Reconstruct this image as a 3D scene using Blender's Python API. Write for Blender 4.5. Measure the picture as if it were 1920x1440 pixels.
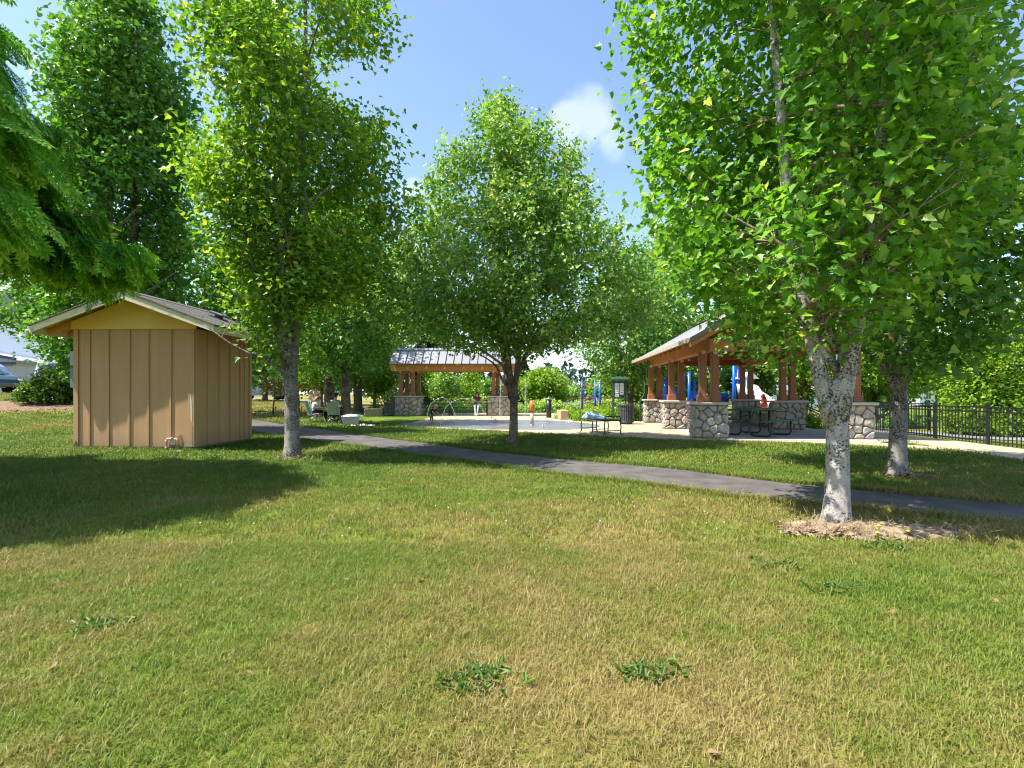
import bpy, bmesh, math, random
import numpy as np
from mathutils import Vector, Matrix, Quaternion, noise as mnoise

for o in list(bpy.data.objects):
    bpy.data.objects.remove(o, do_unlink=True)
SC = bpy.context.scene
COL = SC.collection
R = math.radians
rng = np.random.default_rng(7)
random.seed(7)

# ------------------------------------------------------------------ camera
CAM_H = 1.25
cd = bpy.data.cameras.new('camera')
cam = bpy.data.objects.new('camera', cd)
COL.objects.link(cam)
cam.location = (0, 0, CAM_H)
cam.rotation_euler = (R(90), 0, 0)
cd.sensor_width = 36
cd.lens = 950 / 1920 * 36
cd.shift_y = 18 / 1920
cd.clip_start = 0.05
cd.clip_end = 4000
SC.camera = cam

# ------------------------------------------------------------------ sky and sun
SUN = Vector((-0.50, -0.13, 0.86)).normalized()
SUN_EL = math.asin(SUN.z)
SUN_AZ = math.atan2(SUN.x, SUN.y)
w = bpy.data.worlds.new('World')
SC.world = w
w.use_nodes = True
nt = w.node_tree
nt.nodes.clear()
def wn(t, **k):
    n = nt.nodes.new(t)
    for a, b in k.items():
        setattr(n, a, b)
    return n
sky = wn('ShaderNodeTexSky', sky_type='NISHITA', sun_disc=False)
sky.sun_elevation = SUN_EL
sky.sun_rotation = SUN_AZ
sky.air_density = 1.0
sky.dust_density = 0.7
sky.ozone_density = 1.6
bg = wn('ShaderNodeBackground')
bg.inputs['Strength'].default_value = 0.116
out = wn('ShaderNodeOutputWorld')
# clouds: soft white banks near the horizon all round and one puffy cloud
tc = wn('ShaderNodeTexCoord')
sep = wn('ShaderNodeSeparateXYZ')
nt.links.new(tc.outputs['Generated'], sep.inputs[0])
mp = wn('ShaderNodeMapping')
mp.inputs['Scale'].default_value = (1.0, 1.0, 3.2)
nt.links.new(tc.outputs['Generated'], mp.inputs['Vector'])
ns = wn('ShaderNodeTexNoise')
ns.inputs['Scale'].default_value = 2.6
ns.inputs['Detail'].default_value = 6
ns.inputs['Roughness'].default_value = 0.55
nt.links.new(mp.outputs[0], ns.inputs['Vector'])
low = wn('ShaderNodeMapRange', interpolation_type='SMOOTHSTEP')
low.inputs['From Min'].default_value = 0.30
low.inputs['From Max'].default_value = -0.02
low.inputs['To Min'].default_value = 0.0
low.inputs['To Max'].default_value = 0.55
nt.links.new(sep.outputs['Z'], low.inputs['Value'])
add = wn('ShaderNodeMath', operation='ADD')
nt.links.new(ns.outputs['Fac'], add.inputs[0])
nt.links.new(low.outputs[0], add.inputs[1])
bank = wn('ShaderNodeMapRange', interpolation_type='SMOOTHSTEP')
bank.inputs['From Min'].default_value = 0.68
bank.inputs['From Max'].default_value = 1.02
bank.inputs['To Max'].default_value = 0.9
nt.links.new(add.outputs[0], bank.inputs['Value'])
# puffy cloud
def puff(dx, dz, rad):
    d = Vector((dx, 1.0, dz)).normalized()
    dist = wn('ShaderNodeVectorMath', operation='DISTANCE')
    dist.inputs[1].default_value = d
    nt.links.new(tc.outputs['Generated'], dist.inputs[0])
    n2 = wn('ShaderNodeTexNoise')
    n2.inputs['Scale'].default_value = 9
    n2.inputs['Detail'].default_value = 5
    n2.inputs['Roughness'].default_value = 0.5
    nt.links.new(tc.outputs['Generated'], n2.inputs['Vector'])
    m = wn('ShaderNodeMath', operation='MULTIPLY_ADD')
    m.inputs[1].default_value = 0.16
    m.inputs[2].default_value = -0.08
    nt.links.new(n2.outputs['Fac'], m.inputs[0])
    a = wn('ShaderNodeMath', operation='ADD')
    nt.links.new(dist.outputs['Value'], a.inputs[0])
    nt.links.new(m.outputs[0], a.inputs[1])
    r = wn('ShaderNodeMapRange', interpolation_type='SMOOTHSTEP')
    r.inputs['From Min'].default_value = rad
    r.inputs['From Max'].default_value = rad * 0.25
    r.inputs['To Max'].default_value = 0.38
    nt.links.new(a.outputs[0], r.inputs['Value'])
    return r
acc = bank
for (dx, dz, rad) in ((0.165, 0.525, 0.062), (0.185, 0.50, 0.048), (0.125, 0.525, 0.036), (-0.20, 0.405, 0.028)):
    p = puff(dx, dz, rad)
    mx = wn('ShaderNodeMath', operation='MAXIMUM')
    nt.links.new(acc.outputs[0], mx.inputs[0])
    nt.links.new(p.outputs[0], mx.inputs[1])
    acc = mx
mixc = wn('ShaderNodeMix', data_type='RGBA')
mixc.inputs['B'].default_value = (4.6, 4.8, 5.2, 1)
nt.links.new(acc.outputs[0], mixc.inputs['Factor'])
nt.links.new(sky.outputs[0], mixc.inputs['A'])
nt.links.new(mixc.outputs['Result'], bg.inputs['Color'])
nt.links.new(bg.outputs[0], out.inputs['Surface'])

sl = bpy.data.lights.new('sun', 'SUN')
sl.energy = 4.0
sl.angle = R(0.55)
sl.color = (1.0, 0.955, 0.88)
so = bpy.data.objects.new('sun', sl)
COL.objects.link(so)
so.rotation_euler = SUN.to_track_quat('Z', 'Y').to_euler()
so.location = (-20, 0, 40)

SC.view_settings.view_transform = 'Standard'
SC.view_settings.look = 'None'
SC.view_settings.exposure = 1.42
SC.view_settings.gamma = 1
SC.view_settings.use_curve_mapping = False
SC.render.engine = 'CYCLES'
SC.cycles.max_bounces = 8
SC.cycles.diffuse_bounces = 5
SC.cycles.glossy_bounces = 2
SC.cycles.transmission_bounces = 4
SC.cycles.transparent_max_bounces = 4
SC.cycles.use_denoising = True
SC.cycles.denoising_prefilter = 'ACCURATE'
SC.cycles.filter_width = 1.1
SC.cycles.sample_clamp_indirect = 6

# ------------------------------------------------------------------ materials
MATS = {}
def nodes_of(m):
    m.use_nodes = True
    t = m.node_tree
    b = t.nodes['Principled BSDF']
    return t, b

def mat(name, col, rough=0.6, var=0.15, scale=6.0, bump=0.0, bscale=None, metal=0.0, spec=0.4, stretch=(1, 1, 1), coords='Object', col2=None, lo=0.35, hi=0.65):
    """Principled with noise colour variation (mix col .. col2) and fine bump."""
    m = bpy.data.materials.new(name)
    t, b = nodes_of(m)
    L = t.links.new
    tcn = t.nodes.new('ShaderNodeTexCoord')
    mpn = t.nodes.new('ShaderNodeMapping')
    mpn.inputs['Scale'].default_value = stretch
    L(tcn.outputs[coords], mpn.inputs[0])
    n = t.nodes.new('ShaderNodeTexNoise')
    n.inputs['Scale'].default_value = scale
    n.inputs['Detail'].default_value = 5
    n.inputs['Roughness'].default_value = 0.6
    L(mpn.outputs[0], n.inputs['Vector'])
    mr = t.nodes.new('ShaderNodeMapRange')
    mr.inputs['From Min'].default_value = lo
    mr.inputs['From Max'].default_value = hi
    L(n.outputs['Fac'], mr.inputs['Value'])
    mx = t.nodes.new('ShaderNodeMix')
    mx.data_type = 'RGBA'
    if col2 is None:
        a = tuple(max(0, c * (1 - var)) for c in col)
        c2 = tuple(min(1, c * (1 + var)) for c in col)
    else:
        a, c2 = col, col2
    mx.inputs['A'].default_value = (*a, 1)
    mx.inputs['B'].default_value = (*c2, 1)
    L(mr.outputs[0], mx.inputs['Factor'])
    L(mx.outputs['Result'], b.inputs['Base Color'])
    b.inputs['Roughness'].default_value = rough
    b.inputs['Metallic'].default_value = metal
    b.inputs['Specular IOR Level'].default_value = spec
    if bump > 0:
        n2 = t.nodes.new('ShaderNodeTexNoise')
        n2.inputs['Scale'].default_value = bscale or scale * 5
        n2.inputs['Detail'].default_value = 4
        L(mpn.outputs[0], n2.inputs['Vector'])
        bp = t.nodes.new('ShaderNodeBump')
        bp.inputs['Strength'].default_value = bump
        bp.inputs['Distance'].default_value = 0.02
        L(n2.outputs['Fac'], bp.inputs['Height'])
        L(bp.outputs[0], b.inputs['Normal'])
    MATS[name] = m
    return m

def ramp(t, fac, stops):
    r = t.nodes.new('ShaderNodeValToRGB')
    e = r.color_ramp.elements
    e[0].position, e[0].color = stops[0][0], (*stops[0][1], 1)
    e[1].position, e[1].color = stops[-1][0], (*stops[-1][1], 1)
    for p, c in stops[1:-1]:
        x = e.new(p)
        x.color = (*c, 1)
    t.links.new(fac, r.inputs[0])
    return r.outputs[0]

def leaf_mat(name, stops, trans=0.42, rough=0.42, spec=0.35, tcol=(1.25, 1.35, 0.45)):
    """leaf: tint attribute per leaf picks the hue; thin leaf lets light through."""
    m = bpy.data.materials.new(name)
    t, b = nodes_of(m)
    L = t.links.new
    at = t.nodes.new('ShaderNodeAttribute')
    at.attribute_name = 'tint'
    c = ramp(t, at.outputs['Fac'], stops)
    L(c, b.inputs['Base Color'])
    b.inputs['Roughness'].default_value = rough
    b.inputs['Specular IOR Level'].default_value = spec
    tr = t.nodes.new('ShaderNodeBsdfTranslucent')
    mu = t.nodes.new('ShaderNodeMix')
    mu.data_type = 'RGBA'
    mu.blend_type = 'MULTIPLY'
    mu.inputs['Factor'].default_value = 1
    mu.inputs['B'].default_value = (*tcol, 1)
    L(c, mu.inputs['A'])
    L(mu.outputs['Result'], tr.inputs['Color'])
    ms = t.nodes.new('ShaderNodeMixShader')
    ms.inputs[0].default_value = trans
    L(b.outputs[0], ms.inputs[1])
    L(tr.outputs[0], ms.inputs[2])
    L(ms.outputs[0], t.nodes['Material Output'].inputs['Surface'])
    MATS[name] = m
    return m

def bark_mat(name, pale, dark, mid, spots=0.55, scale=9, patch=0.5, bump=0.5):
    m = bpy.data.materials.new(name)
    t, b = nodes_of(m)
    L = t.links.new
    tcn = t.nodes.new('ShaderNodeTexCoord')
    mpn = t.nodes.new('ShaderNodeMapping')
    mpn.inputs['Scale'].default_value = (1, 1, 0.62)
    L(tcn.outputs['Object'], mpn.inputs[0])
    def nz_(s_, d_, r_, st=(1, 1, 1)):
        m_ = t.nodes.new('ShaderNodeMapping')
        m_.inputs['Scale'].default_value = st
        L(tcn.outputs['Object'], m_.inputs[0])
        n_ = t.nodes.new('ShaderNodeTexNoise')
        n_.inputs['Scale'].default_value = s_
        n_.inputs['Detail'].default_value = d_
        n_.inputs['Roughness'].default_value = r_
        L(m_.outputs[0], n_.inputs['Vector'])
        return n_.outputs['Fac']
    def ma_(op, x_, y_, z_=None):
        n_ = t.nodes.new('ShaderNodeMath')
        n_.operation = op
        for i_, q_ in enumerate((x_, y_, z_)):
            if q_ is None: continue
            if isinstance(q_, (int, float)): n_.inputs[i_].default_value = q_
            else: L(q_, n_.inputs[i_])
        return n_.outputs[0]
    # plates of pale bark, darker mottling, small black lenticels and lichen specks, rougher at the foot
    base_ = ramp(t, nz_(scale, 6, 0.7, (1, 1, 0.8)), [(0.36, mid), (0.50, pale), (0.68, tuple(min(1, x * 1.18) for x in pale))])
    sp_ = ma_('MULTIPLY_ADD', nz_(3.1, 3, 0.6), 0.55, nz_(scale * 5.2, 4, 0.65, (1, 1, 1.25)))
    spk = ramp(t, sp_, [(0.85 - spots * 0.1, (0, 0, 0)), (0.91 - spots * 0.1, (1, 1, 1))])
    pl_ = ma_('MULTIPLY_ADD', nz_(2.0, 2, 0.5), 0.6, nz_(scale * 2.0, 7, 0.75, (1, 1, 0.7)))
    plk = ramp(t, pl_, [(0.86, (0, 0, 0)), (0.95, (1, 1, 1))])
    m1_ = t.nodes.new('ShaderNodeMix'); m1_.data_type = 'RGBA'
    L(plk, m1_.inputs['Factor']); L(base_, m1_.inputs['A']); m1_.inputs['B'].default_value = (*tuple(0.5 * (x + y) for x, y in zip(mid, dark)), 1)
    m2_ = t.nodes.new('ShaderNodeMix'); m2_.data_type = 'RGBA'
    L(spk, m2_.inputs['Factor']); L(m1_.outputs['Result'], m2_.inputs['A']); m2_.inputs['B'].default_value = (*dark, 1)
    L(m2_.outputs['Result'], b.inputs['Base Color'])
    b.inputs['Roughness'].default_value = 0.85
    b.inputs['Specular IOR Level'].default_value = 0.2
    mp2 = t.nodes.new('ShaderNodeMapping')
    mp2.inputs['Scale'].default_value = (1, 1, 0.25)
    L(tcn.outputs['Object'], mp2.inputs[0])
    n3 = t.nodes.new('ShaderNodeTexNoise')
    n3.inputs['Scale'].default_value = scale * 3
    n3.inputs['Detail'].default_value = 6
    L(mp2.outputs[0], n3.inputs['Vector'])
    bp = t.nodes.new('ShaderNodeBump')
    bp.inputs['Strength'].default_value = bump
    bp.inputs['Distance'].default_value = 0.02
    L(n3.outputs['Fac'], bp.inputs['Height'])
    L(bp.outputs[0], b.inputs['Normal'])
    MATS[name] = m
    return m

def wood_mat(name, c1, c2, rough=0.55, axis_scale=(12, 12, 1.2)):
    return mat(name, c1, rough=rough, col2=c2, scale=3.0, stretch=axis_scale, bump=0.15, bscale=9, lo=0.3, hi=0.7, spec=0.35)

def lawn_nodes(t, blade):
    """lawn colour from the place on the ground: lush, ordinary and dry patches."""
    L = t.links.new
    ge = t.nodes.new('ShaderNodeNewGeometry')
    mpz = t.nodes.new('ShaderNodeMapping')
    mpz.inputs['Scale'].default_value = (1, 1, 0)
    L(ge.outputs['Position'], mpz.inputs[0])
    def nz(scale, detail=4, off=0.0, rough=0.6):
        n = t.nodes.new('ShaderNodeTexNoise')
        n.inputs['Scale'].default_value = scale
        n.inputs['Detail'].default_value = detail
        n.inputs['Roughness'].default_value = rough
        v = t.nodes.new('ShaderNodeVectorMath')
        v.operation = 'ADD'
        v.inputs[1].default_value = (off, off * 1.7, 0)
        L(mpz.outputs[0], v.inputs[0])
        L(v.outputs[0], n.inputs['Vector'])
        return n.outputs['Fac']
    sp = t.nodes.new('ShaderNodeSeparateXYZ')
    L(ge.outputs['Position'], sp.inputs[0])
    def math_(op, a, b, c=None):
        n = t.nodes.new('ShaderNodeMath')
        n.operation = op
        for i, x in enumerate((a, b, c)):
            if x is None:
                continue
            if isinstance(x, (int, float)):
                n.inputs[i].default_value = x
            else:
                L(x, n.inputs[i])
        return n.outputs[0]
    def mrange(v, a, b, c, d):
        n = t.nodes.new('ShaderNodeMapRange')
        n.interpolation_type = 'SMOOTHSTEP'
        for k, x in zip(('From Min', 'From Max', 'To Min', 'To Max'), (a, b, c, d)):
            n.inputs[k].default_value = x
        L(v, n.inputs['Value'])
        return n.outputs[0]
    dry = math_('ADD', math_('MULTIPLY_ADD', nz(0.42, 3, 3.1), 1.05, -0.075), math_('MULTIPLY', nz(1.7, 4, 9.4, 0.7), 0.55))
    dry = math_('ADD', dry, math_('MULTIPLY', nz(9.0, 3, 1.4, 0.7), 0.45))
    # the near lawn, farther from the path, gets less water; towards the right too
    far = mrange(sp.outputs['Y'], 4.5, 9.5, 0.0, -0.23)
    rt = mrange(sp.outputs['X'], -3.0, 2.0, -0.05, 0.035)
    dry = math_('ADD', math_('ADD', dry, far), rt)
    # the lawn by the road on the left is dry
    bl = mrange(sp.outputs['Y'], 17, 26, 0.0, 0.22)
    lx = mrange(sp.outputs['X'], -7, -10, 0.0, 1.0)
    dry = math_('MULTIPLY_ADD', bl, lx, dry)
    lx2 = mrange(sp.outputs['X'], -9, -11, 0.0, 0.16)
    ly2 = mrange(sp.outputs['Y'], 11.5, 13.5, 0.0, 1.0)
    dry = math_('MULTIPLY_ADD', lx2, ly2, dry)
    if blade:
        at = t.nodes.new('ShaderNodeAttribute')
        at.attribute_name = 'tint'
        dry = math_('MULTIPLY_ADD', at.outputs['Fac'], 0.26, math_('ADD', dry, -0.13))
    stops = [(0.64, (0.112, 0.190, 0.024)), (0.79, (0.180, 0.245, 0.033)), (0.92, (0.215, 0.240, 0.045)), (1.03, (0.280, 0.250, 0.068)), (1.18, (0.37, 0.295, 0.11))]
    half = [((p - 0.4), c) for p, c in stops]
    return ramp(t, math_('SUBTRACT', dry, 0.4), half), nz

def lawn_mat():
    m = bpy.data.materials.new('lawn')
    t, b = nodes_of(m)
    c, nz = lawn_nodes(t, False)
    mu = t.nodes.new('ShaderNodeMix')
    mu.data_type = 'RGBA'
    mu.blend_type = 'MULTIPLY'
    mu.inputs['Factor'].default_value = 1
    c2 = ramp(t, nz(38, 6, 5.5, 0.8), [(0.3, (0.42, 0.40, 0.36)), (0.68, (1.1, 1.1, 1.0))])
    t.links.new(c, mu.inputs['A'])
    t.links.new(c2, mu.inputs['B'])
    t.links.new(mu.outputs['Result'], b.inputs['Base Color'])
    b.inputs['Roughness'].default_value = 0.9
    b.inputs['Specular IOR Level'].default_value = 0.1
    bp = t.nodes.new('ShaderNodeBump')
    bp.inputs['Strength'].default_value = 0.7
    bp.inputs['Distance'].default_value = 0.03
    t.links.new(nz(60, 4, 2.2, 0.8), bp.inputs['Height'])
    t.links.new(bp.outputs[0], b.inputs['Normal'])
    MATS['lawn'] = m
    m = bpy.data.materials.new('grass_blade')
    t, b = nodes_of(m)
    c, nz = lawn_nodes(t, True)
    t.links.new(c, b.inputs['Base Color'])
    b.inputs['Roughness'].default_value = 0.5
    b.inputs['Specular IOR Level'].default_value = 0.25
    tr = t.nodes.new('ShaderNodeBsdfTranslucent')
    t.links.new(c, tr.inputs['Color'])
    ms = t.nodes.new('ShaderNodeMixShader')
    ms.inputs[0].default_value = 0.35
    t.links.new(b.outputs[0], ms.inputs[1])
    t.links.new(tr.outputs[0], ms.inputs[2])
    t.links.new(ms.outputs[0], t.nodes['Material Output'].inputs['Surface'])
    MATS['grass_blade'] = m
lawn_mat()

mat('asphalt', (0.115, 0.103, 0.096), 0.9, 0.26, 2.2, bump=0.5, bscale=160, coords='Object', spec=0.2)
mat('road_asphalt', (0.20, 0.20, 0.21), 0.9, 0.1, 0.6, spec=0.2)
mat('concrete', (0.42, 0.345, 0.225), 0.85, 0.10, 0.9, bump=0.2, bscale=60, spec=0.25)
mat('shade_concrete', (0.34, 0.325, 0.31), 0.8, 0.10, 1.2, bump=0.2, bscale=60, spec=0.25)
mat('wet_concrete', (0.15, 0.14, 0.13), 0.34, 0.25, 0.8, bump=0.10, bscale=5, spec=0.6)
mat('joint', (0.08, 0.07, 0.06), 0.9, 0.1)
mat('mulch', (0.13, 0.07, 0.038), 0.95, col2=(0.27, 0.17, 0.10), scale=14, bump=1.0, bscale=60)
mat('bare_soil', (0.19, 0.135, 0.085), 0.95, col2=(0.38, 0.30, 0.20), scale=9, bump=0.8, bscale=50)
mat('siding', (0.485, 0.295, 0.148), 0.72, 0.055, 1.1, bump=0.16, bscale=14, stretch=(6, 6, 0.6), spec=0.3)
def splash_dirt(name, z0, z1):
    m = MATS[name]
    t = m.node_tree
    b = t.nodes['Principled BSDF']
    L = t.links.new
    src = b.inputs['Base Color'].links[0].from_socket
    ge = t.nodes.new('ShaderNodeNewGeometry')
    sp = t.nodes.new('ShaderNodeSeparateXYZ')
    L(ge.outputs['Position'], sp.inputs[0])
    n = t.nodes.new('ShaderNodeTexNoise')
    n.inputs['Scale'].default_value = 7
    n.inputs['Detail'].default_value = 8
    n.inputs['Roughness'].default_value = 0.75
    L(ge.outputs['Position'], n.inputs['Vector'])
    a = t.nodes.new('ShaderNodeMath'); a.operation = 'MULTIPLY_ADD'
    L(n.outputs['Fac'], a.inputs[0]); a.inputs[1].default_value = 0.55; L(sp.outputs['Z'], a.inputs[2])
    r = t.nodes.new('ShaderNodeMapRange')
    r.inputs['From Min'].default_value = z1; r.inputs['From Max'].default_value = z0
    r.inputs['To Max'].default_value = 0.65
    L(a.outputs[0], r.inputs['Value'])
    x = t.nodes.new('ShaderNodeMix'); x.data_type = 'RGBA'
    L(r.outputs[0], x.inputs['Factor']); L(src, x.inputs['A']); x.inputs['B'].default_value = (0.30, 0.215, 0.135, 1)
    L(x.outputs['Result'], b.inputs['Base Color'])
splash_dirt('siding', 0.42, 0.75)
mat('siding_dark', (0.30, 0.19, 0.085), 0.75, 0.05, 1.5, bump=0.1, spec=0.3)
mat('gable_paint', (0.74, 0.475, 0.125), 0.65, 0.06, 1.5, bump=0.08, spec=0.3)
mat('soffit_wood', (0.55, 0.27, 0.075), 0.65, 0.1, 3)
mat('cream_trim', (0.74, 0.68, 0.50), 0.65, col2=(0.42, 0.37, 0.26), scale=4.5, stretch=(1, 1, 2.5), lo=0.52, hi=0.72, bump=0.1)
mat('shingle', (0.16, 0.145, 0.135), 0.95, 0.3, 22, bump=0.4, bscale=120, spec=0.2)
mat('roof_edge', (0.07, 0.065, 0.06), 0.7, 0.1)
mat('peeled_paint', (0.60, 0.57, 0.50), 0.7, 0.1, 20)
mat('rust_pipe', (0.42, 0.27, 0.17), 0.6, col2=(0.62, 0.52, 0.42), scale=18)
mat('grey_paint', (0.16, 0.18, 0.20), 0.5, 0.08)
mat('dark_metal', (0.018, 0.019, 0.022), 0.38, 0.1, spec=0.5)
mat('black_fence', (0.016, 0.017, 0.020), 0.35, 0.1, spec=0.5)
mat('bin_metal', (0.055, 0.062, 0.07), 0.4, 0.1, spec=0.5)
mat('steel', (0.45, 0.46, 0.48), 0.35, 0.05, metal=0.9)
mat('roof_metal', (0.27, 0.275, 0.285), 0.45, 0.05, 0.8, metal=0.25, spec=0.5)
mat('roof_grey', (0.30, 0.31, 0.325), 0.75, 0.10, 9, bump=0.15, bscale=60)
mat('gutter', (0.45, 0.38, 0.29), 0.5, 0.05)
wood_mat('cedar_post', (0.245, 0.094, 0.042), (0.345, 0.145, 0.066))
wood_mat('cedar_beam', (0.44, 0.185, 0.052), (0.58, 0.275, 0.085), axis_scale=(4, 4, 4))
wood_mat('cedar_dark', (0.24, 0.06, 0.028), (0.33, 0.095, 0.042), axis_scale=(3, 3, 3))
mat('bolt_metal', (0.60, 0.54, 0.44), 0.5, 0.05)
mat('stone_warm', (0.47, 0.39, 0.285), 0.85, col2=(0.30, 0.25, 0.195), scale=4, bump=0.6, bscale=16)
mat('stone_grey', (0.44, 0.415, 0.37), 0.85, col2=(0.27, 0.25, 0.225), scale=4, bump=0.6, bscale=16)
mat('stone_pale', (0.48, 0.43, 0.345), 0.85, col2=(0.33, 0.29, 0.235), scale=4, bump=0.6, bscale=16)
mat('mortar', (0.19, 0.168, 0.138), 0.95, 0.12, 20, bump=0.4)
mat('cap_stone', (0.47, 0.42, 0.35), 0.8, 0.1, 6, bump=0.25, bscale=40)
mat('table_green', (0.012, 0.125, 0.060), 0.4, 0.08, spec=0.5)
mat('table_frame', (0.012, 0.045, 0.028), 0.4, 0.08, spec=0.5)
mat('kiosk_green', (0.030, 0.075, 0.055), 0.5, 0.08)
mat('paper', (0.75, 0.76, 0.74), 0.5, 0.05)
mat('paper_print', (0.25, 0.30, 0.33), 0.6, 0.15, 30)
mat('play_blue', (0.012, 0.125, 0.58), 0.35, 0.08, spec=0.5)
mat('play_navy', (0.025, 0.035, 0.26), 0.35, 0.08, spec=0.5)
mat('play_pink', (0.40, 0.085, 0.13), 0.4, 0.08)
mat('play_purple', (0.20, 0.04, 0.22), 0.4, 0.08)
mat('play_red', (0.50, 0.07, 0.03), 0.4, 0.08)
mat('slide_white', (0.78, 0.78, 0.80), 0.3, 0.03, spec=0.5)
mat('orange_paint', (0.72, 0.15, 0.045), 0.4, 0.1)
mat('spray_cream', (0.62, 0.42, 0.30), 0.4, 0.1)
mat('house_white', (0.70, 0.72, 0.76), 0.7, 0.03, 2)
mat('house_trim', (0.025, 0.027, 0.032), 0.6, 0.05)
mat('house_roof', (0.16, 0.165, 0.18), 0.9, 0.15, 12)
mat('window_glass', (0.03, 0.04, 0.05), 0.06, 0.05, spec=0.9)
mat('garage_door', (0.34, 0.36, 0.40), 0.6, 0.05)
mat('car_teal', (0.035, 0.075, 0.085), 0.25, 0.03, metal=0.3, spec=0.7)
mat('car_silver', (0.34, 0.44, 0.56), 0.25, 0.03, metal=0.3, spec=0.7)
mat('car_white', (0.62, 0.64, 0.66), 0.3, 0.03, spec=0.6)
mat('rubber', (0.015, 0.015, 0.016), 0.8, 0.1)
mat('chrome', (0.5, 0.5, 0.5), 0.25, 0.02, metal=1)
mat('lamp_red', (0.45, 0.02, 0.02), 0.2, 0.02)
mat('skin', (0.56, 0.33, 0.235), 0.5, 0.05)
mat('hair_brown', (0.11, 0.045, 0.022), 0.5, 0.2, 30)
mat('hair_black', (0.014, 0.011, 0.010), 0.45, 0.2, 30)
mat('hair_red', (0.17, 0.055, 0.022), 0.5, 0.2, 30)
mat('hair_blond', (0.55, 0.36, 0.17), 0.5, 0.2, 30)
mat('cloth_cream', (0.68, 0.56, 0.42), 0.85, 0.06)
mat('cloth_pale', (0.70, 0.66, 0.60), 0.85, 0.06)
mat('cloth_maroon', (0.13, 0.03, 0.035), 0.85, 0.1)
mat('cloth_rust', (0.22, 0.055, 0.03), 0.85, 0.1)
mat('cloth_black', (0.016, 0.016, 0.018), 0.85, 0.1)
mat('cloth_pink', (0.66, 0.085, 0.25), 0.8, 0.1)
mat('cloth_sage', (0.24, 0.28, 0.20), 0.85, 0.08)
mat('cloth_khaki', (0.30, 0.20, 0.12), 0.85, 0.08)
mat('denim_pale', (0.46, 0.53, 0.63), 0.85, 0.1, 14)
mat('shoe_red', (0.62, 0.08, 0.05), 0.5, 0.05)
mat('shoe_pale', (0.6, 0.56, 0.5), 0.6, 0.05)
mat('chair_teal', (0.02, 0.10, 0.105), 0.8, 0.1)
mat('chair_grey', (0.34, 0.38, 0.42), 0.8, 0.1)
mat('chair_stripe', (0.45, 0.20, 0.30), 0.8, col2=(0.62, 0.58, 0.60), scale=9, stretch=(1, 1, 4))
mat('towel_white', (0.72, 0.74, 0.78), 0.9, 0.05)
mat('towel_yellow', (0.66, 0.60, 0.16), 0.9, 0.08)
mat('towel_blue', (0.16, 0.27, 0.42), 0.9, col2=(0.42, 0.54, 0.66), scale=12)
mat('block_tan', (0.40, 0.31, 0.185), 0.9, 0.12, 8, bump=0.4, bscale=40)
mat('cone_brown', (0.16, 0.052, 0.022), 0.8, 0.3, 30)
mat('straw', (0.36, 0.265, 0.14), 0.8, 0.3, 30)
mat('dandelion', (0.80, 0.60, 0.02), 0.6, 0.05)
mat('dead_leaf', (0.20, 0.11, 0.05), 0.85, col2=(0.42, 0.29, 0.14), scale=6)
mat('clover_white', (0.75, 0.73, 0.66), 0.7, 0.05)
mat('timber_old', (0.36, 0.24, 0.14), 0.85, 0.2, 5, stretch=(4, 4, 1), bump=0.3)

def water_mat():
    m = bpy.data.materials.new('water')
    t, b = nodes_of(m)
    b.inputs['Base Color'].default_value = (0.92, 0.95, 0.98, 1)
    b.inputs['Roughness'].default_value = 0.12
    b.inputs['IOR'].default_value = 1.33
    b.inputs['Transmission Weight'].default_value = 0.55
    b.inputs['Specular IOR Level'].default_value = 0.8
    MATS['water'] = m
water_mat()

G1 = [(0.0, (0.040, 0.100, 0.012)), (0.5, (0.085, 0.180, 0.020)), (0.85, (0.155, 0.250, 0.030)), (1.0, (0.25, 0.31, 0.055))]
leaf_mat('leaf_near', [(0.0, (0.090, 0.223, 0.024)), (0.55, (0.169, 0.358, 0.040)), (0.9, (0.299, 0.483, 0.063)), (1.0, (0.580, 0.643, 0.215))], trans=0.5)
leaf_mat('leaf_left', [(0.0, (0.089, 0.203, 0.021)), (0.5, (0.188, 0.335, 0.032)), (0.85, (0.356, 0.493, 0.049)), (1.0, (0.592, 0.635, 0.088))], trans=0.45)
leaf_mat('leaf_mid', [(0.0, (0.100, 0.224, 0.045)), (0.5, (0.221, 0.382, 0.075)), (0.85, (0.414, 0.549, 0.124)), (1.0, (0.704, 0.739, 0.224))], trans=0.36, spec=0.5, rough=0.36)
leaf_mat('leaf_deep', [(0.0, (0.063, 0.166, 0.029)), (0.5, (0.133, 0.297, 0.047)), (0.9, (0.266, 0.440, 0.072)), (1.0, (0.452, 0.570, 0.119))], trans=0.36)
leaf_mat('leaf_bright', [(0.0, (0.116, 0.234, 0.020)), (0.5, (0.216, 0.358, 0.030)), (0.9, (0.339, 0.454, 0.048)), (1.0, (0.493, 0.550, 0.083))], trans=0.42)
leaf_mat('leaf_conifer', [(0.0, (0.017, 0.048, 0.026)), (0.6, (0.036, 0.084, 0.046)), (1.0, (0.078, 0.132, 0.072))], trans=0.15)
leaf_mat('leaf_cedar', [(0.0, (0.034, 0.148, 0.014)), (0.5, (0.089, 0.284, 0.020)), (0.85, (0.193, 0.440, 0.032)), (1.0, (0.463, 0.670, 0.104))], trans=0.30, rough=0.75, spec=0.12)
leaf_mat('leaf_shrub', [(0.0, (0.036, 0.090, 0.017)), (0.55, (0.084, 0.168, 0.026)), (0.9, (0.264, 0.360, 0.048)), (1.0, (0.480, 0.396, 0.072))], trans=0.35)
leaf_mat('leaf_orange', [(0.0, (0.120, 0.140, 0.030)), (0.5, (0.450, 0.220, 0.050)), (1.0, (0.620, 0.360, 0.100))], trans=0.4)
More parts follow.
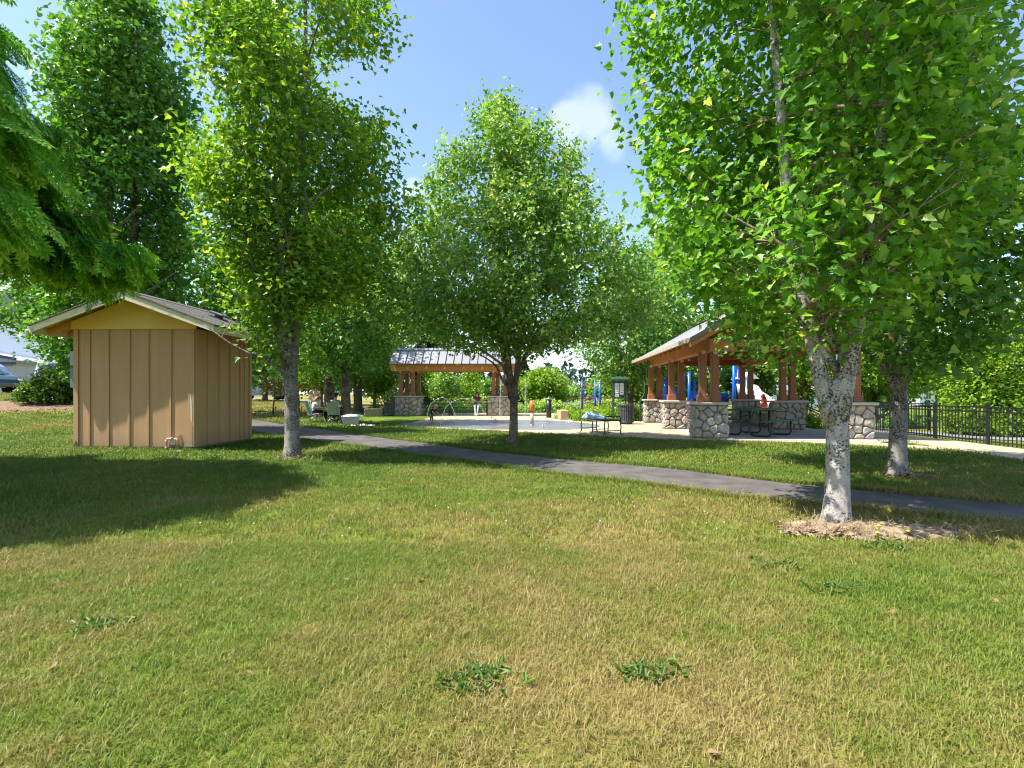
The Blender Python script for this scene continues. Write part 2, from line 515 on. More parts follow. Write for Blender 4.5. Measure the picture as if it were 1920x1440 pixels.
leaf_mat('leaf_weed', [(0.0, (0.045, 0.105, 0.015)), (0.6, (0.083, 0.165, 0.022)), (1.0, (0.165, 0.235, 0.035))], trans=0.3)
leaf_mat('leaf_flower', [(0.0, (0.060, 0.130, 0.030)), (0.6, (0.300, 0.100, 0.320)), (1.0, (0.620, 0.300, 0.500))], trans=0.3)
bark_mat('bark_white', (0.37, 0.345, 0.305), (0.052, 0.047, 0.042), (0.20, 0.185, 0.165), scale=9, patch=0.6, spots=0.42)
bark_mat('bark_grey', (0.27, 0.25, 0.215), (0.04, 0.036, 0.03), (0.15, 0.135, 0.115), scale=8, patch=0.6)
bark_mat('bark_brown', (0.20, 0.16, 0.11), (0.045, 0.035, 0.024), (0.11, 0.085, 0.06), scale=7, patch=0.5, bump=0.9)
mat('branch_tan', (0.30, 0.235, 0.155), 0.85, 0.25, 12, bump=0.4)
mat('branch_grey', (0.20, 0.18, 0.15), 0.85, 0.25, 12, bump=0.4)

# ------------------------------------------------------------------ helpers
def tag(o, label=None, cat=None, group=None, kind=None):
    if label: o['label'] = label
    if cat: o['category'] = cat
    if group: o['group'] = group
    if kind: o['kind'] = kind
    return o

def thing(name, label, cat, loc=(0, 0, 0), rz=0.0, group=None, kind=None):
    o = bpy.data.objects.new(name, None)
    o.empty_display_size = 0.2
    COL.objects.link(o)
    o.location = loc
    o.rotation_euler = (0, 0, rz)
    return tag(o, label, cat, group, kind)

def link(name, me, parent=None, loc=None, rot=None, scale=None):
    o = bpy.data.objects.new(name, me)
    COL.objects.link(o)
    if parent is not None:
        o.parent = parent
    if loc is not None: o.location = loc
    if rot is not None: o.rotation_euler = rot
    if scale is not None: o.scale = scale
    return o

def kids(o):
    return [c for c in bpy.data.objects if c.parent == o]

def copy_tree(o, loc, rz=None, label=None, group=None, _kids=None):
    if _kids is None:
        _kids = {}
        for c in bpy.data.objects:
            if c.parent: _kids.setdefault(c.parent.name, []).append(c)
    def rec(s, p):
        c = s.copy()
        COL.objects.link(c)
        if p is not None: c.parent = p
        for k in _kids.get(s.name, []):
            rec(k, c)
        return c
    r = rec(o, None)
    r.location = loc
    if rz is not None: r.rotation_euler = (0, 0, rz)
    if label: r['label'] = label
    if group: r['group'] = group
    return r

class MB:
    """mesh builder: every build() links ONE object"""
    def __init__(s):
        s.v, s.f, s.mi, s.sm = [], [], [], []
    def add(s, vs, fs, mi=0, smooth=False):
        o = len(s.v)
        s.v += [tuple(v) for v in vs]
        for f in fs:
            s.f.append(tuple(i + o for i in f))
            s.mi.append(mi)
            s.sm.append(smooth)
        return s
    def box(s, c, d, rot=None, mi=0, b=0.0):
        hx, hy, hz = d[0] / 2, d[1] / 2, d[2] / 2
        M = Matrix.Rotation(rot, 3, 'Z') if isinstance(rot, (int, float)) else rot
        if b <= 0:
            vs = [Vector((x * hx, y * hy, z * hz)) for x in (-1, 1) for y in (-1, 1) for z in (-1, 1)]
            fs = [(0, 1, 3, 2), (4, 6, 7, 5), (0, 4, 5, 1), (2, 3, 7, 6), (0, 2, 6, 4), (1, 5, 7, 3)]
        else:
            bm = bmesh.new()
            bmesh.ops.create_cube(bm, size=1)
            for q in bm.verts:
                q.co = Vector((q.co.x * d[0], q.co.y * d[1], q.co.z * d[2]))
            bmesh.ops.bevel(bm, geom=list(bm.edges), offset=b, segments=1, affect='EDGES', profile=0.5)
            bm.verts.index_update()
            vs = [q.co.copy() for q in bm.verts]
            fs = [tuple(q.index for q in f.verts) for f in bm.faces]
            bm.free()
        if M is not None:
            vs = [M @ v for v in vs]
        c = Vector(c)
        return s.add([v + c for v in vs], fs, mi)
    def beam(s, a, bb, wid, hei, mi=0, up=(0, 0, 1), b=0.0):
        """box from a to bb with cross-section wid x hei"""
        a, bb = Vector(a), Vector(bb)
        y = (bb - a)
        ln = y.length
        y.normalize()
        x = y.cross(Vector(up))
        if x.length < 1e-4: x = Vector((1, 0, 0))
        x.normalize()
        z = x.cross(y)
        M = Matrix((x, y, z)).transposed()
        return s.box((a + bb) / 2, (wid, ln, hei), M, mi, b)
    def tube(s, pts, rad, n=8, mi=0, caps=True, smooth=True, wob=0.0, seed=0):
        pts = [Vector(p) for p in pts]
        k = len(pts)
        if isinstance(rad, (int, float)): rad = [rad] * k
        vs, fs = [], []
        ref = None
        for i, p in enumerate(pts):
            d = (pts[min(i + 1, k - 1)] - pts[max(i - 1, 0)])
            if d.length < 1e-9: d = Vector((0, 0, 1))
            d.normalize()
            if ref is None:
                ref = d.orthogonal().normalized()
            else:
                ref = ref - d * ref.dot(d)
                ref = ref.normalized() if ref.length > 1e-6 else d.orthogonal().normalized()
            bi = d.cross(ref)
            for j in range(n):
                a = 2 * math.pi * j / n
                r = rad[i]
                if wob:
                    r *= 1 + wob * math.sin(3 * a + seed) * 0.6 + wob * math.sin(5 * a + 2 * seed + i * 0.7) * 0.4
                vs.append(p + (ref * math.cos(a) + bi * math.sin(a)) * r)
        for i in range(k - 1):
            for j in range(n):
                j2 = (j + 1) % n
                fs.append((i * n + j, i * n + j2, (i + 1) * n + j2, (i + 1) * n + j))
        if caps:
            fs.append(tuple(range(n - 1, -1, -1)))
            fs.append(tuple((k - 1) * n + j for j in range(n)))
        return s.add(vs, fs, mi, smooth)
    def lathe(s, prof, c=(0, 0, 0), n=16, mi=0, smooth=True):
        vs, fs = [], []
        for r, z in prof:
            for j in range(n):
                a = 2 * math.pi * j / n
                vs.append((c[0] + r * math.cos(a), c[1] + r * math.sin(a), c[2] + z))
        for i in range(len(prof) - 1):
            for j in range(n):
                j2 = (j + 1) % n
                fs.append((i * n + j, i * n + j2, (i + 1) * n + j2, (i + 1) * n + j))
        fs.append(tuple(range(n - 1, -1, -1)))
        fs.append(tuple((len(prof) - 1) * n + j for j in range(n)))
        return s.add(vs, fs, mi, smooth)
    def prism(s, poly, y0, y1, mi=0, plane='xz', smooth=False):
        """extrude a 2-D polygon; plane xz -> along y, xy -> along z, yz -> along x"""
        n = len(poly)
        def P(p, d):
            return {'xz': (p[0], d, p[1]), 'xy': (p[0], p[1], d), 'yz': (d, p[0], p[1])}[plane]
        vs = [P(p, y0) for p in poly] + [P(p, y1) for p in poly]
        fs = [tuple(range(n)), tuple(range(2 * n - 1, n - 1, -1))]
        fs += [(i, (i + 1) % n + 0, (i + 1) % n + n, i + n)[::-1] for i in range(n)]
        return s.add(vs, fs, mi, smooth)
    def mesh(s, name, mats):
        me = bpy.data.meshes.new(name)
        me.from_pydata(s.v, [], s.f)
        if not isinstance(mats, (list, tuple)): mats = [mats]
        for m in mats:
            me.materials.append(MATS[m] if isinstance(m, str) else m)
        me.polygons.foreach_set('material_index', s.mi)
        me.polygons.foreach_set('use_smooth', s.sm)
        bm = bmesh.new()
        bm.from_mesh(me)
        bmesh.ops.recalc_face_normals(bm, faces=bm.faces)
        bm.to_mesh(me)
        bm.free()
        me.update()
        return me
    def build(s, name, mats, parent=None, loc=None, rz=None):
        return link(name, s.mesh(name, mats), parent, loc, None if rz is None else (0, 0, rz))

def np_mesh(name, V, loops, starts, totals, mats, tint=None, smooth=False, midx=None):
    me = bpy.data.meshes.new(name)
    me.vertices.add(len(V))
    me.vertices.foreach_set('co', np.ascontiguousarray(V, dtype=np.float32).ravel())
    me.loops.add(len(loops))
    me.loops.foreach_set('vertex_index', np.ascontiguousarray(loops, dtype=np.int32))
    me.polygons.add(len(starts))
    me.polygons.foreach_set('loop_start', np.ascontiguousarray(starts, dtype=np.int32))
    me.polygons.foreach_set('loop_total', np.ascontiguousarray(totals, dtype=np.int32))
    if tint is not None:
        a = me.attributes.new('tint', 'FLOAT', 'FACE')
        a.data.foreach_set('value', np.ascontiguousarray(tint, dtype=np.float32))
    for m in (mats if isinstance(mats, (list, tuple)) else [mats]):
        me.materials.append(MATS[m])
    if midx is not None:
        me.polygons.foreach_set('material_index', np.ascontiguousarray(midx, dtype=np.int32))
    me.update(calc_edges=True)
    return me

def sstep(a, b, x):
    t = np.clip((x - a) / (b - a), 0, 1)
    return t * t * (3 - 2 * t)

def unit(v):
    return v / np.maximum(np.linalg.norm(v, axis=-1, keepdims=True), 1e-9)

# ------------------------------------------------------------------ terrain
def g(x, y):
    """height of the ground"""
    x = np.asarray(x, dtype=float)
    y = np.asarray(y, dtype=float)
    u = -x / np.maximum(y, 3.0)
    z = 0.016 * np.clip(-x - 2.0, 0, 12)
    z = z + 1.0 * sstep(11.5, 26, y) * sstep(0.60, 0.85, u)
    z = z + 0.5 * sstep(20, 42, y) * sstep(0.27, 0.5, u) * (1 - sstep(0.60, 0.85, u))
    z = z - 0.016 * np.clip(y - 48, 0, 250) * (1 - sstep(0.2, 0.5, u))
    wob = 0.012 * np.sin(x * 0.9 + 0.4) * np.cos(y * 0.7 + 1.1) + 0.008 * np.sin(x * 1.7 - y * 1.1)
    z = z + wob * sstep(14.5, 12, y + 0.55 * np.clip(-x, 0, 10) * 0)
    return z
def gz(x, y):
    return float(g(x, y))

def interp_path(pts, n):
    """Catmull-Rom through 2-D points"""
    P = [np.array(p, float) for p in pts]
    P = [2 * P[0] - P[1]] + P + [2 * P[-1] - P[-2]]
    outp = []
    m = len(P) - 3
    for i in range(n):
        t = i / (n - 1) * m
        k = min(int(t), m - 1)
        u = t - k
        a, b, c, d = P[k], P[k + 1], P[k + 2], P[k + 3]
        outp.append(0.5 * (2 * b + (c - a) * u + (2 * a - 5 * b + 4 * c - d) * u * u + (3 * b - a - 3 * c + d) * u ** 3))
    return np.array(outp)

def inside(poly, x, y):
    x = np.asarray(x); y = np.asarray(y)
    c = np.zeros(x.shape, bool)
    n = len(poly)
    for i in range(n):
        x1, y1 = poly[i]
        x2, y2 = poly[(i + 1) % n]
        hit = ((y1 > y) != (y2 > y)) & (x < (x2 - x1) * (y - y1) / ((y2 - y1) if y2 != y1 else 1e-9) + x1)
        c ^= hit
    return c

def sheet(name, poly, z, matname, kind='structure', thick=0.12):
    """flat slab with real edges"""
    mb = MB()
    mb.prism(poly, z - thick, z, plane='xy')
    o = mb.build(name, matname)
    if kind: o['kind'] = kind
    return o

# ground sheet
xs = np.concatenate([np.array([-1200, -700, -400, -250, -160, -110, -80, -60]), np.arange(-48, 40.1, 0.75), np.array([48, 60, 80, 110, 160, 250, 400, 700, 1200])])
ys = np.concatenate([np.array([-900, -400, -150, -60, -25, -10, -4]), np.arange(0, 62.1, 0.75), np.array([68, 76, 86, 100, 130, 180, 260, 400, 700, 1500, 2500])])
X, Y = np.meshgrid(xs, ys)
Z = g(X, Y)
V = np.stack([X, Y, Z], -1).reshape(-1, 3)
ny, nx = X.shape
ii = np.arange((ny - 1) * (nx - 1))
a = (ii // (nx - 1)) * nx + ii % (nx - 1)
F = np.stack([a, a + 1, a + nx + 1, a + nx], -1)
me = np_mesh('lawn', V, F.ravel(), np.arange(len(F)) * 4, np.full(len(F), 4), 'lawn')
me.polygons.foreach_set('use_smooth', np.ones(len(F), bool))
tag(link('lawn', me), kind='structure')

# asphalt path
PN = [(13, 0.2), (9, 2.2), (4.95, 4.75), (3.5, 5.6), (2.5, 6.3), (1.4, 7.15), (0, 8.42), (-1.25, 9.6), (-3.0, 11.1), (-4.7, 12.5), (-6.6, 14.0), (-10, 17.2), (-14, 21.2), (-19, 26), (-27, 33)]
PF = [(14, 1.2), (10, 3.2), (5.75, 5.65), (4.5, 6.6), (3.3, 7.7), (1.9, 8.95), (0, 10.5), (-1.24, 11.7), (-2.98, 13.4), (-5.4, 15.9), (-8.2, 18.6), (-11, 21.5), (-14.5, 25), (-19.5, 30), (-27, 37)]
pn, pf = interp_path(PN, 110), interp_path(PF, 110)
PATH_POLY = [tuple(p) for p in pn] + [tuple(p) for p in pf[::-1]]
K = 7
V = []
for i in range(110):
    for j in range(K):
        t = j / (K - 1)
        p = pn[i] * (1 - t) + pf[i] * t
        edge = 0.015 if j in (0, K - 1) else 0
        jit = (mnoise.noise(Vector((p[0] * 3, p[1] * 3, j))) * 0.05) if edge else 0
        q = p + (pf[i] - pn[i]) / np.linalg.norm(pf[i] - pn[i]) * jit
        V.append((q[0], q[1], gz(*q) + 0.022 - edge))
F = [(i * K + j, i * K + j + 1, (i + 1) * K + j + 1, (i + 1) * K + j) for i in range(109) for j in range(K - 1)]
mb = MB(); mb.add(V, F, 0, True)
tag(mb.build('asphalt_path', 'asphalt'), kind='structure')

# plaza, pavilion floor, wet pad, pavement
PLAZA = [(-5.9, 20.5), (-4.9, 19.7), (-2.6, 18.0), (-0.1, 16.4), (2.47, 14.6), (4.7, 13.35), (7.2, 12.75), (8.45, 12.0), (9.45, 11.0), (9.75, 11.55), (9.1, 12.55), (10.05, 13.2), (10.8, 22.4), (6.2, 24.2), (4.6, 31), (-7.5, 32), (-9.2, 29), (-8.2, 24.5)]
sheet('plaza', PLAZA, 0.035, 'concrete')
def rot2(p, c, a):
    x, y = p[0] - c[0], p[1] - c[1]
    return (c[0] + x * math.cos(a) - y * math.sin(a), c[1] + x * math.sin(a) + y * math.cos(a))
SITE = R(-4.5)
PAV = (5.42, 14.0)                       # centre of the near left pillar
def pav(x, y, z=0.0):
    q = rot2((PAV[0] + x, PAV[1] + y), PAV, SITE)
    return (q[0], q[1], z)
fl = [pav(a, b)[:2] for a, b in ((-0.15, -0.75), (4.25, -0.75), (4.25, 7.6), (-0.15, 7.6))]
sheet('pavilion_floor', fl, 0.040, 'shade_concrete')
WET = interp_path([(-5.2, 20.7), (-3.5, 21.4), (-1.3, 23.3), (0.3, 23.4), (1.74, 22.9), (3.2, 20.4), (3.1, 18.3), (1.9, 17.1), (0.6, 17.0), (-0.9, 17.35), (-3.2, 18.7), (-5.0, 20.1), (-5.2, 20.7)], 60)[:-1]
sheet('splash_pad', [tuple(p) for p in WET], 0.039, 'wet_concrete', thick=0.02)
PAVE = [(9.25, 6.0), (9.45, 9.3), (9.75, 11.5), (10.05, 13.4), (10.4, 17.3), (11.75, 17.3), (11.45, 13.0), (11.1, 9.3), (10.8, 6.0), (10.4, 0), (8.9, 0)]
sheet('pavement', PAVE, 0.030, 'concrete')
# joints in the plaza
for a, b in (((2.35, 19.6), (2.95, 14.33)), ((-1.0, 23.9), (-1.2, 31.8)), ((3.3, 20.6), (4.6, 30.9)), ((5.2, 13.24), (5.3, 13.29))):
    mb = MB()
    dx, dy = b[0] - a[0], b[1] - a[1]
    ln = math.hypot(dx, dy)
    nx_, ny_ = -dy / ln * 0.012, dx / ln * 0.012
    mb.add([(a[0] - nx_, a[1] - ny_, 0.0435), (b[0] - nx_, b[1] - ny_, 0.0435), (b[0] + nx_, b[1] + ny_, 0.0435), (a[0] + nx_, a[1] + ny_, 0.0435)], [(0, 1, 2, 3)])
    tag(mb.build('plaza_joint', 'joint'), kind='structure')
# road behind the trees
def strip(name, c, wid, m, dz):
    P = interp_path(c, 60)
    V, F = [], []
    for i, p in enumerate(P):
        d = P[min(i + 1, 59)] - P[max(i - 1, 0)]
        d = np.array((-d[1], d[0])) / np.linalg.norm(d)
        for t in (-0.5, -0.17, 0.17, 0.5):
            q = p + d * wid * t
            V.append((q[0], q[1], gz(*q) + dz))
    F = [(i * 4 + j, i * 4 + j + 1, i * 4 + j + 5, i * 4 + j + 4) for i in range(59) for j in range(3)]
    mb = MB(); mb.add(V, F)
    return tag(mb.build(name, m), kind='structure')
strip('road', [(-70, 30), (-48, 38), (-30, 45), (-16, 48), (-6, 50), (10, 54), (40, 60)], 7, 'road_asphalt', 0.05)
strip('playground_path', [(11.9, 17.6), (13.2, 14.8), (14.6, 12.6), (17.5, 10.5), (24, 8)], 1.5, 'road_asphalt', 0.02)
# playground bark
pl = [(7.5, 24.6), (14.5, 23), (20, 25), (21, 33), (8, 34), (6, 30)]
sheet('playground_surface', pl, 0.03, 'mulch')
def blob(name, c, rx, ry, m, h=0.05, seed=1, rz=0.0, n=40, rings=6):
    """low mound of mulch or soil, uneven rim"""
    V = [(0, 0, h)]
    for k in range(1, rings + 1):
        for j in range(n):
            a = 2 * math.pi * j / n
            w_ = 1 + 0.22 * mnoise.noise(Vector((math.cos(a) * 1.6, math.sin(a) * 1.6, seed)))
            r = k / rings
            x, y = rx * r * w_ * math.cos(a), ry * r * w_ * math.sin(a)
            zz = h * (1 - r ** 2) + 0.022 * mnoise.noise(Vector((x * 7, y * 7, seed * 3))) * (1 - r ** 4)
            V.append((x, y, zz - (0.03 if k == rings else 0)))
    F = [(0, 1 + j, 1 + (j + 1) % n) for j in range(n)]
    for k in range(rings - 1):
        for j in range(n):
            F.append((1 + k * n + j, 1 + (k + 1) * n + j, 1 + (k + 1) * n + (j + 1) % n, 1 + k * n + (j + 1) % n))
    ca, sa = math.cos(rz), math.sin(rz)
    V2 = []
    for x, y, z in V:
        X_, Y_ = c[0] + x * ca - y * sa, c[1] + x * sa + y * ca
        V2.append((X_, Y_, gz(X_, Y_) + z + 0.012))
    mb = MB(); mb.add(V2, F, 0, True)
    return tag(mb.build(name, m), kind='structure')
# ================================================================== vegetation
def wavy(P, freq, seed, k=5):
    """cheap smooth 3-D noise in about -1..1 (sum of random plane waves)"""
    r = np.random.default_rng(seed)
    acc_ = np.zeros(len(P))
    for i in range(k):
        d = unit(r.normal(size=3)) * freq * (0.6 + 1.1 * r.random())
        acc_ += np.sin(P @ d + r.random() * 6.28)
    return acc_ / math.sqrt(k)

LEAF = {}
def _leaf(name, right, fold, curl):
    """half outline -> folded leaf (verts, list of faces)"""
    k = len(right)
    vs = [(x, y, abs(x) * fold - curl * y * y) for x, y in right]
    mid = {0: 0, k - 1: k - 1}
    for i in range(1, k - 1):
        x, y = right[i]
        mid[i] = len(vs)
        vs.append((-x, y, abs(x) * fold - curl * y * y))
    LEAF[name] = (np.array(vs), [list(range(k)), [mid[i] for i in range(k - 1, -1, -1)]])
_leaf('maple', [(0, 0), (0.20, -0.07), (0.37, 0.06), (0.33, 0.20), (0.56, 0.47), (0.34, 0.50), (0.27, 0.64), (0.13, 0.86), (0, 1.02)], 0.42, 0.32)
_leaf('maple5', [(0, 0), (0.44, 0.10), (0.42, 0.42), (0.16, 0.58), (0, 1.0)], 0.30, 0.25)
_leaf('oval', [(0, 0), (0.36, 0.30), (0.24, 0.70), (0, 1.0)], 0.25, 0.2)
_leaf('simple', [(0, 0), (0.42, 0.45), (0, 1.0)], 0.3, 0.0)

def leaf_frames(P, outward, r, droop=0.5, upb=0.7):
    n = len(P)
    t = outward * 0.8 + r.normal(size=(n, 3)) * 0.75
    t[:, 2] -= droop * (0.3 + r.random(n))
    t = unit(t)
    nn = r.normal(size=(n, 3)) * 0.6 + outward * 0.35
    nn[:, 2] += upb
    nn = unit(nn - t * (nn * t).sum(1, keepdims=True))
    b = np.cross(t, nn)
    return b, t, nn

def leaf_cloud_mesh(name, P, S, frames, kind, matname, tint):
    T, faces = LEAF[kind]
    b, t, nn = frames
    n = len(P)
    V = P[:, None, :] + S[:, None, None] * (T[None, :, 0:1] * b[:, None, :] + T[None, :, 1:2] * t[:, None, :] + T[None, :, 2:3] * nn[:, None, :])
    k = len(T)
    fl_ = np.concatenate([np.array(f) for f in faces])
    tot = np.array([len(f) for f in faces])
    loops = (np.arange(n)[:, None] * k + fl_[None, :]).ravel()
    totals = np.tile(tot, n)
    starts = np.concatenate([[0], np.cumsum(totals)[:-1]])
    return np_mesh(name, V.reshape(-1, 3), loops, starts, totals, matname, tint=np.repeat(tint, len(faces)))

def bez(a, b, c, d, n):
    t = np.linspace(0, 1, n)[:, None]
    return (1 - t) ** 3 * a + 3 * (1 - t) ** 2 * t * b + 3 * (1 - t) * t * t * c + t ** 3 * d

def project_px(P):
    """pixel place in the 1920 x 1440 picture, for choosing which leaves show largest"""
    y = np.maximum(P[:, 1], 0.05)
    return 960 + 950 * P[:, 0] / y, 738 - 950 * (P[:, 2] - CAM_H) / y

def tree(name, label, xy, env, trunk_r, fork, top, n_cl, per, leaf, lsize, leafm, bark, seed, leaders=1, spread=0.35,
         n_limbs=14, limb_lo=None, lump=0.22, gap=-0.55, sigma=0.2, big=0, group=None, twigs=True, limb_r=0.35, rise=0.5,
         tdark=0.0, branchm=None, category='tree', flare=1.5, lean=(0, 0), droop=0.5, inner=0.42, extra_limbs=(), gfreq=1.6, part_leaf='leaf', ntr=12, tvar=0.26, coff=(0, 0)):
    """trunk, limbs and twigs as wood; leaves in clusters at the twig ends"""
    r = np.random.default_rng(seed)
    bx, by = xy
    bz = gz(bx, by) - 0.03
    root = thing(name, label, category, (bx, by, bz), 0, group)
    env = np.array(env, float)
    lean = np.array(lean, float)
    def axis(z):
        return np.array([lean[0] * z / top, lean[1] * z / top, z])
    tb = MB()
    # trunk
    zs = [0, 0.06, 0.14, 0.3, 0.55] + list(np.linspace(0.9, fork, 5))
    zs = [z for z in zs if z <= fork] if fork > 1 else list(np.linspace(0, fork, 6))
    pts, rad = [], []
    for z in zs:
        q = axis(z) + np.array([math.sin(z * 1.3 + seed) * 0.025, math.cos(z * 1.1 + seed) * 0.02, 0]) * min(1, z)
        pts.append(q)
        fl_ = 1 + (flare - 1) * math.exp(-z / 0.15)
        rad.append(trunk_r * fl_ * (1 - 0.13 * z / fork + (0.12 * math.exp(-((z - fork) / 0.3) ** 2) if leaders > 1 else 0)))
    tb.tube(pts, rad, ntr, 0, wob=0.07, seed=seed)
    # leaders
    skel = []                          # list of (points, radii)
    for k in range(leaders):
        a0 = 2 * math.pi * (k + 0.3) / leaders + r.normal() * 0.25
        off = spread if leaders > 1 else 0.05
        p0 = pts[-1] - np.array([0, 0, 0.42 if leaders > 1 else 0.18]) + np.array([math.cos(a0), math.sin(a0), 0]) * trunk_r * (0.22 if leaders > 1 else 0)
        zl = top * (0.97 - 0.11 * k)
        p3 = axis(zl) + np.array([math.cos(a0), math.sin(a0), 0]) * min(off * top * 0.28, 0.5 * float(np.interp(zl + 0.3, env[:, 0], env[:, 1])))
        p1 = p0 + (p3 - p0) * 0.25 + np.array([math.cos(a0), math.sin(a0), 0]) * off * 0.55
        p2 = p0 + (p3 - p0) * 0.66 + np.array([math.cos(a0), math.sin(a0), 0]) * off * 0.5
        L_ = bez(p0, p1, p2, p3, 14) + np.cumsum(r.normal(size=(14, 3)) * 0.012, 0)
        r0 = trunk_r * (0.66 if leaders > 1 else 0.88)
        rr = r0 * (1 - np.linspace(0, 1, 14)) ** 0.75 + 0.008
        skel.append((L_, rr))
        tb.tube(L_, list(rr), max(6, ntr - 3), 0, wob=0.05, seed=seed + k)
    bb = MB()
    limb_pts = [p for L_, _ in skel for p in L_[4:]]
    limb_rad = [q for _, rr in skel for q in rr[4:]]
    zmin = env[0, 0]
    lo = limb_lo if limb_lo is not None else max(fork * 0.8, zmin)
    for i in range(n_limbs):
        f = (i + 0.5) / n_limbs
        zb = lo + (top * 0.86 - lo) * f ** 1.1
        L_, rr = skel[i % leaders]
        cand = L_[:, 2]
        if zb < cand[0]:
            pbase, rb = axis(zb), trunk_r * 0.8
        else:
            q = int(np.argmin(abs(cand - zb)))
            pbase, rb = L_[q], rr[q]
        az = i * 2.39996 + seed + r.normal() * 0.2
        zt = min(top * 0.97, zb + rise * (0.7 + 0.6 * r.random()) * (1.0 if f < 0.7 else 0.6))
        Re = np.interp(zt, env[:, 0], env[:, 1]) * (0.72 + 0.2 * r.random())
        end = axis(zt) + np.array([math.cos(az) * Re, math.sin(az) * Re, 0])
        d = end - pbase
        m1 = pbase + d * 0.3 + np.array([0, 0, 0.12 * Re])
        m2 = pbase + d * 0.7 + np.array([0, 0, 0.10 * Re])
        c = bez(pbase, m1, m2, end, 9) + np.cumsum(r.normal(size=(9, 3)) * 0.015, 0) * np.linspace(0, 1, 9)[:, None]
        lr = min(rb * 0.62, trunk_r * limb_r) * (1 - np.linspace(0, 0.88, 9))
        bb.tube(c, list(np.maximum(lr, 0.006)), 6, 0)
        limb_pts += list(c[2:]); limb_rad += list(lr[2:])
    for (pp, ra, rb) in extra_limbs:
        c = interp3(pp, 12)
        lr = np.linspace(ra, rb, 12)
        tb.tube(c, list(lr), 8, 0, wob=0.04, seed=seed)
        limb_pts += list(c[3:]); limb_rad += list(lr[3:])
    LP = np.array(limb_pts)
    # clusters
    n0 = int(n_cl * 2.2)
    wz = np.linspace(env[0, 0], env[-1, 0], 200)
    wr = np.interp(wz, env[:, 0], env[:, 1])
    cdf = np.cumsum(wr ** 1.25); cdf /= cdf[-1]
    z = np.interp(r.random(n0), cdf, wz)
    az = r.random(n0) * 2 * math.pi
    q = inner + (1 - inner) * r.random(n0) ** 0.6
    Rz = np.interp(z, env[:, 0], env[:, 1])
    dirs = np.stack([np.cos(az), np.sin(az), np.zeros(n0)], 1)
    lum = 1 + lump * wavy(np.stack([np.cos(az) * Rz, np.sin(az) * Rz, z * 1.3], 1), 1.7, seed + 5)
    C = dirs * (Rz * q * lum)[:, None]
    C[:, 2] = z
    C[:, 0] += lean[0] * z / top + coff[0] * sstep(1.5, 2.8, z); C[:, 1] += lean[1] * z / top + coff[1] * sstep(1.5, 2.8, z)
    keep = wavy(C, gfreq, seed + 9) > gap
    C = C[keep][:n_cl]
    n_cl = len(C)
    # twigs
    for cpt in C[::1] if twigs else C[::4]:
        dd = LP - cpt
        dist = np.linalg.norm(dd, axis=1) + np.where(dd[:, 2] > 0.15, 1.5, 0)
        j = int(np.argpartition(dist, 3)[:4][r.integers(4)])
        if np.linalg.norm(dd[j]) > 0.75 or r.random() < 0.25: continue
        a_ = LP[j]
        mid = (a_ + cpt) / 2 + np.array([0, 0, 0.05 * dist[j]]) + r.normal(size=3) * 0.10 * np.linalg.norm(dd[j])
        rr = max(0.0045, min(limb_rad[j] * 0.5, 0.016))
        bb.tube([a_, mid, cpt], [rr, rr * 0.75, 0.003], 4, 0, caps=False)
    tb.build('trunk', bark, root)
    bb.build('branches', branchm or 'branch_grey', root)
    # leaves
    cnt = np.maximum(3, (per * (0.55 + 0.9 * r.random(n_cl))).astype(int))
    idx = np.repeat(np.arange(n_cl), cnt)
    n = len(idx)
    cd_ = unit(C * np.array([1, 1, 0]) + 1e-6) + np.array([0, 0, 0.75]) + r.normal(size=(n_cl, 3)) * 0.25
    cd_ = unit(cd_)
    off = r.normal(size=(n, 3)) * sigma * 0.72 + cd_[idx] * (r.normal(size=n) * sigma * 1.15)[:, None]
    P = C[idx] + off
    cen = np.stack([lean[0] * P[:, 2] / top, lean[1] * P[:, 2] / top, P[:, 2] - 0.6], 1)
    outw = unit(P - cen)
    fr = leaf_frames(P, outw, r, droop)
    S = lsize * (0.62 + 0.6 * r.random(n))
    clt = r.random(n_cl)
    tint = np.clip(0.42 + 0.55 * (clt[idx] - 0.5) + r.normal(size=n) * tvar - tdark, 0, 1)
    if big:
        PW = P + np.array([bx, by, bz])
        px, py = project_px(PW)
        vis = (px > -10) & (px < 1930) & (py > -10) & (py < 1450)
        dist = np.linalg.norm(PW - np.array([0, 0, CAM_H]), axis=1)
        score = np.where(vis, S / dist, -1)
        order = np.argsort(-score)[:big]
        sel = np.zeros(n, bool); sel[order] = True
        T, faces = LEAF[leaf]
        var = []
        for k in range(6):
            one = leaf_cloud_mesh('leaf', np.zeros((1, 3)), np.ones(1), (np.array([[1., 0, 0]]), np.array([[0, 1., 0]]), np.array([[0, 0, 1.]])), leaf, leafm, np.array([0.1 + 0.17 * k]))
            var.append(one)
        for i in order:
            M = Matrix((Vector(fr[0][i]), Vector(fr[1][i]), Vector(fr[2][i]))).transposed()
            if M.determinant() < 0:
                M.col[0] = -M.col[0]
            o = bpy.data.objects.new(part_leaf, var[min(5, int(tint[i] * 6))])
            COL.objects.link(o)
            o.parent = root
            o.matrix_local = Matrix.LocRotScale(Vector(P[i]), M.to_quaternion(), Vector((S[i],) * 3))
        kp = ~sel
        P, S, tint = P[kp], S[kp], tint[kp]
        fr = tuple(f[kp] for f in fr)
    cr = link('crown', leaf_cloud_mesh('crown', P, S, fr, leaf, leafm, tint), root)
    cr['kind'] = 'stuff'
    return root

